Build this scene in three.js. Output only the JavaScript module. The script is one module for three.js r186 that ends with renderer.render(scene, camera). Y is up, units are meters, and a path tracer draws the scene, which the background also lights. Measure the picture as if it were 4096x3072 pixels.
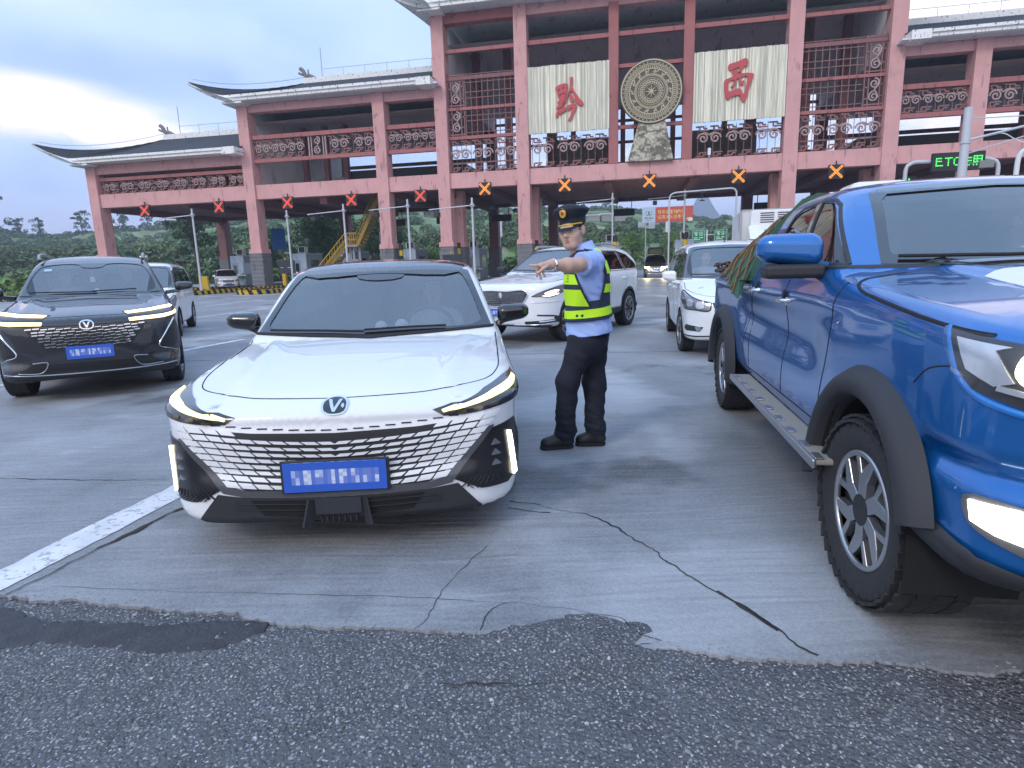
import * as THREE from 'three';
import { mergeGeometries, mergeVertices, toCreasedNormals } from 'three/addons/utils/BufferGeometryUtils.js';
import { RoundedBoxGeometry } from 'three/addons/geometries/RoundedBoxGeometry.js';
import { MarchingCubes } from 'three/addons/objects/MarchingCubes.js';
import { Brush, Evaluator, SUBTRACTION } from 'three-bvh-csg';
import { FontLoader } from 'three/addons/loaders/FontLoader.js';

// ---------------------------------------------------------------- camera, sky, sun, exposure
const scene = new THREE.Scene();
const camera = new THREE.PerspectiveCamera(64.065, 4 / 3, 0.05, 4000);
camera.position.set(0, 1.4227, 0);
camera.rotation.set(-11.0586 * Math.PI / 180, 0, -1.7072 * Math.PI / 180, 'YXZ');
scene.add(camera);
const renderer = new THREE.WebGLRenderer({ antialias: true });
renderer.toneMapping = THREE.LinearToneMapping;
renderer.toneMappingExposure = 1.44;
renderer.shadowMap.enabled = true;
const SKY_LEVEL = 1.0;
const SUN_DIR = new THREE.Vector3(-0.5, 0.6, 0.62).normalize();
const sun = new THREE.DirectionalLight(new THREE.Color(1, 0.94, 0.87), 0.9);
sun.position.copy(SUN_DIR).multiplyScalar(120);
sun.castShadow = true; sun.shadow.radius = 26;
sun.shadow.mapSize.set(2048, 2048);
Object.assign(sun.shadow.camera, { left: -60, right: 60, top: 60, bottom: -60, near: 1, far: 300 });
scene.add(sun); scene.add(sun.target);

// ---------------------------------------------------------------- small helpers
let seed = 20240711;
const rnd = () => { seed |= 0; seed = seed + 0x6D2B79F5 | 0; let t = Math.imul(seed ^ seed >>> 15, 1 | seed); t = t + Math.imul(t ^ t >>> 7, 61 | t) ^ t; return ((t ^ t >>> 14) >>> 0) / 4294967296; };
const rr = (a, b) => a + (b - a) * rnd();
const V = (x, y, z) => new THREE.Vector3(x, y, z);
const PI = Math.PI, sin = Math.sin, cos = Math.cos, abs = Math.abs, min = Math.min, max = Math.max, hyp = Math.hypot;
const lerp = (a, b, t) => a + (b - a) * t;
const clamp = (x, a = 0, b = 1) => x < a ? a : x > b ? b : x;
const sst = (a, b, x) => { const t = clamp((x - a) / (b - a)); return t * t * (3 - 2 * t); };
const hash2 = (x, y) => { let h = Math.imul(x, 374761393) + Math.imul(y, 668265263) | 0; h = Math.imul(h ^ h >>> 13, 1274126177); return ((h ^ h >>> 16) >>> 0) / 4294967296; };
function vnoise(x, y, per = 0) {
  let xi = Math.floor(x), yi = Math.floor(y); const fx = x - xi, fy = y - yi, u = fx * fx * (3 - 2 * fx), v = fy * fy * (3 - 2 * fy);
  let x1 = xi + 1, y1 = yi + 1; if (per) { xi = ((xi % per) + per) % per; x1 = ((x1 % per) + per) % per; yi = ((yi % per) + per) % per; y1 = ((y1 % per) + per) % per; }
  return lerp(lerp(hash2(xi, yi), hash2(x1, yi), u), lerp(hash2(xi, y1), hash2(x1, y1), u), v);
}
function fbm(x, y, o = 4, per = 0) { let s = 0, a = 0.5, t = 0; for (let i = 0; i < o; i++) { s += a * vnoise(x + i * 17.3 * (per ? 0 : 1), y, per); t += a; a *= 0.5; x *= 2; y *= 2; per *= 2; } return s / t; }
const lin = (c) => c <= 0.04045 ? c / 12.92 : ((c + 0.055) / 1.055) ** 2.4, srgb = (c) => c <= 0.0031308 ? c * 12.92 : 1.055 * c ** (1 / 2.4) - 0.055;
// a texture from f(u, v) -> [r, g, b] linear (colour) or grey
function tex(w, h, f, colour = true, rep = null) {
  const d = new Uint8Array(w * h * 4);
  for (let y = 0, i = 0; y < h; y++) for (let x = 0; x < w; x++, i += 4) {
    const c = f(x / w, y / h, x, y);
    if (colour) { d[i] = 255 * clamp(srgb(clamp(c[0]))); d[i + 1] = 255 * clamp(srgb(clamp(c[1]))); d[i + 2] = 255 * clamp(srgb(clamp(c[2]))); } else d[i] = d[i + 1] = d[i + 2] = 255 * clamp(c);
    d[i + 3] = 255;
  }
  const t = new THREE.DataTexture(d, w, h, THREE.RGBAFormat); t.wrapS = t.wrapT = THREE.RepeatWrapping; t.magFilter = THREE.LinearFilter; t.minFilter = THREE.LinearMipmapLinearFilter; t.generateMipmaps = true;
  if (colour) t.colorSpace = THREE.SRGBColorSpace; if (rep) t.repeat.set(rep[0], rep[1]); t.needsUpdate = true; return t;
}
const mat = (c, o = {}) => { const m = new (o.clearcoat !== undefined || o.transmission !== undefined || o.sheen !== undefined ? THREE.MeshPhysicalMaterial : THREE.MeshStandardMaterial)({ roughness: 0.7, metalness: 0, ...o }); m.color = Array.isArray(c) ? new THREE.Color().setRGB(...c) : new THREE.Color(c); return m; };
const taken = {};
function numbered(n) { if (!(n in taken)) { taken[n] = 0; return n; } return n + '_' + String(++taken[n]).padStart(3, '0'); }
function tag(o, label, category, group) { o.userData = { label, category }; if (group) o.userData.group = group; return o; }
function thing(name, label, category, pos = [0, 0, 0], turn = 0, group) { const o = new THREE.Group(); o.name = numbered(name); o.position.set(...pos); o.rotation.y = turn; scene.add(o); return tag(o, label, category, group); }
const flat = (g) => Array.isArray(g) ? g.flat(9).filter(Boolean) : [g];
function prep(g) { g = g.index ? g.toNonIndexed() : g; if (!g.attributes.normal) g.computeVertexNormals(); if (!g.attributes.uv) g.setAttribute('uv', new THREE.BufferAttribute(new Float32Array(g.attributes.position.count * 2), 2)); for (const k of Object.keys(g.attributes)) if (!['position', 'normal', 'uv', 'color'].includes(k)) g.deleteAttribute(k); return g; }
function join(gs) { gs = flat(gs).map(prep); if (gs.length === 1) return gs[0]; const hc = gs.some((g) => g.attributes.color); if (hc) for (const g of gs) if (!g.attributes.color) g.setAttribute('color', new THREE.BufferAttribute(new Float32Array(g.attributes.position.count * 3).fill(1), 3)); for (const g of gs) g.clearGroups?.(); return mergeGeometries(gs); }
function part(name, gs, m, parent, label) { const o = new THREE.Mesh(join(gs), m); o.name = name; o.castShadow = o.receiveShadow = true; parent.add(o); if (label) o.userData.label = label; return o; }
function solo(name, gs, m, label, category, group) { const o = part(numbered(name), gs, m, scene); return tag(o, label, category, group); }
function struct(name, gs, m) { const o = part(numbered(name), gs, m, scene); o.userData = { kind: 'structure' }; return o; }
// geometry makers (all return plain geometries)
const move = (g, x, y, z) => g.translate(x, y, z);
const box = (w, h, d, x = 0, y = 0, z = 0, r = 0) => (r ? new RoundedBoxGeometry(w, h, d, 2, r) : new THREE.BoxGeometry(w, h, d)).translate(x, y, z);
const boxAt = (x0, x1, y0, y1, z0, z1, r = 0) => box(abs(x1 - x0), abs(y1 - y0), abs(z1 - z0), (x0 + x1) / 2, (y0 + y1) / 2, (z0 + z1) / 2, r);
const cyl = (r0, r1, h, x = 0, y = 0, z = 0, n = 16) => new THREE.CylinderGeometry(r1, r0, h, n).translate(x, y, z);       // r0 at the bottom
const cylX = (r, w, x, y, z, n = 24) => new THREE.CylinderGeometry(r, r, w, n).rotateZ(PI / 2).translate(x, y, z);
const cylZ = (r, w, x, y, z, n = 24) => new THREE.CylinderGeometry(r, r, w, n).rotateX(PI / 2).translate(x, y, z);
const ball = (r, x, y, z, sx = 1, sy = 1, sz = 1, n = 16) => new THREE.SphereGeometry(r, n, Math.ceil(n * 0.7)).scale(sx, sy, sz).translate(x, y, z);
const pts3 = (a) => a.map((p) => p.isVector3 ? p : V(...p));
const tube = (a, r, n = 8, seg, closed = false, tension = 0.5) => new THREE.TubeGeometry(new THREE.CatmullRomCurve3(pts3(a), closed, 'catmullrom', tension), seg ?? max(8, a.length * 6), r, n, closed);
function rod(a, b, r, n = 8, r2 = r) { a = V(...a); b = V(...b); const d = b.clone().sub(a), g = new THREE.CylinderGeometry(r2, r, d.length(), n); g.applyQuaternion(new THREE.Quaternion().setFromUnitVectors(V(0, 1, 0), d.normalize())); const m = a.add(b).multiplyScalar(0.5); return g.translate(m.x, m.y, m.z); }
function bar(a, b, w, h) { a = V(...a); b = V(...b); const d = b.clone().sub(a), g = new THREE.BoxGeometry(w, h, d.length()); const m = new THREE.Matrix4().lookAt(b, a, V(0, 1, 0)); g.applyMatrix4(m); const c = a.add(b).multiplyScalar(0.5); return g.translate(c.x, c.y, c.z); }
const shape2 = (p) => new THREE.Shape(p.map((q) => new THREE.Vector2(q[0], q[1])));
const extrude = (p, d, bevel = 0, holes = []) => { const s = p.isShape ? p : shape2(p); for (const h of holes) s.holes.push(new THREE.Path(h.map((q) => new THREE.Vector2(q[0], q[1])))); return new THREE.ExtrudeGeometry(s, { depth: d, bevelEnabled: bevel > 0, bevelThickness: bevel, bevelSize: bevel, bevelOffset: -bevel, bevelSegments: 2, curveSegments: 12 }); };
function uvBox(g, s = 1) { g = prep(g); const p = g.attributes.position, n = g.attributes.normal, u = g.attributes.uv; for (let i = 0; i < p.count; i++) { const ax = abs(n.getX(i)), ay = abs(n.getY(i)), az = abs(n.getZ(i)); if (ay >= ax && ay >= az) u.setXY(i, p.getX(i) * s, p.getZ(i) * s); else if (ax >= az) u.setXY(i, p.getZ(i) * s, p.getY(i) * s); else u.setXY(i, p.getX(i) * s, p.getY(i) * s); } return g; }
function paintGeo(g, f) { g = prep(g); const p = g.attributes.position, c = new Float32Array(p.count * 3); for (let i = 0; i < p.count; i++) { const k = f(p.getX(i), p.getY(i), p.getZ(i), i); c[3 * i] = k[0]; c[3 * i + 1] = k[1]; c[3 * i + 2] = k[2]; } g.setAttribute('color', new THREE.BufferAttribute(c, 3)); return g; }
const oneColour = (g, c) => paintGeo(g, () => c);
// grid of (u,v) -> [x,y,z]
function sheet(nu, nv, f, flip = false) {
  const pos = [], uv = [], idx = [];
  for (let j = 0; j <= nv; j++) for (let i = 0; i <= nu; i++) { const p = f(i / nu, j / nv); pos.push(p[0], p[1], p[2]); uv.push(p[3] ?? i / nu, p[4] ?? j / nv); }
  for (let j = 0; j < nv; j++) for (let i = 0; i < nu; i++) { const a = j * (nu + 1) + i, b = a + 1, c = a + nu + 1, d = c + 1; if (flip) idx.push(a, c, b, b, c, d); else idx.push(a, b, c, b, d, c); }
  const g = new THREE.BufferGeometry(); g.setAttribute('position', new THREE.Float32BufferAttribute(pos, 3)); g.setAttribute('uv', new THREE.Float32BufferAttribute(uv, 2)); g.setIndex(idx); g.computeVertexNormals(); return g;
}

// ---------------------------------------------------------------- sky: a computed dusk sky of broken cloud
{
  const W = 2048, H = 1024, d = new Float32Array(W * H * 4);
  const blob = (az, el, a0, e0, wa, we) => Math.exp(-(((az - a0) / wa) ** 2) - ((el - e0) / we) ** 2);
  for (let y = 0, i = 0; y < H; y++) for (let x = 0; x < W; x++, i += 4) {
    const el = ((y + 0.5) / H - 0.5) * PI, ph = ((x + 0.5) / W - 0.5) * 2 * PI, cx = cos(ph) * cos(el), cz = sin(ph) * cos(el), cy = sin(el);
    const az = Math.atan2(cx, -cz) * 180 / PI, e = el * 180 / PI;
    const k = 1 / (max(cy, 0) + 0.18), px = cx * k, pz = cz * k;
    const n1 = fbm(px * 1.3 + 3, pz * 1.3 + 9, 5), n2 = fbm(px * 3.1 + 20, pz * 2.2 + 4, 5), n3 = fbm(az * 0.11 + n2 * 2.2, e * 0.34, 5);
    // base: lavender near the horizon, blue above, paler overhead
    const a = sst(0, 9, e), b = sst(12, 50, e);
    let r = lerp(lerp(0.72, 0.52, a), 0.52, b), g = lerp(lerp(0.75, 0.67, a), 0.77, b), bl = lerp(lerp(1.02, 1.02, a), 1.2, b);
    const cloud = (n1 * 0.6 + n2 * 0.4 - 0.5) * 1.6; const m = 1 + cloud * 0.5;
    r *= m * (1 + cloud * 0.25); g *= m; bl *= 1 + cloud * 0.3;
    { const w = sst(-0.25, 0.9, -cos(az * PI / 180)) * Math.exp(-(((e - 16) / 26) ** 2)); r = lerp(r, 1.22 * m, w); g = lerp(g, 1.16 * m, w); bl = lerp(bl, 1.2 * m, w); }
    // darker blue bank and the bright gaps low over the hills
    const bank = blob(az, e, -26, 15.0, 18, 1.9) * 0.20 * (0.6 + n3 * 0.8); r *= 1 - bank * 1.25; g *= 1 - bank; bl *= 1 - bank * 0.4;
    let br = 0; for (const [a0, e0, wa, we, s] of [[-40, 11.7, 11, 2.2, 1.25], [-28, 10.0, 4.5, 0.9, 0.8], [33, 17, 16, 6, 1.5], [60, 14, 20, 6, 0.9], [10, 8, 30, 2.6, 0.5], [-19.8, 18.6, 0.9, 0.5, 0.35], [-75, 13, 18, 5, 0.9]]) br += s * blob(az, e, a0, e0, wa, we);
    br = sst(0.25, 0.95, br * (0.1 + n3 * 1.75)) * (0.85 + 0.3 * n2);
    const tone = 0.82 + 0.34 * fbm(az * 0.22 + n3 * 3, e * 0.9 + n2 * 2, 5); r = lerp(r, 1.16 * tone, br); g = lerp(g, 1.06 * tone, br); bl = lerp(bl, 1.1 * tone, br);
    if (e < 0) { const t = sst(0, -12, e); r = lerp(r, 0.20, t); g = lerp(g, 0.22, t); bl = lerp(bl, 0.24, t); }
    d[i] = r * SKY_LEVEL; d[i + 1] = g * SKY_LEVEL; d[i + 2] = bl * SKY_LEVEL; d[i + 3] = 1;
  }
  const t = new THREE.DataTexture(d, W, H, THREE.RGBAFormat, THREE.FloatType); t.mapping = THREE.EquirectangularReflectionMapping; t.magFilter = t.minFilter = THREE.LinearFilter; t.needsUpdate = true;
  scene.background = t; scene.environment = t;
}
// ---------------------------------------------------------------- ground
// concrete apron: broom lines across the lane, stains and pale wear; u, v in metres
const concreteMap = tex(2048, 2048, (u, v) => {
  const x = u * 16, y = v * 16;
  const big = fbm(u * 7, v * 7, 4, 7), mid = fbm(u * 27, v * 27, 4, 27), fine = hash2(x * 640 | 0, y * 640 | 0);
  const broom = vnoise(u * 64, v * 640 + vnoise(u * 16, v * 16, 16) * 7, 64), wear = sst(0.56, 0.74, fbm(u * 13, v * 13, 6, 13)), oil = sst(0.63, 0.76, fbm(u * 16 + 3, v * 16 + 5, 5, 16));
  const speck = fine > 0.975 ? -0.07 : 0; let k = 0.265 + (big - 0.5) * 0.12 + (mid - 0.5) * 0.13 + (broom - 0.5) * 0.05 + (fine - 0.5) * 0.085 + wear * 0.11 - oil * 0.10 + speck;
  return [k * 0.97, k, k * 1.05];
});
const concreteBump = tex(1024, 1024, (u, v) => { const x = u * 4, y = v * 4; return 0.5 + (vnoise(x * 2.5, y * 44 + vnoise(x * 1.4, y * 1.4, 0) * 6) - 0.5) * 0.75 + (hash2(x * 256 | 0, y * 256 | 0) - 0.5) * 0.35 + (fbm(x * 6, y * 6, 3) - 0.5) * 0.4; }, false);
concreteMap.repeat.set(1 / 16, 1 / 16); concreteBump.repeat.set(0.25, 0.25);
const concrete = mat([1, 1, 1], { map: concreteMap, bumpMap: concreteBump, bumpScale: 0.004, roughness: 0.62 });
const concreteFar = mat([1, 1, 1], { map: concreteMap, roughness: 0.5 });
const groundXZ = (g) => { g = prep(g); const p = g.attributes.position, u = g.attributes.uv; for (let i = 0; i < p.count; i++) u.setXY(i, p.getX(i), p.getZ(i)); return g; };
// the broken front edge of the concrete, left to right (x, z)
const edgeKeys = [[-9, -3.32], [-5, -2.95], [-2.36, -2.585], [-1.67, -2.47], [-1.08, -2.325], [-0.8, -2.275], [-0.41, -2.21], [-0.15, -2.18], [-0.02, -2.235], [0.14, -2.25], [0.3, -2.2], [0.44, -2.11], [0.52, -2.07], [0.8, -2.0], [1.04, -1.96], [1.72, -1.87], [3, -1.72], [9, -1.1]];
const edgeZ = (x) => { let i = 0; while (i < edgeKeys.length - 2 && edgeKeys[i + 1][0] < x) i++; const [x0, z0] = edgeKeys[i], [x1, z1] = edgeKeys[i + 1]; return lerp(z0, z1, (x - x0) / (x1 - x0)); };
{
  const p = []; for (let x = -9; x <= 9.001; x += abs(x) < 3 ? 0.012 : 0.06) p.push([x, -(edgeZ(x) + (fbm(x * 5, 1, 5) - 0.5) * 0.09 + (fbm(x * 40, 5, 3) - 0.5) * 0.03 + (hash2(Math.round(x * 83), 7) - 0.5) * 0.010)]);
  const g = new THREE.ExtrudeGeometry(shape2([...p, [9, 15.6], [-9, 15.6]]), { depth: 0.07, bevelEnabled: false }).rotateX(-PI / 2).translate(0, -0.07, 0);
  struct('concrete_apron', groundXZ(g), concrete);
  struct('plaza_pavement', groundXZ(sheet(60, 40, (u, v) => { const x = lerp(-70, 70, u), z = lerp(-15.6, -110, v); return [x, -0.004, z]; })), concreteFar);
  struct('plaza_pavement', groundXZ(join([sheet(4, 4, (u, v) => [lerp(-70, -9, u), -0.004, lerp(1, -15.6, v)]), sheet(4, 4, (u, v) => [lerp(9, 70, u), -0.004, lerp(1, -15.6, v)])])), concreteFar);
  // terrain sheet out to the horizon, lying a little lower
  const dry = tex(512, 512, (u, v) => { const n = fbm(u * 12, v * 12, 5, 12), m = fbm(u * 60, v * 60, 2, 60); return [0.06 + n * 0.07 + m * 0.02, 0.085 + n * 0.07 + m * 0.03, 0.035 + n * 0.02]; }); dry.repeat.set(1 / 14, 1 / 14);
  struct('ground', groundXZ(sheet(8, 8, (u, v) => [lerp(-1500, 1500, u), -0.09, lerp(400, -2200, v)])), mat([1, 1, 1], { map: dry, roughness: 1 }));
}
// asphalt in the foreground: binder with exposed chippings
const asphaltMap = tex(2048, 2048, (() => {
  // chippings: random points in a cell grid (periodic)
  const N = 150; const cell = (i, j) => { i = ((i % N) + N) % N; j = ((j % N) + N) % N; return [hash2(i + 11, j + 3), hash2(i + 71, j + 29), hash2(i + 5, j + 97), hash2(i + 41, j + 53), hash2(i + 3, j + 61)]; };
  return (u, v) => {
    const x = u * N, y = v * N, xi = Math.floor(x), yi = Math.floor(y); let best = 9, c = null;
    for (let j = -1; j <= 1; j++) for (let i = -1; i <= 1; i++) { const h = cell(xi + i, yi + j), dx = x - (xi + i + h[0]), dy = y - (yi + j + h[1]), a = h[4] * 3.14, ca = cos(a), sa = sin(a); const q = hyp((dx * ca + dy * sa), (dy * ca - dx * sa) * (1.2 + h[3])) / (0.16 + 0.3 * h[2]); if (q < best) { best = q; c = h; } }
    const grime = fbm(u * 24, v * 24, 4, 24), f = hash2(u * 2048 | 0, v * 2048 | 0), patch = fbm(u * 5, v * 5, 4, 5);
    let k = 0.075 + grime * 0.05 + (f - 0.5) * 0.03;
    if (best < 1 && c[3] > 0.2 + (0.5 - patch) * 1.1) { const s = c[3] > 0.92 ? 0.5 : 0.14 + 0.3 * c[2] * c[3] + 0.09 * c[1]; k = lerp(s, k, sst(0.72, 1, best)) * (0.8 + 0.4 * f); const w = c[4] > 0.93 ? 1.12 : 1; return [k * w, k * (w > 1 ? 1.03 : 1), k * (w > 1 ? 0.9 : 1.06)]; }
    return [k * 0.98, k, k * 1.08];
  };
})()); asphaltMap.repeat.set(1 / 2.4, 1 / 2.4);
const asphaltBump = tex(1024, 1024, (u, v) => 0.5 + (fbm(u * 90, v * 90, 3, 90) - 0.5) * 1.4, false); asphaltBump.repeat.set(1 / 1.1, 1 / 1.1);
const asphaltMat = mat([1, 1, 1], { map: asphaltMap, bumpMap: asphaltBump, bumpScale: 0.012, roughness: 0.8 });
{
  const mound = (x, z) => 0.028 * Math.exp(-(((x - 0.17) / 0.28) ** 2) - ((z + 2.12) / 0.16) ** 2) + (fbm(x * 2.3, z * 2.3, 4) - 0.5) * 0.010 + (fbm(x * 14, z * 14, 3) - 0.5) * 0.008;
  const yA = (x, z) => -0.009 + mound(x, z) - sst(0.10, 0.02, abs(z - edgeZ(x))) * 0.004;
  struct('asphalt', groundXZ(sheet(240, 120, (u, v) => { const x = lerp(-3.6, 3.6, u), z = lerp(-0.3, -3.4, v); return [x, yA(x, z), z]; })), asphaltMat);
  struct('asphalt', groundXZ(join([sheet(4, 4, (u, v) => [lerp(-60, 60, u), -0.02, lerp(40, -0.3, v)]), sheet(4, 4, (u, v) => [lerp(-60, -3.6, u), -0.02, lerp(-0.3, -4.2, v)]), sheet(4, 4, (u, v) => [lerp(3.6, 60, u), -0.02, lerp(-0.3, -3.4, v)])])), asphaltMat);
  // loose and embedded chippings that stand proud
  const st = []; const stone = new THREE.IcosahedronGeometry(1, 0);
  const im = new THREE.InstancedMesh(stone, mat([1, 1, 1], { roughness: 0.85 }), 9000); const o = new THREE.Object3D(), col = new THREE.Color(); let n = 0;
  while (n < 9000) { const x = rr(-2.6, 2.6), z = rr(-2.75, -0.9); if (z < edgeZ(x) + 0.03 || (rnd() > 0.35 + fbm(x * 1.7, z * 1.7, 3))) continue; const s = rr(0.002, 0.0062) * (rnd() > 0.93 ? 1.4 : 1); o.position.set(x, yA(x, z) + s * 0.05, z); o.rotation.set(rr(0, 0.5), rr(0, 6.3), rr(0, 0.5)); o.scale.set(s * rr(1, 1.9), s * 0.6, s * rr(0.8, 1.2)); o.updateMatrix(); im.setMatrixAt(n, o.matrix); const k = rnd() > 0.96 ? 0.42 : rr(0.08, 0.26); im.setColorAt(n, col.setRGB(k, k * 1.0, k * 1.04)); n++; }
  im.name = 'chippings'; im.castShadow = im.receiveShadow = true; tag(im, 'pale stone chippings set in the dark foreground asphalt', 'gravel'); im.userData.kind = 'stuff'; scene.add(im);
  // smooth bitumen patch at the left
  const q = []; const top = [[-2.7, -2.5], [-2.27, -2.46], [-2.05, -2.36], [-1.79, -2.34], [-1.5, -2.3], [-1.3, -2.31], [-1.05, -2.29]], bot = [[-1.17, -2.17], [-1.35, -2.15], [-1.5, -2.17], [-1.7, -2.2], [-1.89, -2.24], [-2.07, -2.2], [-2.7, -2.25]];
  const curve = new THREE.CatmullRomCurve3([...top, ...bot].map((p) => V(p[0], 0, p[1])), true); for (let i = 0; i < 160; i++) { const p = curve.getPoint(i / 160); q.push([p.x + (fbm(i * 0.7, 3, 3) - 0.5) * 0.05, -(p.z + (fbm(i * 0.6, 9, 3) - 0.5) * 0.05)]); }
  const pg = new THREE.ExtrudeGeometry(shape2(q), { depth: 0.012, bevelEnabled: true, bevelThickness: 0.004, bevelSize: 0.02, bevelSegments: 2 }).rotateX(-PI / 2).translate(0, -0.018, 0);
  struct('bitumen_patch', groundXZ(pg), mat([1, 1, 1], { map: tex(256, 256, (u, v) => { const k = 0.028 + fbm(u * 20, v * 20, 4, 20) * 0.03; return [k, k, k * 1.12]; }, true, [1, 1]), bumpMap: asphaltBump, bumpScale: 0.003, roughness: 0.72 }));
}
// painted lane lines, worn, as sheets above the concrete
{
  const paintTex = tex(512, 512, (u, v) => { const n = fbm(u * 40, v * 40, 5, 40), s = sst(0.60, 0.72, n), k = lerp(0.66 + (fbm(u * 9, v * 9, 3, 9) - 0.5) * 0.22, 0.26, s * 0.7); return [k, k, k * 1.03]; });
  const linePaint = mat([1, 1, 1], { map: paintTex, roughness: 0.55 });
  const strip = (a, b, w, n = 60, rag = 0.012, y = 0.004) => { const d = [b[0] - a[0], b[1] - a[1]], L = hyp(...d), nx = -d[1] / L, nz = d[0] / L; const ph = rnd() * 50; return sheet(n, 1, (u, v) => { const s = (v ? 1 : -1) * (w / 2 + (fbm(u * L * 6 + ph, v * 9 + 2, 4) - 0.5) * rag * 2); return [lerp(a[0], b[0], u) + nx * s, y, lerp(a[1], b[1], u) + nz * s, u * L, v * w]; }, true); };
  struct('lane_line', strip([-2.51, -2.62], [-2.03, -5.0], 0.22, 120, 0.02), linePaint);
  struct('lane_line', strip([-2.03, -5.0], [-0.2, -14], 0.2), linePaint);
  struct('lane_line', strip([-7.4, -6.5], [-5.75, -13.2], 0.16), linePaint);
  for (const [a, b] of [[[-10.4, -19.4], [-9.4, -24]], [[-10.9, -29], [-10.2, -33]], [[-13.4, -27.2], [-12.6, -32]], [[-16, -28], [-15.2, -33]], [[-5, -20], [-4.2, -26]], [[1.5, -22], [2.2, -28]], [[7, -24], [8, -30]]]) struct('lane_line', strip(a, b, 0.16, 10), linePaint);
  // cracks and joints, filled with dirt: irregular ribbons
  const dirt = mat([0.035, 0.034, 0.033], { roughness: 1 });
  const ribbon = (keys, w, wob = 0.02, y = 0.003, fr = 9) => { const c = new THREE.CatmullRomCurve3(keys.map((k) => V(k[0], 0, k[1]))), L = c.getLength(), n = Math.ceil(L / 0.012), ph = rnd() * 90; return sheet(n, 1, (u, v) => { const p = c.getPoint(u), t = c.getTangent(u), off = (fbm(u * L * fr + ph, 2, 4) - 0.5) * wob * 2, ww = w * (0.25 + 1.5 * max(0, fbm(u * L * 5 + ph, 30, 3) - 0.22)), s = off + (v - 0.5) * ww; return [p.x - t.z * s, y, p.z + t.x * s]; }, true); };
  struct('crack', join([ribbon([[-0.03, -3.56], [0.2, -3.42], [0.46, -3.25], [0.6, -3.0], [0.69, -2.81], [0.8, -2.56], [0.96, -2.22], [1.07, -1.98]], 0.012, 0.03), ribbon([[0.86, -2.44], [0.93, -2.3], [1.0, -2.14]], 0.022, 0.012), ribbon([[-0.05, -3.44], [0.1, -3.38], [0.2, -3.36]], 0.012, 0.02)]), dirt);
  struct('crack', ribbon([[-2.34, -2.585], [-2.24, -2.95], [-2.15, -3.3], [-2.06, -3.62], [-1.9, -4.4]], 0.03, 0.025, 0.006, 6), dirt);
  struct('crack', ribbon([[-0.15, -2.2], [-0.12, -2.33], [-0.02, -2.4], [0.12, -2.36], [0.25, -2.32], [0.39, -2.27], [0.45, -2.17], [0.53, -2.09]], 0.005, 0.02), dirt);
  struct('crack', ribbon([[-5, -4.7], [-3.69, -4.28], [-2.44, -4.12]], 0.01, 0.02), dirt);
  struct('crack', ribbon([[-0.42, -2.22], [-0.36, -2.4], [-0.3, -2.62], [-0.16, -2.95]], 0.003, 0.02), dirt);
  struct('crack', ribbon([[-0.28, -1.88], [-0.1, -1.9], [0.04, -1.87], [0.3, -2.0], [0.49, -2.1]], 0.007, 0.03, 0.0, 9), dirt);
  struct('crack', ribbon([[-2.2, -2.66], [-1.4, -2.56], [-0.6, -2.48], [-0.05, -2.4]], 0.0025, 0.008), dirt);
  for (const z of [-9.75, -15.5, -21, -27]) struct('slab_joint', ribbon([[-24, z - 1.4], [-0.14, z - 0.02], [3.2, z + 0.28], [22, z + 2.2]], 0.022, 0.008, 0.004), dirt);
  // broken concrete rim beside the asphalt mound
  const rub = []; for (let i = 0; i < 420; i++) { const x = rr(-2.6, 2.0), z = edgeZ(x) + rr(-0.05, 0.07), s = rr(0.0015, 0.006) * (rnd() > 0.93 ? 2 : 1); rub.push(new THREE.IcosahedronGeometry(s, 0).scale(1.4, 0.6, 1).rotateY(rr(0, 6)).translate(x, z < edgeZ(x) ? 0.001 : -0.007, z)); }
  const rb = solo('rubble', rub, mat([0.27, 0.27, 0.28], { roughness: 1 }), 'broken bits of concrete along the slab edge', 'rubble'); rb.userData.kind = 'stuff';
}

// ---------------------------------------------------------------- hills
const azKeys = [[-90, 4.2], [-60, 4.0], [-45, 3.4], [-38.6, 3.3], [-36, 2.9], [-33, 3.2], [-30, 3.4], [-26, 4.3], [-21, 4.6], [-16, 4.8], [-8, 4.95], [-2, 4.75], [8.5, 4.5], [12, 4.1], [15, 3.4], [20, 3.0], [35, 2.8], [60, 3.4], [90, 3.6]];
const skyEl = (az) => { let i = 0; while (i < azKeys.length - 2 && azKeys[i + 1][0] < az) i++; return lerp(azKeys[i][1], azKeys[i + 1][1], clamp((az - azKeys[i][0]) / (azKeys[i + 1][0] - azKeys[i][0]))); };
const RIDGE = 300;
function hillH(x, z) {
  const ridgeH = (xx) => RIDGE / cos(clamp(Math.atan2(xx, RIDGE), -1.35, 1.35)) * Math.tan(skyEl(Math.atan2(xx, RIDGE) * 180 / PI) * PI / 180) + 1.4;
  const t = clamp((-z - 92) / (RIDGE - 92)); let h = ridgeH(x * RIDGE / max(-z, 120)) * (0.10 * sst(0, 0.06, t) + 0.9 * t ** 0.9) * sst(1.9, 1.05, -z / RIDGE);
  h += (fbm(x * 0.02 + 4, z * 0.02, 4) - 0.5) * 7 * sst(0, 0.3, t) * sst(1.05, 0.7, t);
  const st = 2.2, q = h / st, f = q - Math.floor(q); return lerp(h, (Math.floor(q) + sst(0.45, 1, f)) * st, 0.55) - 0.15;
}
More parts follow.
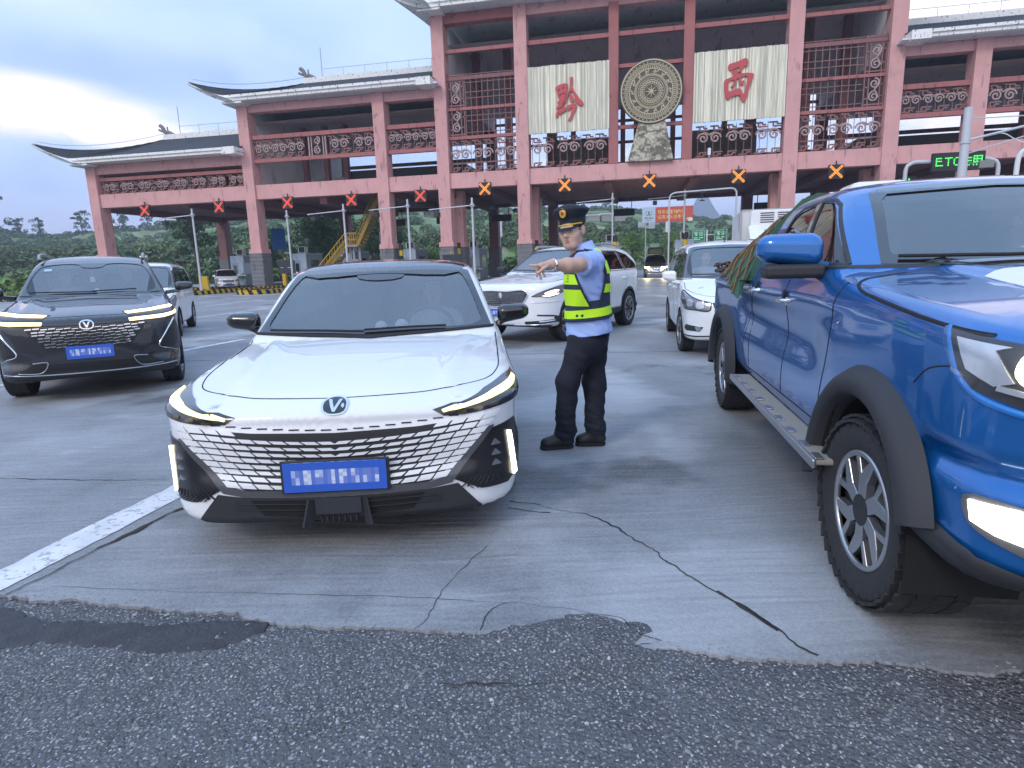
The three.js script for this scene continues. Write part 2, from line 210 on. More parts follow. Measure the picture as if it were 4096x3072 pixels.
{
  const hillTex = tex(1024, 1024, (u, v) => { const n = fbm(u * 14, v * 14, 6, 14), m = fbm(u * 90, v * 90, 3, 90), p = sst(0.52, 0.66, fbm(u * 5 + 7, v * 9, 5)); return [lerp(0.12, 0.21, p) * (0.5 + n) * (0.7 + 0.6 * m), lerp(0.19, 0.24, p) * (0.5 + n) * (0.7 + 0.6 * m), lerp(0.08, 0.12, p) * (0.5 + n)]; }); hillTex.repeat.set(1 / 110, 1 / 110);
  struct('hill_terrain', groundXZ(sheet(280, 200, (u, v) => { const x = lerp(-640, 640, u), z = lerp(-88, -560, v); return [x, hillH(x, z), z]; })), mat([1, 1, 1], { map: hillTex, roughness: 1 }));
  const far = (z, f) => sheet(220, 12, (u, v) => { const x = lerp(-2000, 2000, u); const az = Math.atan2(x, -z) * 180 / PI; return [x, max(0, f(az)) * v * (0.86 + 0.28 * fbm(x * 0.012, v * 3 + 2, 5)) - 1, z + v * -60]; });
  struct('far_mountain', far(-1100, (az) => 26 + 92 * Math.exp(-(((az - 17.9) / 1.5) ** 2)) + 36 * Math.exp(-(((az - 22) / 3) ** 2)) + 30 * Math.exp(-(((az + 34) / 4) ** 2)) + 45 * Math.exp(-(((az - 34) / 5) ** 2))), mat([0.07, 0.11, 0.13], { roughness: 1 }));
}
// leaf clumps scattered over the hillside: one mass of shrubs
function leafClump(n, size, spread, squash = 0.75) {
  const pos = [], col = [];
  for (let i = 0; i < n; i++) {
    const a = rr(0, 2 * PI), e = Math.asin(rr(-0.35, 1)), r = spread * (0.45 + 0.55 * Math.cbrt(rnd())), c = V(cos(a) * cos(e) * r, sin(e) * r * squash + spread * 0.35, sin(a) * cos(e) * r);
    const q = new THREE.Quaternion().setFromEuler(new THREE.Euler(rr(-1.2, 1.2), rr(0, 6.3), rr(-1.2, 1.2))), s = size * rr(0.6, 1.3), k = rr(0.6, 1.25);
    const w = [V(-s * 0.5, 0, 0), V(0, s * 0.12, s * 0.35), V(s * 0.6, 0, 0.05 * s), V(0, -s * 0.1, -s * 0.35)].map((p) => p.applyQuaternion(q).add(c));
    for (const j of [0, 1, 2, 0, 2, 3]) { pos.push(w[j].x, w[j].y, w[j].z); col.push(k, k, k * rr(0.85, 1.0)); }
  }
  const g = new THREE.BufferGeometry(); g.setAttribute('position', new THREE.Float32BufferAttribute(pos, 3)); g.setAttribute('color', new THREE.Float32BufferAttribute(col, 3)); g.computeVertexNormals(); g.setAttribute('uv', new THREE.Float32BufferAttribute(new Float32Array(pos.length / 3 * 2), 2)); return g;
}
const leafMat = (c) => mat(c, { roughness: 0.9, vertexColors: true, side: THREE.DoubleSide });
{
  const put = (name, label, cat, geo, m, n, place) => { const im = new THREE.InstancedMesh(geo, m, n); const o = new THREE.Object3D(), c = new THREE.Color(); let i = 0, tries = 0; while (i < n && tries++ < n * 40) { const p = place(); if (!p) continue; o.position.set(p[0], p[1], p[2]); o.rotation.set(0, rr(0, 6.3), 0); o.scale.set(p[3], p[3] * rr(0.7, 1.2), p[3]); o.updateMatrix(); im.setMatrixAt(i, o.matrix); const k = rr(0.65, 1.25), y = rr(-0.15, 0.2); im.setColorAt(i, c.setRGB(k * (1 + y), k, k * (0.95 - y * 0.4))); i++; } im.count = i; im.name = name; im.castShadow = im.receiveShadow = true; scene.add(im); tag(im, label, cat); im.userData.kind = 'stuff'; return im; };
  put('hill_shrubs', 'dark green shrubs and terraced growth covering the hillside', 'shrubs', leafClump(150, 0.5, 1.5), leafMat([0.115, 0.175, 0.09]), 3400, () => { const z = -rr(96, 330), x = rr(-0.95, 0.75) * -z; const h = hillH(x, z); const d = fbm(x * 0.03 + 8, z * 0.05, 4), tr = fbm(x * 0.012, h * 0.35, 3); if (d * 0.6 + tr * 0.5 < rr(0.42, 0.64)) return null; return [x, h - 0.3, z, rr(0.6, 1.6)]; });
  put('roadside_bushes', 'light green bushes along the edge of the plaza at far left', 'bushes', leafClump(110, 0.34, 0.9), leafMat([0.15, 0.235, 0.07]), 520, () => { const z = -rr(30, 84), x = rr(-70, -26) - 0.12 * -z; if (x > -24 - 0.36 * (-z - 30)) return null; return [x, -0.2, z, rr(0.7, 1.8)]; });
  put('verge_growth', 'green undergrowth behind the toll plaza at the foot of the hill', 'undergrowth', leafClump(110, 0.45, 1.2), leafMat([0.12, 0.20, 0.065]), 900, () => { const z = -rr(84, 104), x = rr(-90, 60); if (x > 8 && x < 30) return null; return [x, -0.2, z, rr(0.8, 2.1)]; });
}
// trees: tapered trunk with limbs, crown of many small leaves
function makeTree(name, label, h, spread, colour, opt = {}) {
  const t = thing(name, label, 'tree', [0, 0, 0], 0, opt.group); const tr = [], tips = [];
  const th = h * (opt.bare ?? 0.35), lean = rr(-0.05, 0.05) * h; tr.push(tube([[0, -0.3, 0], [lean * 0.3, th * 0.5, 0.05], [lean * 0.7, th, 0], [lean, h * 0.85, 0.1]], h * 0.016, 7, 10));
  for (let i = 0; i < (opt.limbs ?? 9); i++) { const a = i * 2.4 + rr(0, 0.8), y0 = lerp(th * 0.8, h * 0.8, i / 9), r = spread * rr(0.5, 0.95) * (1 - 0.5 * (y0 / h - 0.3)), y1 = y0 + rr(0.05, 0.25) * h; const e = [lean + cos(a) * r, min(y1, h * 0.95), sin(a) * r]; tr.push(tube([[lean * y0 / h, y0, 0], [cos(a) * r * 0.5, lerp(y0, y1, 0.35), sin(a) * r * 0.5], e], h * 0.006, 5, 8)); tips.push(e); }
  tips.push([lean, h * 0.93, 0], [lean * 0.6, h * 0.7, 0]); for (let i = 0; i < 5; i++) tips.push([lean * i / 5 + rr(-0.3, 0.3) * spread, lerp(th, h * 0.9, (i + 0.5) / 5), rr(-0.3, 0.3) * spread]);
  part('trunk', tr, mat([0.07, 0.055, 0.045], { roughness: 1 }), t);
  const gs = []; for (const e of tips) for (let k = 0; k < (opt.puffs ?? 3); k++) { const s = rr(0.6, 1.1) * spread * 0.36; gs.push(leafClump(opt.leaves ?? 110, opt.leaf ?? h * 0.035, s, rr(0.75, 1.1)).translate(e[0] + rr(-0.3, 0.3) * spread, e[1] - s * 0.4 + rr(-0.16, 0.16) * h * 0.5, e[2] + rr(-0.3, 0.3) * spread)); }
  part('crown', gs, leafMat(colour), t); return t;
}
function copyTree(t, pos, s, label, ry = rr(0, 6)) { const c = t.clone(); c.name = numbered(t.name.replace(/_\d+$/, '')); c.position.set(...pos); c.scale.setScalar(s); c.rotation.y = ry; c.userData = { ...t.userData, label }; scene.add(c); return c; }
const hillAt = (az, d) => { const x = d * sin(az * PI / 180), z = -d * cos(az * PI / 180); return [x, z < -92 ? hillH(x, z) - 0.2 : 0, z]; };
{
  const big = makeTree('broadleaf_tree', 'large dense green tree right of the second column from the left', 7.4, 4.0, [0.08, 0.15, 0.05], { bare: 0.22, puffs: 4, leaves: 150, leaf: 0.26, limbs: 12 }); big.position.set(...[-21.0, 0, -74]);
  copyTree(big, [-15.8, 0, -78], 0.95, 'dense green tree behind the yellow staircase, left of its handrail');
  const loose = makeTree('loose_tree', 'dark loose tree under the low left canopy, left of the first lamp post', 9.6, 2.7, [0.06, 0.105, 0.045], { bare: 0.45, puffs: 2, leaves: 120, leaf: 0.34, limbs: 8 }); loose.position.set(-41.5, 0, -84); 
  copyTree(loose, [-36.5, -1.4, -80], 0.62, 'low dark tree right of the leftmost canopy column, behind the white van');
  copyTree(loose, [-29.5, -1, -78], 0.7, 'dark tree just left of the second column, behind the first booth');
  const hillTree = makeTree('hill_tree', 'slender tree on the ridge left of the leftmost column, tallest one there', 11, 3.3, [0.06, 0.10, 0.065], { bare: 0.12, puffs: 2, leaves: 70, leaf: 0.5, limbs: 10 });
  const S = (az, s, lab) => { const p = hillAt(az, 286); return [p, s, lab]; };
  const list = [S(-31.2, 1, ''), S(-33.8, 0.8, 'rounded tree on the ridge above the black car roof'), S(-36.4, 0.68, 'small dark tree on the ridge above the left end of the black car'), S(-37.6, 0.62, 'small tree on the skyline second from the left edge of the photo'), S(-38.9, 1.15, 'broad dark tree on the skyline at the left edge of the photo'), S(-29.5, 0.75, 'tree on the ridge touching the leftmost column'), S(8.9, 0.62, 'small tree on the ridge above the officer cap, right of a pole'), S(-2.2, 0.6, 'tree on the ridge between the two tall left columns'), S(6.2, 0.4, 'tiny tree on the ridge just right of the officer cap')];
  hillTree.position.set(...list[0][0]); for (const [p, s, l] of list.slice(1)) copyTree(hillTree, p, s, l);
  const bush = makeTree('roadside_tree', 'young yellow green tree behind the refrigerator truck lane, right of the white pillar', 5.2, 2.6, [0.14, 0.24, 0.06], { bare: 0.15, puffs: 3, leaves: 110, leaf: 0.22 }); bush.position.set(18.6, 0, -93);
  copyTree(bush, [13.0, 0, -95], 0.9, 'green tree behind the approaching dark minivan'); copyTree(bush, [25.5, 0, -97], 1.0, 'green tree below the blue hill, left of the green road sign');
  copyTree(bush, [-10, 0, -82], 0.72, 'low light green tree between the third and fourth columns'); copyTree(bush, [-4.6, 0, -84], 0.72, 'low light green tree left of the tall fourth column');
  copyTree(bush, [2.2, 0, -86], 0.75, 'low green tree left of the officer, behind the booth with bamboo');
  copyTree(bush, [8.5, 0, -92], 0.95, 'green tree right of the officer head, behind the booth');
}
scene.fog = new THREE.FogExp2(new THREE.Color(0.72, 0.82, 1.0), 0.0008);
// ---------------------------------------------------------------- toll station: local x along the facade, z towards the camera
const ST_YAW = 11.661 * PI / 180, ST_D = 46.71;
const S2W = (t, y, d) => [t * cos(ST_YAW) + d * sin(ST_YAW), y, -ST_D + t * sin(ST_YAW) - d * cos(ST_YAW)];   // d = depth behind the facade
const grimeTex = tex(512, 512, (u, v) => { const n = fbm(u * 6, v * 6, 5, 6), m = fbm(u * 40, v * 12, 4, 40), k = 0.86 + n * 0.22 + (m - 0.5) * 0.12 - 0.35 * sst(0.66, 0.8, fbm(u * 30, v * 7, 4, 210)); return [k, k, k].map((q) => q * 0.9); }); grimeTex.repeat.set(0.16, 0.16);
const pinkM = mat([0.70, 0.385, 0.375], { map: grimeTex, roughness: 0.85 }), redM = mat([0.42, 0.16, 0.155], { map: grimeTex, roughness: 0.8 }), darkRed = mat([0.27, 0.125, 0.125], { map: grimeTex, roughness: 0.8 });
const whiteWash = mat([0.82, 0.82, 0.82], { map: tex(512, 512, (u, v) => { const n = fbm(u * 14, v * 14, 5, 14), s = sst(0.66, 0.78, fbm(u * 34, v * 22, 5, 374)); const k = lerp(0.98 + (n - 0.5) * 0.2, 0.2, s * 0.85); return [k, k, k * 0.98]; }, true, [0.3, 0.3]), roughness: 0.9 });
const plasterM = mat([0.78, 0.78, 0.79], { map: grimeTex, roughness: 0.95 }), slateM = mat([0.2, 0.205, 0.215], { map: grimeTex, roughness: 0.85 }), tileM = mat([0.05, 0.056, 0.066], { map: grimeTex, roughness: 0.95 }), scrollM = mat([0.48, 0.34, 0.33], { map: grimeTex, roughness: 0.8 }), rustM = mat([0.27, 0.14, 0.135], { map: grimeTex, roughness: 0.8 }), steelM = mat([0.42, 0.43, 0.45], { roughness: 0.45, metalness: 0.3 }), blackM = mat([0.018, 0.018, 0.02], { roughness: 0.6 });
const station = thing('toll_station', 'pink columned toll gate building with upturned grey roofs and carved red lattice', 'toll station', S2W(0, 0, 0), -ST_YAW);
const B = (...a) => uvBox(boxAt(...a));
const CX = 20.6, mirror = (x0, x1) => [CX - x1, CX - x0];
const REAR = -16;
{
  // columns: [x0, top y, depth]; each with its slate-clad base
  const base = (x0, x1, z1, z0, col) => { const gs = []; for (let k = 0; k < 9; k++) gs.push(boxAt(x0 - 0.1 - 0.03 * (k & 1), x1 + 0.1 + 0.03 * (k & 1), k * 0.32, k * 0.32 + 0.295, z0 - 0.1, z1 + 0.1)); gs.push(boxAt(x0 - 0.04, x1 + 0.04, 0, 2.86, z0 - 0.04, z1 + 0.04)); const p = part('slate_base', gs.map((g) => uvBox(g)), slateM, col); return p; };
  const column = (x0, w, top, z1 = 0, dep = 1.1, m = pinkM) => { const c = part('column', [B(x0, x0 + w, 2.9, top, z1 - dep, z1), B(x0 - 0.14, x0 + w + 0.14, 2.86, 2.95, z1 - dep - 0.14, z1 + 0.14), B(x0 - 0.11, x0 + w + 0.11, 2.95, 3.2, z1 - dep - 0.11, z1 + 0.11)], m, station); base(x0, x0 + w, z1, z1 - dep, c); return c; };
  const front = [[-35.88, 10.75], [-21.25, 14.2], [-10.0, 14.2], [-5.17, 19.1], [0.83, 19.1]];
  for (const [x, top] of front) { column(x, 0.9, top); column(CX - x - 0.9, 0.9, top); }
  for (const x of [-4.72, 1.2]) { column(x, 0.8, 7.1, -2, 1.0); column(CX - x - 0.8, 0.8, 7.1, -2, 1.0); }
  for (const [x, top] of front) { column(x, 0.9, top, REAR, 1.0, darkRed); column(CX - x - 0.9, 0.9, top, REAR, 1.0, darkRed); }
  // middle posts of the centre bay
  for (const x of [7.38, 12.35]) part('post', B(x, x + 0.66, 8.15, 18.5, -0.75, -0.12), redM, station);
  const both = (f) => { f((x) => x, 1); f((x) => CX - x, -1); };
  const span = (name, xa, xb, y0, y1, z0, z1, m) => part(name, B(min(xa, xb), max(xa, xb), y0, y1, z0, z1), m, station);
  both((X) => {
    // lower beam in bays, front and rear
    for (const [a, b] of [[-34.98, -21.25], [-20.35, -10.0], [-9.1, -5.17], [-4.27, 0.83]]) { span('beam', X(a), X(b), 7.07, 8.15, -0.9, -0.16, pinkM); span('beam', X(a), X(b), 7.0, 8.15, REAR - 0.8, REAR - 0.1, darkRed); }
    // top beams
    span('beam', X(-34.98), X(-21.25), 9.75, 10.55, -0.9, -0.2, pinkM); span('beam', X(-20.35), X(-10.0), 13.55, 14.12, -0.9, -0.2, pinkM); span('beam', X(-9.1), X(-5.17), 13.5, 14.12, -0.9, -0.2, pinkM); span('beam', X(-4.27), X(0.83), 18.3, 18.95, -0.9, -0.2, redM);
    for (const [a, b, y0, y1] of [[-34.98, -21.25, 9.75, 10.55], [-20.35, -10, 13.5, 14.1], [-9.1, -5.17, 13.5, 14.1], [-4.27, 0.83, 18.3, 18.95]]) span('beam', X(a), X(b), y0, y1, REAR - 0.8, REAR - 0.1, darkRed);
    // rails
    span('rail', X(-34.98), X(-21.25), 9.2, 9.46, -0.6, -0.25, redM);
    for (const [a, b] of [[-20.35, -10], [-9.1, -5.17]]) { span('rail', X(a), X(b), 11.56, 11.86, -0.6, -0.25, redM); span('rail', X(a), X(b), 9.82, 10.1, -0.6, -0.25, redM); span('rail', X(a), X(b), 11.5, 11.8, REAR - 0.6, REAR - 0.3, darkRed); span('rail', X(a), X(b), 9.8, 10.1, REAR - 0.6, REAR - 0.3, darkRed); }
    span('rail', X(-4.27), X(0.83), 16.38, 16.62, -0.6, -0.3, redM); span('rail', X(-4.27), X(0.83), 14.55, 14.8, -0.6, -0.3, darkRed); span('rail', X(-4.27), X(0.83), 12.5, 12.7, -0.6, -0.3, redM); span('rail', X(-4.27), X(0.83), 10.5, 10.72, -0.6, -0.3, redM);
    for (const y of [14.6, 12.5, 10.5]) span('rail', X(-4.27), X(0.83), y, y + 0.2, REAR - 0.6, REAR - 0.3, darkRed);
    // deck over the lanes and cross beams below it
    for (const x of [-35.4, -27.5, -20.8, -15, -9.6, -4.7, -1.7, 1.3, 7.3]) span('cross_beam', X(x) - 0.3, X(x) + 0.3, 6.55 + (abs(x) % 2 > 1 ? 0.25 : 0), 7.25, REAR - 0.1, -0.9, darkRed);
    // dark gallery, sloped plaster walls and ceilings of the upper storey
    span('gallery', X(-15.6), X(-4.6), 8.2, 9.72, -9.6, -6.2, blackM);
    span('plaster_wall', X(-21.1), X(-20.5), 8.15, 14.1, REAR, -1.1, plasterM); span('plaster_wall', X(-4.6), X(-4.3), 14.1, 18.6, REAR, -1.1, plasterM); span('plaster_wall', X(-35.7), X(-35.2), 8.15, 10.5, REAR, -1.1, plasterM);
    span('plaster_wall', X(-20.4), X(-14.2), 8.15, 9.6, -8.6, -8.3, plasterM); span('plaster_wall', X(-34.9), X(-26.5), 8.15, 9.7, -4.4, -4.1, plasterM);
    for (const x of [-19.0, -17.0, -15.2]) span('inner_post', X(x) - 0.2, X(x) + 0.2, 8.15, 13.5, -6.2, -5.7, darkRed);
    for (const x of [-31.6, -28.2, -25]) span('inner_post', X(x) - 0.2, X(x) + 0.2, 8.15, 9.9, -3.4, -3.0, darkRed);
    for (const x of [-3.6, -1.0]) span('inner_post', X(x) - 0.28, X(x) + 0.28, 8.15, 18.3, -7.0, -6.4, darkRed);
    part('braced_strut', [rod([X(-17.0), 12.0, -5.9], [X(-19.4), 11.6, -5.9], 0.06), rod([X(-17.0), 12.2, -5.9], [X(-15.2), 13.3, -5.9], 0.06)], darkRed, station);
    // sloped grey ceilings under the roofs
    const ceil = (a, b, y0, y1, z0, z1) => part('ceiling', uvBox(sheet(6, 6, (u, v) => [lerp(X(a), X(b), u), lerp(y0, y1, v), lerp(z0, z1, v)])), plasterM, station);
    ceil(-21, -4.6, 13.0, 14.0, -1.0, -7); ceil(-21, -4.6, 14.0, 13.0, -7, REAR); ceil(-35.5, -21, 10.0, 10.6, -1, REAR); ceil(-4.6, 10.3, 17.2, 18.6, -1.2, -8); ceil(-4.6, 10.3, 18.6, 15.2, -8, REAR);
  });
  for (const [a, b, y] of [[-35.4, -20.9, 10.62], [-20.9, -4.6, 14.15], [-4.8, CX + 4.8, 18.97], [CX + 4.6, CX + 20.9, 14.15], [CX + 20.9, CX + 35.4, 10.62]]) span('ceiling', a, b, y, y + 0.12, REAR - 0.9, 0.9, plasterM);
  span('beam', 1.73, 18.87, 7.07, 8.15, -0.9, -0.16, pinkM); span('beam', 1.73, 18.87, 7.0, 8.15, REAR - 0.8, REAR - 0.1, darkRed); span('beam', 1.73, 18.87, 18.3, 18.95, -0.9, -0.2, pinkM); span('beam', 1.73, 18.87, 18.3, 18.95, REAR - 0.8, REAR - 0.1, darkRed);
  for (const [a, b] of [[1.73, 7.38], [8.04, 12.35], [13.01, 18.87]]) { span('rail', a, b, 16.4, 16.68, -0.6, -0.3, redM); }
  for (const y of [14.4, 10.45]) span('rail', 8.04, 12.35, y, y + 0.24, -0.6, -0.35, redM);
  for (const y of [16.4, 14.2, 12.3, 10.4]) span('rail', 1.73, 18.87, y, y + 0.22, REAR - 0.6, REAR - 0.3, darkRed);
  for (const x of [3.4, 8.0, 9.2, 11.2, 12.5, 17.0]) span('inner_post', x - 0.22, x + 0.22, 8.15, 18.2, REAR + 0.1, REAR + 0.5, darkRed);
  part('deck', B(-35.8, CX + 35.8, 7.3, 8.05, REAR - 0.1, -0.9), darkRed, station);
  // back screens of bamboo behind the centre balustrades
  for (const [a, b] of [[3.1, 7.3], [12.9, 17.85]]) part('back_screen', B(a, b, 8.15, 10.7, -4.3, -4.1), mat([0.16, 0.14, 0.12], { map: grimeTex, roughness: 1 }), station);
}
// lattice panels: fret bars, thin rods and spiral scrolls
const scrollGeo = (r, w, turns, flip) => { const p = []; for (let i = 0; i <= 34; i++) { const a = i / 34 * turns * 2 * PI, q = lerp(r, r * 0.16, i / 34); p.push([flip * -cos(a) * q, sin(a) * q, 0]); } return tube(p, w, 5, 56).scale(1, 1, 0.8); };
const scrollPair = join([scrollGeo(0.36, 0.062, 1.6, 1).translate(-0.4, 0, 0), scrollGeo(0.36, 0.062, 1.6, -1).translate(0.4, 0, 0), tube([[-0.4, 0.36, 0], [-0.12, 0.3, 0], [0, 0.18, 0], [0.12, 0.3, 0], [0.4, 0.36, 0]], 0.06, 5, 16)].map((g) => uvBox(g)));
const scrollS = join([scrollGeo(0.34, 0.06, 1.6, 1).rotateZ(-PI / 2).translate(0, 0.42, 0), scrollGeo(0.34, 0.06, 1.6, -1).rotateZ(PI / 2).scale(1, 1, 1).translate(0, -0.42, 0), tube([[0.3, 0.5, 0], [0.1, 0.1, 0], [0.0, 0, 0], [0.1, -0.1, 0], [0.3, -0.5, 0]], 0.06, 5, 12)].map((g) => uvBox(g)));
const fretRun = (x0, x1, y, h, up, z) => { const gs = [], n = max(1, Math.round((x1 - x0) / 0.92)), p = (x1 - x0) / n, w = 0.045; const H = (a, b, yy) => gs.push(boxAt(a, b, yy - w, yy + w, z - 0.04, z + 0.04)); const U = (x, a, b) => gs.push(boxAt(x - w, x + w, min(a, b), max(a, b), z - 0.045, z + 0.045)); for (let i = 0; i < n; i++) { const a = x0 + i * p, s = up ? 1 : -1; H(a + 0.05 * p, a + 0.62 * p, y); U(a + 0.34 * p, y, y + s * h); H(a + 0.34 * p, a + 0.95 * p, y + s * h); U(a + 0.62 * p, y, y + s * h * 0.5); H(a + 0.62 * p, a + 0.86 * p, y + s * h * 0.5); } return gs; };
function lattice(x0, x1, y0, y1, z, o = {}) {
  const fr = fretRun(x0, x1, y0 + 0.08, 0.26, true, z).concat(fretRun(x0, x1, y1 - 0.08, 0.26, false, z)); const n = o.n ?? max(1, Math.round((x1 - x0) / 1.72));
  for (let x = x0 + 0.2; x < x1; x += (o.rod ?? 0.48)) fr.push(boxAt(x - 0.018, x + 0.018, y0, y1, z - 0.03, z - 0.005));
  if (o.mid) fr.push(boxAt(x0, x1, o.mid - 0.04, o.mid + 0.04, z - 0.04, z + 0.04));
  const pnl = part('lattice_panel', fr.map((g) => uvBox(g)), o.m ?? rustM, station);
  if (!o.plain) for (let i = 0; i < n; i++) { const s = part('scroll', scrollPair, o.sm ?? scrollM, pnl); s.position.set(x0 + (i + 0.5) * (x1 - x0) / n, o.sy ?? (y0 + y1) / 2, z + 0.03); s.scale.setScalar(o.s ?? 1); }
  return pnl;
}
{
  const both = (f) => { f((a, b) => [a, b]); f(mirror); };
  both((M) => {
    let [a, b] = M(-34.98, -21.25); lattice(a, b, 8.18, 9.18, -0.45, { n: 8, s: 0.82, sy: 8.68, sm: scrollM });
    [a, b] = M(-20.3, -15.9); lattice(a, b, 10.12, 11.52, -0.42, { n: 3, s: 0.9 }); [a, b] = M(-14.0, -10.0); lattice(a, b, 10.12, 11.52, -0.42, { n: 2.0, s: 0.98 });
    [a, b] = M(-15.6, -14.1); const vp = part('lattice_panel', [boxAt(a, a + 0.1, 10.1, 11.56, -0.5, -0.36), boxAt(a + 0.22, a + 0.3, 10.1, 11.56, -0.48, -0.38), boxAt(b - 0.1, b, 10.1, 11.56, -0.5, -0.36), boxAt(b - 0.3, b - 0.22, 10.1, 11.56, -0.48, -0.38)].map((g) => uvBox(g)), scrollM, station); const sc = part('scroll', scrollS, scrollM, vp); sc.position.set((a + b) / 2, 10.83, -0.36); sc.scale.setScalar(0.85);
    [a, b] = M(-9.1, -5.17); lattice(a, b, 10.12, 11.52, -0.42, { n: 3, s: 0.78, sy: 10.9 });
    // tall bays: lower scroll band and the grid above it
    [a, b] = M(-4.27, 0.83); lattice(a, b, 8.2, 10.46, -0.42, { n: 3, s: 0.98, sy: 9.45, rod: 0.36, mid: 8.85 }); lattice(a, b, 8.2, 9.3, REAR - 0.4, { n: 4, s: 0.62, m: darkRed, sm: darkRed, rod: 0.5 });
    const inner = M(-2.9, 0.83), left = M(-4.27, -2.95), gs = []; for (let x = inner[0]; x <= inner[1]; x += 0.42) gs.push(boxAt(x - 0.025, x + 0.025, 10.7, 14.9, -0.42, -0.36)); for (const y of [10.95, 11.75, 12.1, 13.3, 13.7, 14.35, 14.9]) gs.push(boxAt(inner[0], inner[1], y - 0.025, y + 0.025, -0.4, -0.34)); part('grid_screen', gs.map((g) => uvBox(g)), rustM, station);
    const sp = part('lattice_panel', [...[0.03, 0.28].flatMap((k) => [boxAt(left[0] + k, left[0] + k + 0.08, 10.7, 15, -0.5, -0.36), boxAt(left[1] - k - 0.08, left[1] - k, 10.7, 15, -0.5, -0.36)]), ...[10.85, 12.55, 12.85, 14.5, 14.9].map((y) => boxAt(left[0], left[1], y - 0.05, y + 0.05, -0.48, -0.37)), ...[11.2, 11.9, 13.2, 14.0].flatMap((y) => [boxAt(left[0] + 0.05, left[0] + 0.3, y - 0.04, y + 0.04, -0.47, -0.36), boxAt(left[1] - 0.3, left[1] - 0.05, y + 0.1, y + 0.18, -0.47, -0.36)])].map((g) => uvBox(g)), rustM, station); for (const y of [11.7, 13.65]) { const s = part('scroll', scrollS, scrollM, sp); s.position.set((left[0] + left[1]) / 2, y, -0.34); s.scale.setScalar(0.94); }
    [a, b] = M(1.73, 7.38); lattice(a, b, 8.2, 10.3, -0.45, { n: 3, s: 1.0, sy: 9.45, rod: 0.5 }); { const r = part('grid_screen', [0, 1, 2, 3, 4, 5, 6].flatMap((k) => [boxAt(a + 0.6 + k * 0.3, a + 0.64 + k * 0.3, 8.2, 10.4, REAR + 0.6, REAR + 0.66), boxAt(a + 0.4, a + 2.6, 8.35 + k * 0.32, 8.39 + k * 0.32, REAR + 0.6, REAR + 0.65)]).map((g) => uvBox(g)), darkRed, station); }
  });
}
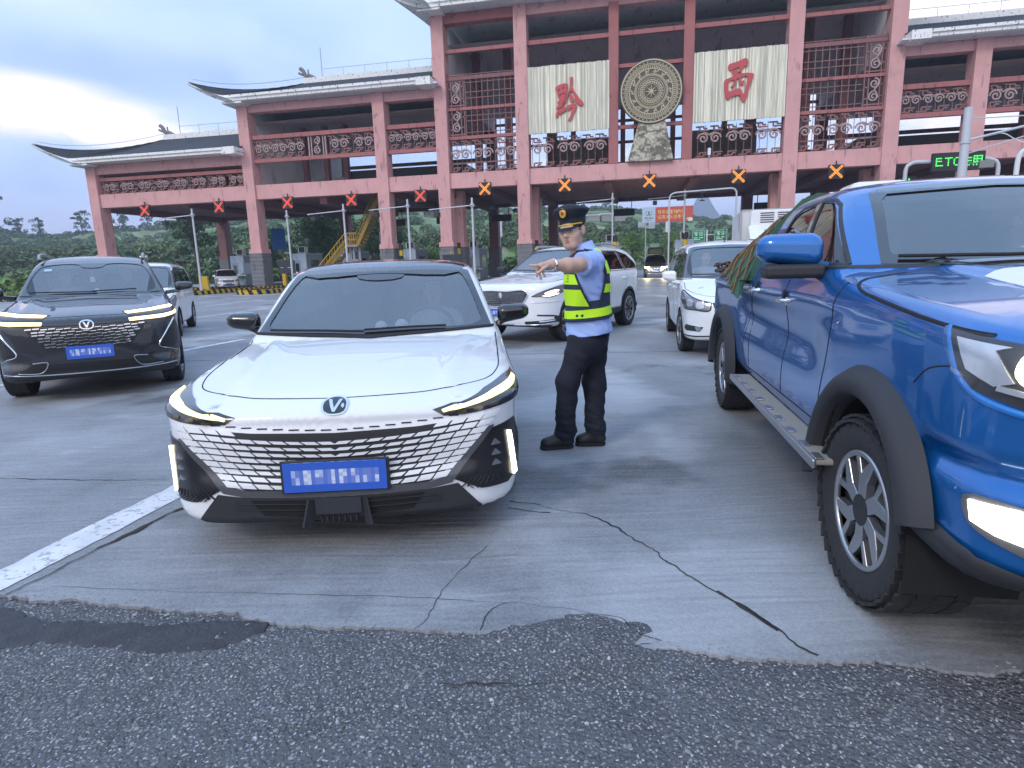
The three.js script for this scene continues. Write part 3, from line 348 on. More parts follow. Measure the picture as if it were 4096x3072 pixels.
// roofs: slate tiled slopes with a white plastered eave that flares up into a long tip
function wingRoof(X, xCol, xEnd, yE, h, ridgeX, yR, zR, tip, zF) {
  // X maps x for the mirrored wing; fascia runs from the inner end (xEnd) to the corner (xCol), then flares to the tip
  const n = 46, fl = X(1) > X(0) ? 1 : -1, path = []; for (let i = 0; i <= n; i++) { const u = i / n; if (u < 0.55) path.push([lerp(xEnd, xCol, u / 0.55), 0, zF, 1]); else { const w = (u - 0.55) / 0.45; path.push([lerp(xCol, tip[0], w), (tip[1] - yE) * w ** 1.5, lerp(zF, tip[2], w), lerp(1, 0.42, w)]); } }
  const at = (u) => { const f = u * n, i = min(n - 1, Math.floor(f)), t = f - i; return path[i].map((q, k) => lerp(q, path[i + 1][k], t)); };
  const gs = []; const P = (u, yy, zz) => { const p = at(u); return [X(p[0]), yE + p[1] + yy * p[3], p[2] + zz]; };
  const F = (f) => uvBox(sheet(60, 2, f));
  const eave = [F((u, v) => P(u, v * h * 0.55, 0)), F((u, v) => P(u, h * 0.55, 0.12 * v)), F((u, v) => P(u, h * (0.55 + 0.45 * v), 0.12)), F((u, v) => { const p = P(u, 0, 0), w = max(0, (u - 0.55) / 0.45); return [lerp(p[0], X(xCol + 1.2), v * w * 0.85), lerp(p[1], yE - 0.0, v * w), p[2] - v * lerp(1.15, 2.4, w)]; }), F((u, v) => P(u, h, 0.12 - 0.5 * v))];
  const side = (u) => { const w = max(0, 1 - u / 0.3), e = P(1, 0, 0); return [lerp(X(xCol - 0.5), e[0], w ** 1.75), lerp(yE, e[1], w ** 1.75), lerp(tip[2], REAR - 1, u)]; };
  eave.push(uvBox(sheet(24, 2, (u, v) => { const e = side(u); return [e[0], e[1] + v * h * lerp(1, 0.42, max(0, 1 - u / 0.3)), e[2]]; })), uvBox(sheet(24, 4, (u, v) => { const e = side(u); return [lerp(e[0], X(xCol + 0.6), v), lerp(e[1], yE - 0.02, v), e[2]]; })));
  const bend = (u, p, q) => { const w = max(0, (u - 0.55) / 0.45), s = sst(0, 0.5, w); const m = [lerp(p[0], q[0], 0.5), lerp(p[1], q[1], 0.5) - 0.55, lerp(p[2], q[2], 0.5)], c = [X(xCol + 0.6), yE + h + 0.1, zF - 0.8]; return m.map((k, i) => lerp(k, c[i], s)); };
  const r = part('roof', (() => { const t = []; const rx = (u) => u < 0.55 ? lerp(xEnd, ridgeX, u / 0.55) : ridgeX; for (let k = 0; k < 1; k++) t.push(uvBox(sheet(90, 26, (u, v) => { const p = P(u, h - 0.06, 0.02), q = [X(rx(u)), yR, zR], w = max(0, (u - 0.55) / 0.45), c = bend(u, p, q), rib = u < 0.98 ? 0.035 * abs(sin(v * 26 * PI / 2)) : 0, o = 1 - v; return [0, 1, 2].map((i) => o * o * p[i] + 2 * v * o * c[i] + v * v * q[i] + (i === 1 ? rib : 0)); })));
    t.push(uvBox(sheet(4, 4, (u, v) => [lerp(X(xEnd), X(ridgeX), u), lerp(yR, yE, v), lerp(zR, REAR - 1, v)]))); t.push(uvBox(sheet(24, 10, (u, v) => { const e = side(u), p = [e[0], e[1] + h * 0.5, e[2]], q = [X(ridgeX), yR, zR - (u > 0.3 ? (u - 0.3) * 6 : 0)], k = 1 - sst(0, 0.3, u), m = [lerp(p[0], q[0], 0.5), lerp(p[1], q[1], 0.5) - 0.4, lerp(p[2], q[2], 0.5)], c = [X(xCol + 0.6), yE + h + 0.1, zF - 0.8], o = 1 - v; return [0, 1, 2].map((i) => o * o * p[i] + 2 * v * o * lerp(m[i], c[i], k) + v * v * q[i]); }))); return t; })(), tileM, station);
  part('eave', eave, whiteWash, r);
  part('ridge', [B(min(X(xEnd), X(ridgeX)), max(X(xEnd), X(ridgeX)), yR - 0.1, yR + 0.34, zR - 0.2, zR + 0.2)], whiteWash, r);
  const bx = X(ridgeX), g2 = [tube([[bx + fl * 0.9, yR + 0.3, zR], [bx + fl * 0.4, yR + 0.55, zR], [bx + fl * 0.15, yR + 0.5, zR], [bx - fl * 0.1, yR + 0.95, zR], [bx - fl * 0.35, yR + 1.15, zR]], 0.16, 7, 20), rod([bx - fl * 0.05, yR + 0.6, zR], [bx - fl * 0.5, yR + 0.8, zR], 0.09), rod([bx + fl * 0.4, yR + 0.5, zR], [bx + fl * 0.35, yR + 1.0, zR], 0.06)]; part('ridge_ornament', g2, mat([0.2, 0.2, 0.19], { roughness: 1 }), r);
  const rods = [rod([X(ridgeX + 1.6), yR + 0.3, zR], [X(ridgeX + 1.6), yR + 2.6, zR], 0.03), rod([X(ridgeX + 1.6), yR + 0.95, zR], [X(xEnd), yR + 0.95, zR], 0.018)]; for (let x = ridgeX + 1.6; x < xEnd; x += 1.9) rods.push(rod([X(x), yR + 0.3, zR], [X(x), yR + 0.95, zR], 0.018));
  { const hip = [], a = P(0.92, h, 0), q = [X(ridgeX), yR, zR], c = bend(0.92, a, q); for (let i = 0; i <= 10; i++) { const v = i / 10, o = 1 - v; hip.push([0, 1, 2].map((k) => o * o * a[k] + 2 * v * o * c[k] + v * v * q[k] + (k === 1 ? 0.45 : 0))); } rods.push(tube(hip, 0.018, 4, 24)); }
  part('lightning_rod', rods, mat([0.3, 0.32, 0.36], { roughness: 0.6 }), r);
  // small white cap above the corner column, and the inner end block
  part('corner_cap', B(min(X(xCol - 0.45), X(xCol + 1.2)), max(X(xCol - 0.45), X(xCol + 1.2)), yE - 0.16, yE - 0.02, -1.2, zF - 0.05), whiteWash, r); part('roof_end', B(min(X(xEnd - 1.1), X(xEnd)), max(X(xEnd - 1.1), X(xEnd)), yE - 0.12, yE + h * 1.02, -0.6, zF + 0.18), whiteWash, r);
}
for (const X of [(x) => x, (x) => CX - x]) {
  wingRoof(X, -35.9, -21.0, 10.52, 0.40, -31.6, 13.15, -4.6, [-38.9, 12.0, 1.8], 1.0);
  wingRoof(X, -21.3, -5.0, 14.19, 0.40, -17.9, 16.75, -5.0, [-23.9, 15.4, 1.8], 1.0);
  wingRoof(X, -5.3, 10.3, 18.98, 0.46, -2.5, 23.5, -6.0, [-10.5, 21.8, 2.2], 1.1);
}
// name boards of bamboo with raised red characters
{
  const board = (x0, x1, y0, y1, label) => {
    const b = part('sign_board', B(x0 - 0.02, x1 + 0.02, y0 + 0.02, y1 - 0.02, -0.2, -0.06), mat([0.3, 0.28, 0.22], { roughness: 1 }), station, label); const gs = [];
    for (let x = x0; x < x1;) { const w = rr(0.065, 0.1), k = rr(0.5, 1.0), c = [0.82 * k + 0.1, 0.79 * k + 0.1, 0.64 * k + 0.09]; gs.push(oneColour(new THREE.CylinderGeometry(w / 2, w / 2, y1 - y0 + rr(-0.05, 0.05), 7, 5, true, -PI / 2, PI).translate(x + w / 2, (y0 + y1) / 2, -0.06), c)); x += w * 1.04; }
    gs.forEach((g) => { const p = g.attributes.position, c = g.attributes.color; for (let i = 0; i < p.count; i++) { const k = 0.82 + 0.36 * hash2(Math.round(p.getY(i) * 3), Math.round(p.getX(i) * 20)); c.setXYZ(i, c.getX(i) * k, c.getY(i) * k, c.getZ(i) * k); } });
    const s = part('bamboo_slats', gs, mat([1, 1, 1], { vertexColors: true, roughness: 0.9, side: THREE.DoubleSide }), b); s.userData.kind = 'stuff'; return b;
  };
  const L = board(1.75, 7.4, 10.45, 14.87, 'pale bamboo board with one red brush character at left'), R = board(13.03, 18.82, 10.42, 14.82, 'pale bamboo board with one red brush character at right');
  const red = mat([0.48, 0.075, 0.08], { roughness: 0.6 });
  const smooth = (p) => new THREE.Shape(new THREE.CatmullRomCurve3(p.map((q) => V(q[0], q[1], 0)), true, 'centripetal').getPoints(p.length * 6).map((q) => new THREE.Vector2(q.x, q.y)));
  // left character, strokes in board units (x right, y up), traced as brush strokes
  const q1 = [[[-0.63, 0.68], [-0.3, 0.86], [0.02, 0.9], [0.18, 0.84], [0.06, 0.2], [-0.02, -0.05], [0.0, -0.3], [-0.14, -0.42], [-0.55, -0.6], [-0.58, -0.48], [-0.42, -0.36], [-0.5, -0.28], [-0.5, -0.16], [-0.36, -0.08], [-0.42, 0.02], [-0.55, 0.45]], [[-0.65, -1.02], [-0.52, -0.7], [-0.42, -0.66], [-0.45, -0.85], [-0.52, -1.08], [-0.6, -1.12]], [[-0.4, -0.66], [-0.3, -0.62], [-0.24, -0.8], [-0.3, -0.95], [-0.38, -0.94]], [[-0.26, -0.6], [-0.17, -0.54], [-0.06, -0.8], [-0.16, -0.84], [-0.24, -0.74]], [[-0.12, -0.52], [-0.02, -0.5], [0.08, -0.66], [0.04, -0.76], [-0.04, -0.74]],
    [[0.36, 1.18], [0.44, 1.26], [0.54, 1.2], [0.52, 0.95], [0.5, 0.75], [0.56, 0.55], [0.78, 0.22], [1.02, -0.1], [1.24, -0.34], [1.24, -0.44], [1.12, -0.5], [0.9, -0.42], [0.72, -0.22], [0.68, 0.0], [0.44, 0.42], [0.3, 0.3], [0.1, -0.12], [-0.12, -0.4], [-0.2, -0.36], [0.05, 0.0], [0.24, 0.36], [0.38, 0.7]],
    [[0.33, 0.22], [0.44, 0.18], [0.62, -0.1], [0.6, -0.22], [0.44, -0.24], [0.36, -0.06]],
    [[0.14, -0.46], [0.34, -0.4], [0.55, -0.34], [0.72, -0.38], [0.78, -0.52], [0.64, -0.85], [0.52, -1.1], [0.36, -1.34], [0.22, -1.34], [0.36, -1.08], [0.46, -0.8], [0.5, -0.6], [0.36, -0.62], [0.22, -0.74], [0.14, -0.62]]];
  const holes = [[[-0.46, 0.5], [-0.36, 0.62], [-0.3, 0.6], [-0.4, 0.46]], [[-0.17, 0.62], [-0.08, 0.72], [-0.04, 0.6], [-0.13, 0.58]], [[-0.4, 0.18], [-0.28, 0.3], [-0.24, 0.26], [-0.36, 0.14]], [[-0.16, 0.28], [-0.06, 0.38], [-0.02, 0.3], [-0.1, 0.24]]];
  const gs = q1.map((p, i) => { const s = smooth(p); if (!i) for (const h of holes) s.holes.push(new THREE.Path(h.map((q) => new THREE.Vector2(...q)))); return new THREE.ExtrudeGeometry(s, { depth: 0.09, bevelEnabled: true, bevelSize: 0.012, bevelThickness: 0.02, bevelSegments: 1 }).scale(1.02, 1.08, 1).translate(4.38, 12.62, 0.0); });
  part('raised_character', gs, red, L);
  const q2 = [[[-0.75, 1.15], [-0.2, 1.32], [0.3, 1.48], [0.42, 1.4], [0.42, 1.06], [0.24, 0.98], [0.12, 0.9], [0.02, 0.62], [0.5, 0.58], [0.82, 0.5], [0.82, 0.36], [0.62, -0.2], [0.44, -0.9], [0.24, -1.2], [0.1, -0.98], [0.0, -0.74], [-0.55, -0.84], [-0.74, -0.98], [-0.9, -0.7], [-0.98, 0.0], [-0.94, 0.24], [-0.46, 0.46], [-0.5, 0.68], [-0.5, 0.78], [-0.4, 0.82], [-0.24, 0.8], [-0.12, 0.74], [-0.1, 0.98], [-0.68, 0.82]]];
  const h2 = [[[-0.2, 0.52], [0.0, 0.5], [0.02, 0.62], [-0.1, 0.68], [-0.16, 0.62]], [[-0.7, 0.12], [-0.36, 0.24], [-0.38, 0.06], [-0.52, -0.12], [-0.58, -0.2], [-0.4, -0.24], [-0.3, -0.1], [-0.2, 0.28], [-0.1, 0.3], [-0.02, -0.08], [0.18, -0.14], [0.28, 0.08], [0.24, 0.14], [0.06, 0.1], [0.06, 0.34], [0.42, 0.38], [0.42, -0.1], [0.3, -0.62], [0.2, -0.66], [0.08, -0.38], [-0.16, -0.32], [-0.58, -0.46], [-0.7, -0.42]]];
  const s2 = smooth(q2[0]); for (const h of h2) s2.holes.push(new THREE.Path(new THREE.CatmullRomCurve3(h.map((q) => V(q[0], q[1], 0)), true, 'centripetal').getPoints(h.length * 5).map((q) => new THREE.Vector2(q.x, q.y))));
  part('raised_character', new THREE.ExtrudeGeometry(s2, { depth: 0.09, bevelEnabled: true, bevelSize: 0.012, bevelThickness: 0.02, bevelSegments: 1 }).translate(15.95, 12.68, 0.0), red, R);
}
// bronze drum disc on a stone pedestal
{
  const cx = 10.24, cy = 12.58, R = 2.02; const darkBr = mat([0.13, 0.115, 0.09], { map: grimeTex, roughness: 0.8 }), paleBr = mat([0.66, 0.58, 0.40], { map: grimeTex, roughness: 0.75 });
  const d = part('bronze_drum', [cylZ(R, 0.4, cx, cy, 0.05, 64), new THREE.TorusGeometry(R - 0.03, 0.1, 8, 72).translate(cx, cy, 0.18)].map((g) => uvBox(g)), darkBr, station, 'round drum face with rings of pale relief');
  const z = 0.27, rel = []; for (const [r, w] of [[1.97, 0.05], [1.74, 0.025], [1.66, 0.025], [1.42, 0.035], [1.08, 0.03], [0.98, 0.02], [0.86, 0.02], [0.72, 0.03], [0.47, 0.02]]) rel.push(new THREE.TorusGeometry(r, w, 5, 72).translate(cx, cy, z));
  const ring = (n, r, w, h, sk = 0) => { for (let i = 0; i < n; i++) { const a = i / n * 2 * PI; rel.push(new THREE.BoxGeometry(w, h, 0.06).rotateZ(a + sk - PI / 2).translate(cx + cos(a) * r, cy + sin(a) * r, z)); } };
  ring(78, 1.54, 0.05, 0.16); ring(52, 1.03, 0.035, 0.1); ring(26, 0.6, 0.07, 0.16, 0.6); for (let i = 0; i < 44; i++) { const a = i / 44 * 2 * PI; rel.push(ball(0.045, cx + cos(a) * 1.84, cy + sin(a) * 1.84, z, 1, 1, 0.6, 6)); } for (let i = 0; i < 24; i++) { const a = i / 24 * 2 * PI; rel.push(ball(0.035, cx + cos(a) * 0.79, cy + sin(a) * 0.79, z, 1, 1, 0.6, 6)); }
  for (let i = 0; i < 14; i++) { const a = i / 14 * 2 * PI, fx = cx + cos(a) * 1.25, fy = cy + sin(a) * 1.25; const f = [tube([[-0.15, -0.05, 0], [-0.03, 0.03, 0], [0.08, 0.0, 0], [0.17, 0.07, 0]], 0.035, 5, 10), rod([-0.02, 0.02, 0], [-0.07, 0.13, 0], 0.03), rod([0.05, 0, 0], [0.02, -0.12, 0], 0.025), rod([-0.05, 0, 0], [-0.1, -0.13, 0], 0.025), ball(0.05, 0.18, 0.1, 0, 1, 1, 0.7, 6)]; for (const g of f) rel.push(g.rotateZ(a - PI / 2 + (i % 3) * 0.3).translate(fx, fy, z)); }
  const star = []; for (let i = 0; i < 16; i++) { const a = i / 16 * 2 * PI + PI / 2, r = i & 1 ? 0.09 : 0.45; star.push([cos(a) * r, sin(a) * r]); } rel.push(extrude(star, 0.06).translate(cx, cy, z - 0.02));
  part('relief', rel.map((g) => uvBox(g)), paleBr, d);
  const stone = mat([1, 1, 1], { map: tex(512, 512, (u, v) => { const n = fbm(u * 7, v * 9, 5, 63), m = fbm(u * 26, v * 26, 4, 26), k = lerp(0.16, 0.52, sst(0.36, 0.62, n * 0.6 + m * 0.4)); return [k, k * 0.94, k * 0.74]; }), bumpMap: tex(256, 256, (u, v) => fbm(u * 10, v * 10, 4, 10), false), bumpScale: 0.08, roughness: 1 }); stone.map.repeat.set(0.4, 0.4); stone.bumpMap.repeat.set(0.5, 0.5);
  const ped = part('pedestal', uvBox(extrude([[8.68, 8.13], [11.8, 8.13], [11.2, 10.75], [9.45, 10.75]], 0.9, 0.05).translate(0, 0, -0.75)), stone, station); const dm = []; for (const [x, y, w, h] of [[9.95, 9.75, 0.26, 0.34], [10.75, 9.78, 0.26, 0.32], [9.35, 9.5, 0.2, 0.3], [11.15, 9.5, 0.18, 0.28], [10.35, 9.45, 0.2, 0.24]]) dm.push(extrude([[-w, 0], [0, -h], [w, 0], [0, h]], 0.06, 0.03).translate(x, y, 0.14)); part('carved_band', dm.map((g) => uvBox(g)), stone, ped);
  part('floodlight', [boxAt(14.05, 14.25, 8.3, 8.75, -0.1, 0.05), rod([14.15, 8.15, -0.05], [14.15, 8.35, -0.05], 0.03)], mat([0.7, 0.72, 0.75], { roughness: 0.4 }), station);
}
// ---------------------------------------------------------------- vehicle kit: a body is a smooth solid made from side, plan and front outlines
const chaikin = (p, n = 2) => { for (let k = 0; k < n; k++) { const q = []; for (let i = 0; i < p.length; i++) { const a = p[i], b = p[(i + 1) % p.length]; q.push([a[0] * 0.78 + b[0] * 0.22, a[1] * 0.78 + b[1] * 0.22], [a[0] * 0.22 + b[0] * 0.78, a[1] * 0.22 + b[1] * 0.78]); } p = q; } return p; };
function polySdf(p) {
  const n = p.length, X = new Float64Array(n), Y = new Float64Array(n), EX = new Float64Array(n), EY = new Float64Array(n), IL = new Float64Array(n);
  for (let i = 0; i < n; i++) { const a = p[i], b = p[(i + n - 1) % n]; X[i] = a[0]; Y[i] = a[1]; EX[i] = b[0] - a[0]; EY[i] = b[1] - a[1]; IL[i] = 1 / (EX[i] ** 2 + EY[i] ** 2 + 1e-12); }
  return (x, y) => { let d = 1e9, s = 1; for (let i = 0; i < n; i++) { const wx = x - X[i], wy = y - Y[i]; let t = (wx * EX[i] + wy * EY[i]) * IL[i]; t = t < 0 ? 0 : t > 1 ? 1 : t; const bx = wx - EX[i] * t, by = wy - EY[i] * t, q = bx * bx + by * by; if (q < d) d = q; const j = i ? i - 1 : n - 1, c1 = y >= Y[i], c2 = y < Y[j], c3 = EX[i] * wy > EY[i] * wx; if ((c1 && c2 && c3) || (!c1 && !c2 && !c3)) s = -s; } return s * Math.sqrt(d); };
}
const smax = (a, b, k) => { const h = max(k - abs(a - b), 0) / k; return max(a, b) + h * h * k * 0.25; };
class Body {
  constructor(o) {
    this.o = o; const S = polySdf(chaikin(o.side)), P = polySdf(chaikin([...o.plan, [-1.5, o.plan[o.plan.length - 1][1]], [-1.5, o.plan[0][1]]])), F = polySdf(chaikin([...o.front, [-1.5, o.front[o.front.length - 1][1]], [-1.5, o.front[0][1]]]));
    const k = o.k ?? 0.08, bow = o.bow ?? (() => 0), crown = o.crown ?? 0.03, mod = o.mod;
    this.f = (x, y, z) => { const ax = abs(x); let d = smax(smax(S(z + bow(ax, y, z), y + crown * ax * ax), P(ax, z), k), F(ax, y), o.k2 ?? k); if (mod) d = mod(d, ax, y, z); return d; };
  }
  normal(x, y, z) { const e = 0.004, f = this.f, n = V(f(x + e, y, z) - f(x - e, y, z), f(x, y + e, z) - f(x, y - e, z), f(x, y, z + e) - f(x, y, z - e)); return n.normalize(); }
  shell(nt = 120, nm = 60, nc = 22) {
    const o = this.o, [zf, zr] = o.spine, y0 = o.spineY, y1 = o.spineYr ?? y0, rings = [];
    for (let i = 0; i < nc; i++) rings.push([zf, 1 - i / nc, y0]); for (let i = 0; i <= nm; i++) rings.push([lerp(zf, zr, i / nm), 0, lerp(y0, y1, i / nm)]); for (let i = 1; i <= nc; i++) rings.push([zr, -i / nc, y1]);
    const pos = [], nor = [], idx = [];
    for (const [z0, q, yy] of rings) for (let j = 0; j <= nt; j++) {
      const th = (j % nt) / nt * 2 * PI, ph = q * PI / 2, dx = cos(th) * cos(ph), dy = sin(th) * cos(ph), dz = sin(ph); let t = 0.02, dd = -0.1;
      for (let k = 0; k < 60; k++) { dd = this.f(dx * t, yy + dy * t, z0 + dz * t); if (dd > -4e-4) break; t += -dd * 0.92; }
      const x = dx * t, y = yy + dy * t, z = z0 + dz * t, n = this.normal(x, y, z); pos.push(x, y, z); nor.push(n.x, n.y, n.z);
    }
    const R = rings.length; for (let i = 0; i < R - 1; i++) for (let j = 0; j < nt; j++) { const a = i * (nt + 1) + j, b = a + 1, c = a + nt + 1, d = c + 1; if (i > 0) idx.push(a, c, b); else idx.push(a, c, d); if (i > 0 && i < R - 2) idx.push(b, c, d); else if (i === 0) { } else idx.push(b, c, d); }
    const g = new THREE.BufferGeometry(); g.setAttribute('position', new THREE.Float32BufferAttribute(pos, 3)); g.setAttribute('normal', new THREE.Float32BufferAttribute(nor, 3)); g.setAttribute('uv', new THREE.Float32BufferAttribute(new Float32Array(pos.length / 3 * 2), 2)); g.setIndex(idx); return g;
  }
  // first hit of the body from far along direction fr.d at frame point (u, v)
  hit(fr, u, v) { const o = fr.o(u, v); let t = 0; for (let k = 0; k < 90; k++) { const d = this.f(o[0] - fr.d[0] * t, o[1] - fr.d[1] * t, o[2] - fr.d[2] * t); if (d < 5e-4) break; t += d * 0.85; if (t > fr.far) { t = fr.far * 0.5; break; } } return V(o[0] - fr.d[0] * t, o[1] - fr.d[1] * t, o[2] - fr.d[2] * t); }
  lift(fr, u, v, off) { const p = this.hit(fr, u, v), n = this.normal(p.x, p.y, p.z); return [p.addScaledVector(n, off), n]; }
  // a thin shaped panel lying on the body
  patch(fr, poly, off = 0.006, o = {}) {
    const s = o.shape ?? shape2(poly); for (const h of o.holes ?? []) s.holes.push(new THREE.Path(h.map((q) => new THREE.Vector2(q[0], q[1]))));
    const ext = s.extractPoints(8); let V2 = ext.shape.concat(...ext.holes).map((q) => [q.x, q.y]), T = THREE.ShapeUtils.triangulateShape(ext.shape, ext.holes).map((t) => [...t]);
    const lim = o.fine ?? 0.045;
    for (let it = 0; it < 7; it++) { const mid = new Map(), L = (a, b) => hyp(V2[a][0] - V2[b][0], V2[a][1] - V2[b][1]); const M = (a, b) => { if (L(a, b) < lim) return -1; const k = a < b ? a + '_' + b : b + '_' + a; if (!mid.has(k)) { mid.set(k, V2.length); V2.push([(V2[a][0] + V2[b][0]) / 2, (V2[a][1] + V2[b][1]) / 2]); } return mid.get(k); };
      const N = []; let cut = 0; for (const [a, b, c] of T) { const x = M(a, b), y = M(b, c), z = M(c, a), k = (x >= 0) + (y >= 0) + (z >= 0); cut += k; if (k === 3) N.push([a, x, z], [x, b, y], [z, y, c], [x, y, z]); else if (k === 0) N.push([a, b, c]); else if (k === 1) { if (x >= 0) N.push([a, x, c], [x, b, c]); else if (y >= 0) N.push([a, b, y], [a, y, c]); else N.push([a, b, z], [z, b, c]); } else { if (x < 0) N.push([a, b, y], [a, y, z], [z, y, c]); else if (y < 0) N.push([a, x, z], [x, b, c], [x, c, z]); else N.push([a, x, c], [x, b, y], [x, y, c]); } } T = N; if (!cut) break; }
    const H = V2.map((q) => this.lift(fr, q[0], q[1], typeof off === 'function' ? off(q[0], q[1]) : off)), pos = [], nor = [], uv = []; const push = (i, low) => { const [p, n] = H[i]; pos.push(p.x - (low ? n.x * low : 0), p.y - (low ? n.y * low : 0), p.z - (low ? n.z * low : 0)); uv.push(V2[i][0], V2[i][1]); return n; };
    const flip = fr.flip; for (const [a, b, c] of T) for (const i of flip ? [a, c, b] : [a, b, c]) { const n = push(i, 0); nor.push(n.x, n.y, n.z); }
    if (!o.open) { const low = o.low ?? (off + 0.008), E = new Map(); for (const [a, b, c] of T) for (const [p, q] of [[a, b], [b, c], [c, a]]) { const k = p < q ? p + '_' + q : q + '_' + p; E.set(k, E.has(k) ? null : [p, q]); }
      for (const e of E.values()) if (e) { const [p, q] = flip ? [e[1], e[0]] : e; const A = H[p][0], Bq = H[q][0], n0 = H[p][1], wn = Bq.clone().sub(A).cross(n0).normalize(); for (const [i, l] of [[p, 0], [p, low], [q, 0], [q, 0], [p, low], [q, low]]) { push(i, l); nor.push(wn.x, wn.y, wn.z); } } }
    const g = new THREE.BufferGeometry(); g.setAttribute('position', new THREE.Float32BufferAttribute(pos, 3)); g.setAttribute('normal', new THREE.Float32BufferAttribute(nor, 3)); g.setAttribute('uv', new THREE.Float32BufferAttribute(uv, 2)); return g;
  }
  // a narrow raised bead along a polyline
  line(fr, pts, w = 0.006, off = 0.002, closed = false, step = 0.03) {
    const c = pts.length > 2 ? new THREE.CatmullRomCurve3(pts.map((p) => V(p[0], p[1], 0)), closed, 'centripetal') : new THREE.LineCurve3(V(pts[0][0], pts[0][1], 0), V(pts[1][0], pts[1][1], 0)); const L = c.getLength(), n = max(2, Math.ceil(L / step));
    const q = []; for (let i = 0; i <= n; i++) { const p = c.getPoint(i / n); q.push(this.lift(fr, p.x, p.y, 0)); }
    const pos = [], idx = []; for (let i = 0; i <= n; i++) { const [p, nn] = q[i], t = q[min(n, i + 1)][0].clone().sub(q[max(0, i - 1)][0]).normalize(), s = nn.clone().cross(t).normalize().multiplyScalar(w / 2); for (const [k, h] of [[-1, -0.004], [-0.7, off], [0.7, off], [1, -0.004]]) { const r = p.clone().addScaledVector(s, k).addScaledVector(nn, h); pos.push(r.x, r.y, r.z); } }
    for (let i = 0; i < n; i++) for (let k = 0; k < 3; k++) { const a = i * 4 + k, b = a + 1, cc = a + 4, d = cc + 1; idx.push(a, b, cc, b, d, cc); }
    const g = new THREE.BufferGeometry(); g.setAttribute('position', new THREE.Float32BufferAttribute(pos, 3)); g.setIndex(idx); g.computeVertexNormals(); return g;
  }
  tubeOn(fr, pts, r, off = 0, closed = false, n = 6) { const c = new THREE.CatmullRomCurve3(pts.map((p) => V(p[0], p[1], 0)), closed, 'centripetal'), m = max(4, Math.ceil(c.getLength() / 0.03)); const q = []; for (let i = 0; i <= m - (closed ? 1 : 0); i++) { const p = c.getPoint(i / m); q.push(this.lift(fr, p.x, p.y, off)[0]); } return new THREE.TubeGeometry(new THREE.CatmullRomCurve3(q, closed), m * 2, r, n, closed); }
}
const FRONT = { o: (u, v) => [u, v, 4], d: [0, 0, 1], far: 6 }, REARF = { o: (u, v) => [u, v, -4], d: [0, 0, -1], far: 6, flip: true };
const SIDE = (s) => ({ o: (u, v) => [s * 3, v, u], d: [s, 0, 0], far: 4, flip: s > 0 });          // (z, y)
const TOP = { o: (u, v) => [u, 4, v], d: [0, 1, 0], far: 5, flip: true };                            // (x, z)
const CORNER = (s, deg) => { const a = deg * PI / 180, c = cos(a), n = sin(a); return { o: (u, v) => [s * (u * c + n * 4), v, -u * n + c * 4], d: [s * n, 0, c], far: 7, flip: s < 0 }; };   // u grows outwards
const mir = (p) => p.map((q) => [-q[0], q[1], ...q.slice(2)]).reverse();
const smoothPoly = (p, k = 5) => new THREE.CatmullRomCurve3(p.map((q) => V(q[0], q[1], 0)), true, 'centripetal').getPoints(p.length * k).slice(0, -1).map((q) => [q.x, q.y]);
const inset = (p, d) => { const cx = p.reduce((s, q) => s + q[0], 0) / p.length, cy = p.reduce((s, q) => s + q[1], 0) / p.length; return p.map((q) => { const l = hyp(q[0] - cx, q[1] - cy), k = max(0.3, 1 - d / l); return [cx + (q[0] - cx) * k, cy + (q[1] - cy) * k]; }); };
// carve: body shell minus cutters; returns [outer paint faces, cut faces]
const evaluator = new Evaluator(); evaluator.attributes = ['position', 'normal', 'uv']; evaluator.useGroups = true;
function carve(geo, cutters) {
  let a = new Brush(prepI(geo), new THREE.MeshBasicMaterial()); a.updateMatrixWorld(); const m1 = a.material; const m2 = new THREE.MeshBasicMaterial();
  for (const c of cutters) { const b = new Brush(prepI(c), m2); b.updateMatrixWorld(); a = evaluator.evaluate(a, b, SUBTRACTION); }
  const g = a.geometry, mats = [a.material].flat(), out = [[], []], groups = g.groups.length ? g.groups : [{ start: 0, count: Infinity, materialIndex: 0 }], ix = g.index;
  for (const gr of groups) { const w = mats[gr.materialIndex] === m2 ? 1 : 0, e = min(gr.start + gr.count, ix ? ix.count : g.attributes.position.count); for (let i = gr.start; i < e; i++) out[w].push(ix ? ix.getX(i) : i); }
  return out.map((list) => { const r = new THREE.BufferGeometry(); for (const k of ['position', 'normal', 'uv']) { const s = g.attributes[k], n = s.itemSize, d = new Float32Array(list.length * n); for (let i = 0; i < list.length; i++) for (let j = 0; j < n; j++) d[i * n + j] = s.array[list[i] * n + j]; r.setAttribute(k, new THREE.BufferAttribute(d, n)); } return r; });
}
function prepI(g) { if (!g.attributes.uv) g.setAttribute('uv', new THREE.BufferAttribute(new Float32Array(g.attributes.position.count * 2), 2)); if (!g.attributes.normal) g.computeVertexNormals(); for (const k of Object.keys(g.attributes)) if (!['position', 'normal', 'uv'].includes(k)) g.deleteAttribute(k); g.clearGroups(); return g; }
const cutFront = (p, z0, z1) => extrude(p, z1 - z0).translate(0, 0, z0);                                        // polygon (x, y)
const cutSide = (p, x0, x1) => extrude(p.map((q) => [-q[0], q[1]]), x1 - x0).rotateY(PI / 2).translate(x0, 0, 0);  // polygon (z, y)
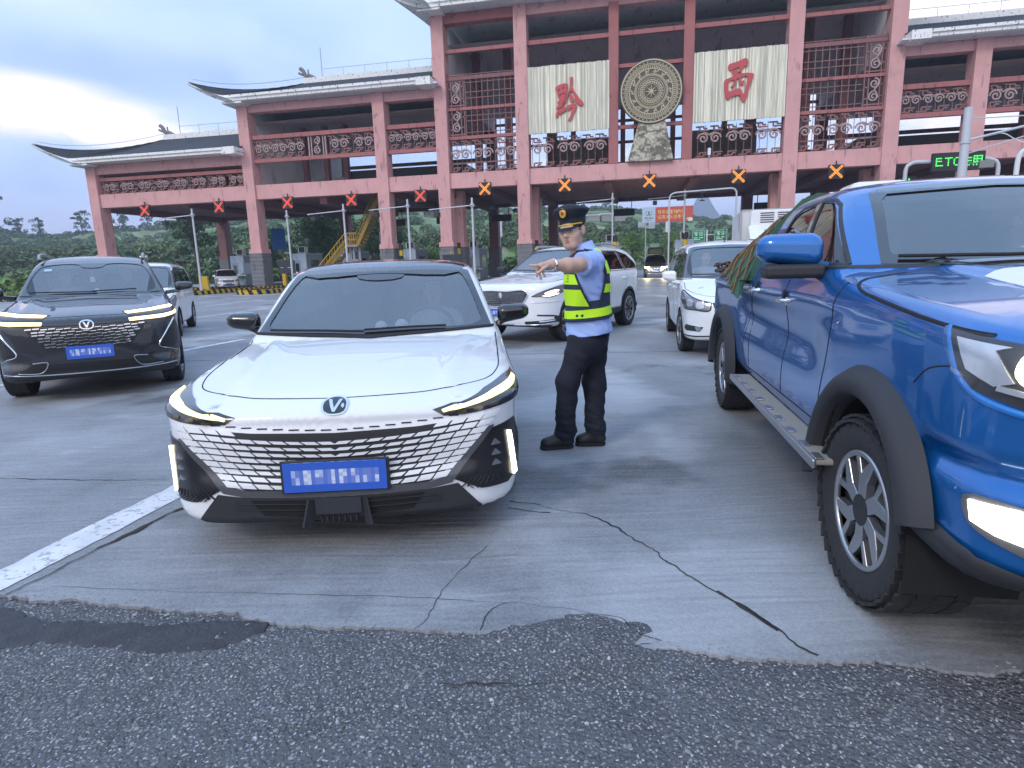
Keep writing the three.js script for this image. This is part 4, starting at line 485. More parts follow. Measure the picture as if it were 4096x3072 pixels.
// paints and materials shared by the vehicles
const paint = (c, o = {}) => mat(c, { clearcoat: 1, clearcoatRoughness: 0.04, roughness: 0.45, metalness: 0.0, ...o });
const glossBlack = mat([0.012, 0.012, 0.014], { roughness: 0.12, clearcoat: 1, clearcoatRoughness: 0.03 }), trimM = mat([0.022, 0.023, 0.026], { roughness: 0.55 }), rubberM = mat([0.018, 0.018, 0.02], { roughness: 0.85 }), gapDarkM = mat([0.012, 0.012, 0.014], { roughness: 0.9 }), chromeM = mat([0.72, 0.73, 0.75], { metalness: 1, roughness: 0.12 }), alloyM = mat([0.42, 0.43, 0.45], { metalness: 0.85, roughness: 0.3 }), cabinM = mat([0.03, 0.03, 0.034], { roughness: 0.9 }), meshM = mat([0.014, 0.014, 0.016], { roughness: 0.6 });  // the near-black of the panel gap strips stands in for groove shade
const glassM = mat([0.93, 0.96, 0.97], { transmission: 1, thickness: 0, roughness: 0.0, ior: 1.5 }), tintM = mat([0.12, 0.13, 0.14], { transmission: 1, thickness: 0, roughness: 0.0, ior: 1.6 }), screenGlass = mat([0.55, 0.62, 0.68], { transmission: 1, thickness: 0, roughness: 0.0, ior: 2.6 }), lampGlass = mat([0.9, 0.92, 0.94], { transmission: 1, thickness: 0, roughness: 0.02, ior: 1.4 });
const lit = (c, e) => { const m = mat([0.12, 0.12, 0.12], { roughness: 0.5 }); m.emissive = new THREE.Color().setRGB(...c); m.emissiveIntensity = e; return m; };
const archM = mat([0.03, 0.031, 0.035], { roughness: 0.62 }), stepM = mat([0.28, 0.26, 0.23], { roughness: 0.85 });
const tyreBump = tex(256, 256, (u, v) => fbm(u * 30, v * 30, 3, 30), false);
const tyreM = mat([0.026, 0.026, 0.028], { roughness: 0.82, bumpMap: tyreBump, bumpScale: 0.003 });
// wheel: tyre with tread blocks, rim with spokes; local axis x, outer face towards +x
function makeWheel(r, w, rim, o = {}) {
  const t = new THREE.Group(), h = w / 2; const prof = [[rim - 0.01, -h * 0.75], [rim + 0.015, -h * 0.92], [lerp(rim, r, 0.5), -h], [r - 0.035, -h * 0.93], [r - 0.008, -h * 0.78], [r - 0.004, 0], [r - 0.008, h * 0.78], [r - 0.035, h * 0.93], [lerp(rim, r, 0.5), h], [rim + 0.015, h * 0.92], [rim - 0.01, h * 0.75]];
  const tg = [new THREE.LatheGeometry(prof.map((p) => new THREE.Vector2(p[0], p[1])), 64).rotateZ(-PI / 2)]; const nb = o.blocks ?? 46;
  for (let i = 0; i < nb; i++) for (const [x, ww, sh] of o.knobby ? [[-0.36, 0.2, 0], [-0.12, 0.19, 0.5], [0.12, 0.19, 0], [0.36, 0.2, 0.5], [0.48, 0.1, 0], [-0.48, 0.1, 0]] : [[-0.33, 0.22, 0], [0, 0.3, 0.5], [0.33, 0.22, 0]]) { const a = (i + sh) / nb * 2 * PI, edge = abs(x) > 0.44; tg.push(new THREE.BoxGeometry(w * ww, 0.012, r * 2 * PI / nb * 0.82).rotateY(o.knobby ? (x > 0 ? 0.16 : -0.16) : 0.1).translate(x * w, r - (edge ? 0.03 : 0.0085), 0).rotateX(a)); }
  if (o.knobby) for (let i = 0; i < nb; i++) { const a = i / nb * 2 * PI; tg.push(new THREE.BoxGeometry(0.009, 0.05, 0.034).translate(h * 0.95, r - 0.07, 0).rotateX(a)); }
  part('tyre', tg.map((g) => uvBox(g, 3)), o.tyre ?? tyreM, t);
  const rg = [new THREE.TorusGeometry(rim - 0.008, 0.014, 8, 56).rotateY(PI / 2).translate(h * 0.82, 0, 0)]; const pos = h * 0.62, n = o.spokes ?? 5;
  const sp = (a, pts, d, tilt) => extrude(pts, d, 0.004).rotateY(PI / 2).translate(pos, 0, 0).rotateX(a);
  for (let i = 0; i < n; i++) { const a = i / n * 2 * PI + (o.phase ?? 0); if (o.style === 'twin') { const R = rim - 0.01; rg.push(sp(a, [[-0.03, 0.05], [0.03, 0.05], [0.032, R * 0.5], [0.085, R * 0.92], [0.06, R], [0.01, R * 0.8], [-0.035, R * 0.55]], 0.03)); rg.push(sp(a, [[-0.035, R * 0.52], [-0.02, R * 0.62], [-0.055, R * 0.95], [-0.085, R * 0.9]], 0.026)); } else if (o.style === 'fine') { const R = rim - 0.01; rg.push(sp(a, [[-0.008, 0.05], [0.008, 0.05], [0.016, R * 0.7], [0.045, R], [0.028, R], [0.0, R * 0.75], [-0.028, R], [-0.045, R], [-0.016, R * 0.7]], 0.022)); } else { const R = rim - 0.01; rg.push(sp(a, [[-0.035, 0.05], [0.035, 0.05], [0.03, R * 0.6], [0.05, R], [-0.05, R], [-0.03, R * 0.6]], 0.028)); } }
  const rm = part('rim', rg, o.rim ?? alloyM, t);
  part('hub', [cylX(0.065, 0.03, pos + 0.02, 0, 0, 20), ...[0, 1, 2, 3, 4].map((i) => cylX(0.012, 0.03, pos + 0.015, cos(i * 1.257) * 0.1, sin(i * 1.257) * 0.1, 8))], o.hubM ?? trimM, rm);
  part('brake', [cylX(rim * 0.72, 0.02, -h * 0.1, 0, 0, 32), cylX(rim - 0.005, w * 0.7, -h * 0.12, 0, 0, 36)], mat([0.05, 0.05, 0.052], { metalness: 0.5, roughness: 0.5 }), rm); return t;
}
function setWheels(car, proto, half, zf, zr, r, steer = 0) { for (const [s, z] of [[-1, zf], [1, zf], [-1, zr], [1, zr]]) { const c = proto.clone(); c.name = 'wheel'; c.position.set(s * half, r, z); c.rotation.y = (s < 0 ? PI : 0) + (z === zf ? steer : 0); car.add(c); } }
const arch = (half, zs, r, R, dep = 0.34) => [-1, 1].flatMap((s) => zs.map((z) => new THREE.CylinderGeometry(R, R, dep, 40).rotateZ(PI / 2).translate(s * (half + 0.12 - dep / 2), r, z)));
// blue plate with pixel-smeared characters
const plateTex = tex(256, 80, (u, v) => { const cx = Math.floor(u * 26), cy = Math.floor(v * 8), inner = cx > 1 && cx < 24 && cy > 1 && cy < 6, ch = (cx - 2) % 3, k = inner ? (ch === 2 ? 0.12 : hash2(cx * 3 + 1, cy >> 1) > 0.34 ? 0.55 + 0.45 * hash2(cx, cy) : 0.2) : 0; return [lerp(0.03, 0.62, k), lerp(0.11, 0.68, k), lerp(0.52, 0.82, k)]; });
const plateM = mat([1, 1, 1], { map: plateTex, roughness: 0.4 });
const plateAt = (car, y, z, w = 0.45, h = 0.14, tilt = 0) => { const p = part('number_plate', [box(w, h, 0.012, 0, 0, 0)], plateM, car); p.position.set(0, y, z); p.rotation.x = tilt; return p; };
// a door mirror: tapered rounded shell
function mirrorGeo(w, h, d, s) { const g = new RoundedBoxGeometry(w, h, d, 5, min(w, h, d) * 0.42); const p = g.attributes.position; for (let i = 0; i < p.count; i++) { const x = p.getX(i) / w + 0.5, zz = p.getZ(i) / d + 0.5; const k = lerp(1, 0.72, x) * lerp(0.82, 1, 1 - zz); p.setY(i, p.getY(i) * k + x * h * 0.1); p.setZ(i, p.getZ(i) * lerp(1, 0.75, x) - x * d * 0.15); } g.computeVertexNormals(); return s < 0 ? (() => { const q = prep(g); q.scale(-1, 1, 1); const a = q.attributes.position, n = q.attributes.normal; for (let i = 0; i < a.count; i += 3) for (const t of [a, n]) { const b = [t.getX(i + 1), t.getY(i + 1), t.getZ(i + 1)]; t.setXYZ(i + 1, t.getX(i + 2), t.getY(i + 2), t.getZ(i + 2)); t.setXYZ(i + 2, ...b); } return q; })() : g; }
// seats, dashboard, steering wheel
function cabin(car, o) {
  const g = []; for (const s of [-1, 1]) { g.push(box(0.5, 0.16, 0.5, s * o.sx, o.seat, o.zs, 0.05), box(0.5, 0.62, 0.14, s * o.sx, o.seat + 0.36, o.zs - 0.3, 0.05), box(0.27, 0.2, 0.1, s * o.sx, o.seat + 0.78, o.zs - 0.36, 0.04)); }
  g.push(box(1.3, 0.16, 0.5, 0, o.seat, o.zs - 1.0, 0.05), box(1.3, 0.6, 0.14, 0, o.seat + 0.34, o.zs - 1.3, 0.05)); part('seats', g, mat(o.seatC ?? [0.06, 0.06, 0.066], { roughness: 0.9 }), car);
  part('dashboard', [box(o.w, 0.16, 0.5, 0, o.dash - 0.08, o.zd, 0.05), new THREE.TorusGeometry(0.18, 0.016, 8, 28).rotateX(0.5).translate(o.sx, o.dash + 0.02, o.zd - 0.38)], cabinM, car);
}
// assemble: outer shell carved by wheel arches, windows and the cabin
const linerM = mat([0.014, 0.014, 0.015], { roughness: 1, side: THREE.DoubleSide });
function makeCar(o) {
  const b = o.body, car = thing(o.name, o.label, o.category, o.pos, o.turn, o.group); const shell = b.shell(...(o.res ?? [132, 70, 24]));
  const cuts = [join(arch(o.half, o.wheels, o.r, o.R, o.archDep).map((g) => g))];
  const inner = Object.create(Body.prototype); inner.o = { spine: o.cab.spine, spineY: o.cab.y }; inner.f = (x, y, z) => smax(smax(b.f(x, y, z) + (o.cab.inset ?? 0.05), o.cab.floor - y, 0.03), max(z - o.cab.z[0], o.cab.z[1] - z), 0.03); inner.normal = Body.prototype.normal; cuts.push(inner.shell(64, 26, 10));
  for (const w of o.windows) cuts.push(w.cut);
  const [outer, cut] = carve(shell, cuts); part('body', outer, o.paint, car); part('inner_shell', cut, o.cutM ?? cabinM, car);
  for (const w of o.windows) for (const p of w.panes) part(p.name ?? 'window', p.geo, p.m, car);
  for (const z of o.wheels) for (const q of [-1, 1]) part('wheel_arch_liner', [sheet(24, 1, (u, v) => { const a = lerp(-0.25, PI + 0.25, u), r = o.R - 0.004; return [q * (o.half - 0.012 - v * 0.36), o.r + sin(a) * r, z + cos(a) * r]; })], linerM, car);
  part('underbody', [boxAt(-o.half + 0.16, o.half - 0.16, o.clear ?? 0.2, (o.clear ?? 0.2) + 0.14, o.wheels[1] - 0.7, o.wheels[0] + 0.55)], blackM, car);
  return car;
}
const C3 = (deg, p) => { const a = deg * PI / 180; return p.map((q) => [q[0] * cos(a) - q[2] * sin(a), q[1]]); };
const grow = (p, d) => inset(p, -d);
// ---------------------------------------------------------------- white sedan
const sedanBody = new Body({
  side: [[2.36, 0.14], [2.37, 0.30], [2.36, 0.50], [2.35, 0.62], [2.31, 0.70], [2.24, 0.755], [2.0, 0.815], [1.5, 0.895], [1.02, 0.945], [0.98, 0.955], [0.28, 1.405], [0.0, 1.48], [-0.4, 1.50], [-0.95, 1.46], [-1.6, 1.27], [-2.12, 1.06], [-2.3, 1.03], [-2.34, 0.85], [-2.32, 0.4], [-2.2, 0.24], [-1.2, 0.17], [1.3, 0.15]],
  plan: [[-0.01, 2.36], [0.45, 2.345], [0.72, 2.27], [0.88, 2.10], [0.94, 1.8], [0.945, 1.3], [0.915, 0], [0.935, -1.4], [0.90, -2.0], [0.74, -2.3], [0.4, -2.36], [-0.01, -2.36]],
  front: [[-0.01, 0.13], [0.82, 0.14], [0.915, 0.2], [0.945, 0.36], [0.94, 0.62], [0.93, 0.80], [0.90, 0.91], [0.868, 0.97], [0.725, 1.39], [0.61, 1.465], [0.3, 1.515], [-0.01, 1.525]],
  spine: [1.7, -1.7], spineY: 0.52, k: 0.07, k2: 0.06, crown: 0.045, bow: (x, y, z) => (y > 0.85 && z < 1.3 ? 0.22 : 0.10) * x * x,
  // hood ribs, flank hollow, the bulge above the front arch and the sunk nose panel
  mod: (d, x, y, z) => { if (z > 0.9 && y > 0.68) d -= 0.016 * Math.exp(-(((x - lerp(0.64, 0.5, (z - 1) / 1.3)) / 0.06) ** 2)) * sst(2.25, 1.7, z); if (x > 0.6) { d += 0.02 * Math.exp(-(((y - 0.5) / 0.12) ** 2)) * sst(1.5, 0.9, abs(z)); d -= 0.018 * Math.exp(-(((y - 0.74) / 0.05) ** 2)); } if (z > 1.8 && y > 0.3 && x < 0.75) d += 0.022 * sst(0.715, 0.655, y) * sst(0.36, 0.45, y) * sst(0.74, 0.6, x); return d; },
});
{
  const b = sedanBody, W = 0.01, white = paint([0.74, 0.75, 0.76], { roughness: 0.4 });
  const wsP = [[-0.82, 0.985], [-0.4, 0.965], [0, 0.96], [0.4, 0.965], [0.82, 0.985], [0.665, 1.385], [0.6, 1.405], [0, 1.42], [-0.6, 1.405], [-0.665, 1.385]];
  const sideP = [[0.66, 0.995], [0.3, 1.27], [-0.1, 1.39], [-0.6, 1.40], [-1.1, 1.32], [-1.55, 1.13], [-1.55, 1.04], [-0.2, 1.0]];
  const frit = (o, i) => ({ shape: shape2(o), holes: [i] });
  const wsIn = smoothPoly([[-0.75, 1.02], [-0.3, 1.0], [0.3, 1.0], [0.75, 1.02], [0.735, 1.1], [0.625, 1.35], [0.575, 1.378], [0.2, 1.385], [0.16, 1.345], [-0.16, 1.345], [-0.2, 1.385], [-0.575, 1.378], [-0.625, 1.35], [-0.735, 1.1]], 4);
  const car = makeCar({ body: b, name: 'white_sedan', label: 'white fastback sedan with black mirrors and lit slanted headlamps stopped beside the officer', category: 'car', pos: [-1.035, 0, -5.27], turn: 3.5 * PI / 180, half: 0.94, wheels: [1.38, -1.37], r: 0.335, R: 0.375, paint: white, res: [190, 96, 40], cab: { spine: [0.5, -1.2], y: 0.95, floor: 0.45, z: [0.98, -1.9] },
    windows: [{ cut: cutFront(inset(wsP, 0.02), 0.0, 1.6), panes: [{ name: 'windscreen', geo: b.patch(FRONT, wsP, -0.006, { open: 1 }), m: screenGlass }, { name: 'screen_border', geo: b.patch(FRONT, null, 0.001, { ...frit(grow(wsP, 0.006), wsIn), low: 0.01 }), m: glossBlack }] },
      { cut: cutSide(inset(sideP, 0.02), -2, 2), panes: [-1, 1].flatMap((s) => [{ name: 'side_window', geo: b.patch(SIDE(s), sideP, -0.004, { open: 1 }), m: tintM }]) }] });
  // black roof panel
  part('roof_panel', b.patch(TOP, smoothPoly([[-0.6, 0.2], [0, 0.3], [0.6, 0.2], [0.56, -1.0], [0.4, -1.55], [-0.4, -1.55], [-0.56, -1.0]], 4), 0.004), glossBlack, car);
  // panel gaps: proud dark strips with the groove shade put into their colour
  const hoodGapShade = [[-0.85, 0.8], [-0.84, 1.35], [-0.82, 1.72], [-0.74, 1.93], [-0.48, 2.095], [-0.13, 2.166], [0.13, 2.166], [0.48, 2.095], [0.74, 1.93], [0.82, 1.72], [0.84, 1.35], [0.85, 0.8]];
  part('hood_gap_shade', b.line(TOP, hoodGapShade, 0.008, 0.0015), gapDarkM, car);
  part('cowl', b.patch(FRONT, [[-0.84, 0.972], [0, 0.945], [0.84, 0.972], [0.84, 0.985], [0, 0.962], [-0.84, 0.985]], 0.008), rubberM, car);
  part('wiper', [b.tubeOn(FRONT, [[-0.72, 0.99], [-0.3, 0.985], [-0.05, 0.975]], 0.008, 0.018), b.tubeOn(FRONT, [[-0.05, 0.985], [0.25, 0.992], [0.5, 0.99]], 0.008, 0.018)], rubberM, car);
  for (const s of [-1, 1]) {
    const Fm = (p) => s > 0 ? p : mir(p), K = CORNER(s, 30), k3 = (p) => C3(30, p);
    part('fender_gap_shade', b.line(SIDE(s), [[1.72, 0.66], [1.5, 0.68], [1.42, 0.7]], 0.006, 0.001), gapDarkM, car);
    // headlamp: dark housing, clear cover, light strip
    const hl = [[0.48, 0.708, 2.27], [0.6, 0.735, 2.21], [0.75, 0.772, 2.10], [0.86, 0.80, 1.88], [0.905, 0.815, 1.68], [0.92, 0.76, 1.82], [0.915, 0.715, 1.97], [0.77, 0.695, 2.15], [0.64, 0.676, 2.26], [0.54, 0.674, 2.28]];
    const lamp = part('headlamp', b.patch(K, k3(hl), 0.004), mat([0.02, 0.02, 0.022], { roughness: 0.25, clearcoat: 1 }), car);
    part('light_strip', b.patch(K, k3([[0.52, 0.704, 2.26], [0.64, 0.731, 2.19], [0.76, 0.76, 2.09], [0.85, 0.784, 1.9], [0.882, 0.797, 1.79], [0.886, 0.784, 1.80], [0.857, 0.767, 1.91], [0.765, 0.744, 2.095], [0.645, 0.716, 2.2], [0.53, 0.692, 2.265]]), 0.012, { low: 0.012 }), lit([1, 0.84, 0.36], 1.6), lamp);
    for (const [x, y] of [[0.62, 0.69], [0.70, 0.70], [0.78, 0.711]]) part('lens', b.patch(FRONT, smoothPoly([[s * x - 0.022, y - 0.008], [s * x + 0.022, y - 0.003], [s * x + 0.02, y + 0.009], [s * x - 0.02, y + 0.004]], 3), 0.009), mat([0.16, 0.15, 0.09], { roughness: 0.15, metalness: 0.6 }), lamp);
    // side air curtain with its vertical lamp and three fins
    const vent = part('side_vent', b.patch(FRONT, Fm([[0.885, 0.605], [0.77, 0.59], [0.68, 0.49], [0.56, 0.352], [0.70, 0.278], [0.84, 0.262], [0.915, 0.31], [0.918, 0.45]]), 0.006), mat([0.016, 0.016, 0.018], { roughness: 0.28 }), car);
    part('light_strip', b.patch(K, k3([[0.838, 0.55, 2.14], [0.853, 0.547, 2.12], [0.882, 0.295, 2.06], [0.862, 0.29, 2.09]]), 0.02, { low: 0.02 }), lit([1, 0.93, 0.72], 2.6), vent);
    for (const y of [0.50, 0.445, 0.39]) part('fin', b.patch(FRONT, Fm([[0.755, y], [0.80, y - 0.004], [0.775, y + 0.028]]), 0.016), alloyM, vent);
    { const m = []; for (let i = 0; i < 9; i++) m.push(b.line(FRONT, Fm([[0.60 + i * 0.026, 0.345 - i * 0.006], [0.66 + i * 0.022, 0.285 - i * 0.001]]), 0.004, 0.011), b.line(FRONT, Fm([[0.60 + i * 0.03, 0.30], [0.66 + i * 0.02, 0.35 - i * 0.003]]), 0.004, 0.011)); part('mesh', m, trimM, vent); }
    part('side_trim', b.patch(FRONT, Fm([[0.775, 0.605], [0.735, 0.60], [0.52, 0.368], [0.44, 0.346], [0, 0.331], [0, 0.302], [0.45, 0.314], [0.555, 0.334]]), 0.008), mat([0.07, 0.075, 0.085], { roughness: 0.35, clearcoat: 0.6 }), car);
    part('parking_sensor', b.patch(FRONT, smoothPoly([[s * 0.66 - 0.014, 0.555], [s * 0.66, 0.571], [s * 0.66 + 0.014, 0.555], [s * 0.66, 0.539]], 4), 0.003), mat([0.7, 0.71, 0.72], { roughness: 0.5 }), car);
    // mirror
    const mg = mirrorGeo(0.24, 0.17, 0.15, s).translate(s * 1.0, 1.045, 0.52); part('door_mirror', [mg, bar([s * 0.83, 0.95, 0.55], [s * 0.95, 1.01, 0.53], 0.06, 0.035)].map(prep), glossBlack, car);
    part('door_gap_shade', [b.line(SIDE(s), [[0.62, 0.95], [0.66, 0.6], [0.6, 0.3]], 0.007, 0.001), b.line(SIDE(s), [[-0.45, 0.98], [-0.42, 0.3]], 0.007, 0.001)], gapDarkM, car);
    part('sill', [boxAt(s * 0.80, s * 0.915, 0.13, 0.22, -0.9, 0.92, 0.03)], trimM, car);
  }
  // grille: dark opening with rows of body-coloured slanted cells
  const rowY = (x, y) => y + 0.05 * (abs(x) / 0.72) ** 1.6, G = part('grille', b.patch(FRONT, [[-0.715, 0.658], [-0.4, 0.632], [0, 0.622], [0.4, 0.632], [0.715, 0.658], [0.67, 0.55], [0.5, 0.372], [0.44, 0.348], [0, 0.334], [-0.44, 0.348], [-0.5, 0.372], [-0.67, 0.55]], 0.004, { low: 0.012, fine: 0.03 }), meshM, car);
  for (let r = 0; r < 9; r++) { const y0 = 0.605 - r * 0.0318, half = lerp(0.80, 0.53, r / 8.5), n = Math.round(half / 0.078); for (let i = -n; i < n; i++) { const xm = (i + 0.5) / n * half, s = xm > 0 ? 1 : -1, w = half / n * 0.46, e = sst(0.25, 0.95, abs(xm) / half), h = lerp(0.0072, 0.0138, e), sk = 0.012 * s, ww = lerp(w * 0.88, w * 0.96, e); if (r === 0 && e < 0.6) continue; const P = (dx, dy) => [xm + dx + sk * Math.sign(dy), rowY(xm + dx, y0) + dy]; part('grille_cell', b.patch(FRONT, [P(-ww, -h), P(ww, -h), P(ww, h), P(-ww, h)], 0.011, { fine: 0.09, low: 0.009 }), white, G); } }
  for (let i = -8; i < 8; i++) { const x = (i + 0.5) * 0.077; part('grille_slot', b.patch(FRONT, [[x - 0.024, rowY(x, 0.634)], [x + 0.024, rowY(x, 0.634)], [x + 0.024, rowY(x, 0.640)], [x - 0.024, rowY(x, 0.640)]], 0.004), gapDarkM, G); }
  // lower bumper, intake bars, fins and splitter
  const lo = part('lower_bumper', b.patch(FRONT, [[-0.585, 0.325], [-0.45, 0.31], [0, 0.298], [0.45, 0.31], [0.585, 0.325], [0.70, 0.185], [0.66, 0.15], [-0.66, 0.15], [-0.70, 0.185]], 0.006), trimM, car);
  for (const s of [-1, 1]) { part('intake', b.patch(FRONT, s > 0 ? [[0.14, 0.29], [0.42, 0.298], [0.36, 0.215], [0.15, 0.205]] : mir([[0.14, 0.29], [0.42, 0.298], [0.36, 0.215], [0.15, 0.205]]), 0.009), mat([0.006, 0.006, 0.007], { roughness: 0.9 }), lo); part('intake_bar', [0.27, 0.24].map((y) => b.line(FRONT, [[s * 0.13, y], [s * 0.5, y + 0.012]], 0.006, 0.016)), trimM, lo); part('fin', bar([s * 0.125, 0.29, 2.352], [s * 0.15, 0.16, 2.385], 0.012, 0.05), trimM, lo); }
  part('sensor_panel', b.patch(FRONT, [[-0.11, 0.30], [0.11, 0.30], [0.11, 0.215], [-0.11, 0.215]], 0.014), mat([0.03, 0.033, 0.04], { roughness: 0.4 }), lo); part('vent_slots', [-3, -2, -1, 0, 1, 2, 3].map((i) => boxAt(i * 0.028 - 0.003, i * 0.028 + 0.003, 0.175, 0.205, 2.345, 2.362)), trimM, lo);
  { const p = []; for (let i = 0; i <= 40; i++) { const x = lerp(-0.955, 0.955, i / 40), a = abs(x); p.push([x, -(a < 0.45 ? 2.385 - 0.03 * (a / 0.45) ** 2 : a < 0.9 ? 2.355 - 0.24 * ((a - 0.45) / 0.45) ** 2 : 2.115 - 3 * (a - 0.9))]); } part('splitter', new THREE.ExtrudeGeometry(shape2([...p, [0.9, -1.8], [-0.9, -1.8]].map((q) => [q[0], q[1]])), { depth: 0.028, bevelEnabled: true, bevelSize: 0.006, bevelThickness: 0.006, bevelSegments: 2 }).rotateX(PI / 2).scale(1, 1, -1).scale(1, 1, -1).translate(0, 0.16, 0), mat([0.02, 0.022, 0.026], { roughness: 0.5 }), car); }
  // badge
  const bs = (k) => smoothPoly([[-0.056 * k, 0.742 + 0.012 * k], [-0.03 * k, 0.742 + 0.027 * k], [0.03 * k, 0.742 + 0.027 * k], [0.056 * k, 0.742 + 0.012 * k], [0.05 * k, 0.742 - 0.018 * k], [0.025 * k, 0.742 - 0.028 * k], [-0.025 * k, 0.742 - 0.028 * k], [-0.05 * k, 0.742 - 0.018 * k]], 4);
  const bd = part('badge', b.patch(FRONT, bs(1.15), 0.006), chromeM, car); part('badge_face', b.patch(FRONT, bs(0.95), 0.009), mat([0.03, 0.035, 0.045], { roughness: 0.3 }), bd); part('badge_letter', b.patch(FRONT, [[-0.034, 0.762], [-0.018, 0.762], [0, 0.732], [0.018, 0.762], [0.034, 0.762], [0.006, 0.718], [-0.006, 0.718]], 0.012), chromeM, bd);
  car.scale.x = 1.03;
  const fr = part('plate_frame', [box(0.52, 0.17, 0.014, 0, 0.416, 2.356, 0.006)], trimM, car); plateAt(car, 0.416, 2.366, 0.49, 0.15);
  setWheels(car, makeWheel(0.335, 0.225, 0.235, { style: 'twin' }), 0.815, 1.38, -1.37, 0.335);
  cabin(car, { sx: 0.36, seat: 0.52, zs: -0.25, w: 1.45, dash: 0.93, zd: 0.72 });
  part('dash_ornament', [ball(0.045, 0.02, 0.985, 0.62), ball(0.05, 0.17, 0.99, 0.62), box(0.16, 0.012, 0.1, -0.55, 0.975, 0.7)], mat([0.45, 0.45, 0.46], { roughness: 0.6 }), car);
}
// ---------------------------------------------------------------- outlines of the other vehicles
const pickupBody = new Body({
  side: [[2.60, 0.50], [2.69, 0.62], [2.70, 0.9], [2.68, 1.10], [2.60, 1.21], [2.4, 1.26], [1.9, 1.305], [1.32, 1.355], [1.26, 1.365], [0.66, 1.76], [0.35, 1.84], [-0.1, 1.855], [-0.36, 1.81], [-0.48, 1.7], [-0.58, 1.36], [-0.62, 1.29], [-2.6, 1.28], [-2.66, 1.1], [-2.66, 0.7], [-2.6, 0.55], [-1, 0.5], [1.2, 0.48]],
  plan: [[-0.01, 2.72], [0.5, 2.69], [0.76, 2.61], [0.90, 2.44], [0.95, 2.15], [0.955, 1.5], [0.935, 0.6], [0.935, -2.4], [0.9, -2.62], [-0.01, -2.66]],
  front: [[-0.01, 0.44], [0.86, 0.46], [0.925, 0.55], [0.95, 0.8], [0.955, 1.08], [0.935, 1.24], [0.90, 1.32], [0.865, 1.38], [0.715, 1.73], [0.62, 1.81], [0.3, 1.86], [-0.01, 1.87]],
  spine: [2.0, -1.9], spineY: 0.86, k: 0.08, k2: 0.07, crown: 0.04, bow: (x, y, z) => (y > 1.3 ? 0.16 : 0.10) * x * x,
  mod: (d, x, y, z) => { if (x > 0.7 && y < 1.36) { d += 0.030 * Math.exp(-(((y - 0.97 - (z > 0.9 ? 0 : 0)) / 0.13) ** 2)) * sst(1.35, 0.85, z) * sst(-1.2, -0.8, z); d -= 0.016 * Math.exp(-(((y - 1.2) / 0.045) ** 2)) * sst(1.6, 1.1, z); } if (y > 1.15 && z > 1.2) d -= 0.028 * sst(0.52, 0.44, x) * sst(2.6, 2.2, z); if (z > 2.2 && y < 0.86) d += 0.035 * Math.exp(-(((y - 0.80) / 0.035) ** 2)); return d; },
});
const suvBody = new Body({
  side: [[2.26, 0.27], [2.33, 0.42], [2.34, 0.70], [2.33, 0.86], [2.28, 0.95], [2.1, 1.01], [1.5, 1.10], [1.0, 1.165], [0.95, 1.18], [0.2, 1.61], [-0.2, 1.71], [-0.9, 1.745], [-1.65, 1.68], [-2.05, 1.35], [-2.28, 1.1], [-2.33, 0.7], [-2.25, 0.35], [-1, 0.22], [1.5, 0.22]],
  plan: [[-0.01, 2.35], [0.45, 2.32], [0.75, 2.22], [0.90, 2.02], [0.955, 1.65], [0.96, 1.2], [0.93, 0], [0.955, -1.5], [0.9, -2.1], [0.7, -2.3], [-0.01, -2.35]],
  front: [[-0.01, 0.2], [0.85, 0.22], [0.94, 0.34], [0.96, 0.65], [0.95, 0.90], [0.91, 1.05], [0.855, 1.15], [0.70, 1.58], [0.6, 1.69], [0.3, 1.75], [-0.01, 1.765]],
  spine: [1.6, -1.6], spineY: 0.62, k: 0.08, k2: 0.06, crown: 0.04, bow: (x, y, z) => (y > 1.0 && z < 1.3 ? 0.2 : 0.12) * x * x,
  mod: (d, x, y, z) => { if (z > 0.9 && y > 0.9) d -= 0.018 * Math.exp(-(((x - 0.62) / 0.07) ** 2)) * sst(2.25, 1.6, z); if (x > 0.6) { d += 0.02 * Math.exp(-(((y - 0.6) / 0.14) ** 2)) * sst(1.4, 0.8, abs(z)); } if (z > 1.9) d += 0.03 * Math.exp(-(((y - 0.49) / 0.06) ** 2)) * sst(0.5, 0.75, x); return d; },
});
const lincBody = new Body({
  side: [[2.36, 0.32], [2.42, 0.46], [2.43, 0.75], [2.40, 1.0], [2.32, 1.08], [2.1, 1.12], [1.5, 1.18], [1.02, 1.22], [0.97, 1.235], [0.1, 1.68], [-0.3, 1.76], [-1.0, 1.775], [-1.8, 1.70], [-2.25, 1.38], [-2.42, 1.15], [-2.46, 0.75], [-2.38, 0.4], [-1, 0.28], [1.5, 0.28]],
  plan: [[-0.01, 2.44], [0.5, 2.41], [0.78, 2.30], [0.92, 2.08], [0.97, 1.7], [0.975, 1.2], [0.95, 0], [0.97, -1.5], [0.92, -2.1], [0.76, -2.36], [-0.01, -2.46]],
  front: [[-0.01, 0.26], [0.86, 0.28], [0.95, 0.4], [0.975, 0.75], [0.97, 1.0], [0.93, 1.13], [0.88, 1.22], [0.72, 1.64], [0.62, 1.73], [0.3, 1.79], [-0.01, 1.80]],
  spine: [1.7, -1.7], spineY: 0.68, k: 0.09, k2: 0.07, crown: 0.04, bow: (x, y, z) => (y > 1.1 && z < 1.3 ? 0.18 : 0.12) * x * x,
  mod: (d, x, y, z) => { if (z > 0.9 && y > 1.0) d -= 0.016 * Math.exp(-(((x - 0.55) / 0.1) ** 2)) * sst(2.35, 1.7, z); if (x > 0.6) d += 0.018 * Math.exp(-(((y - 0.68) / 0.15) ** 2)) * sst(1.4, 0.8, abs(z)); return d; },
});
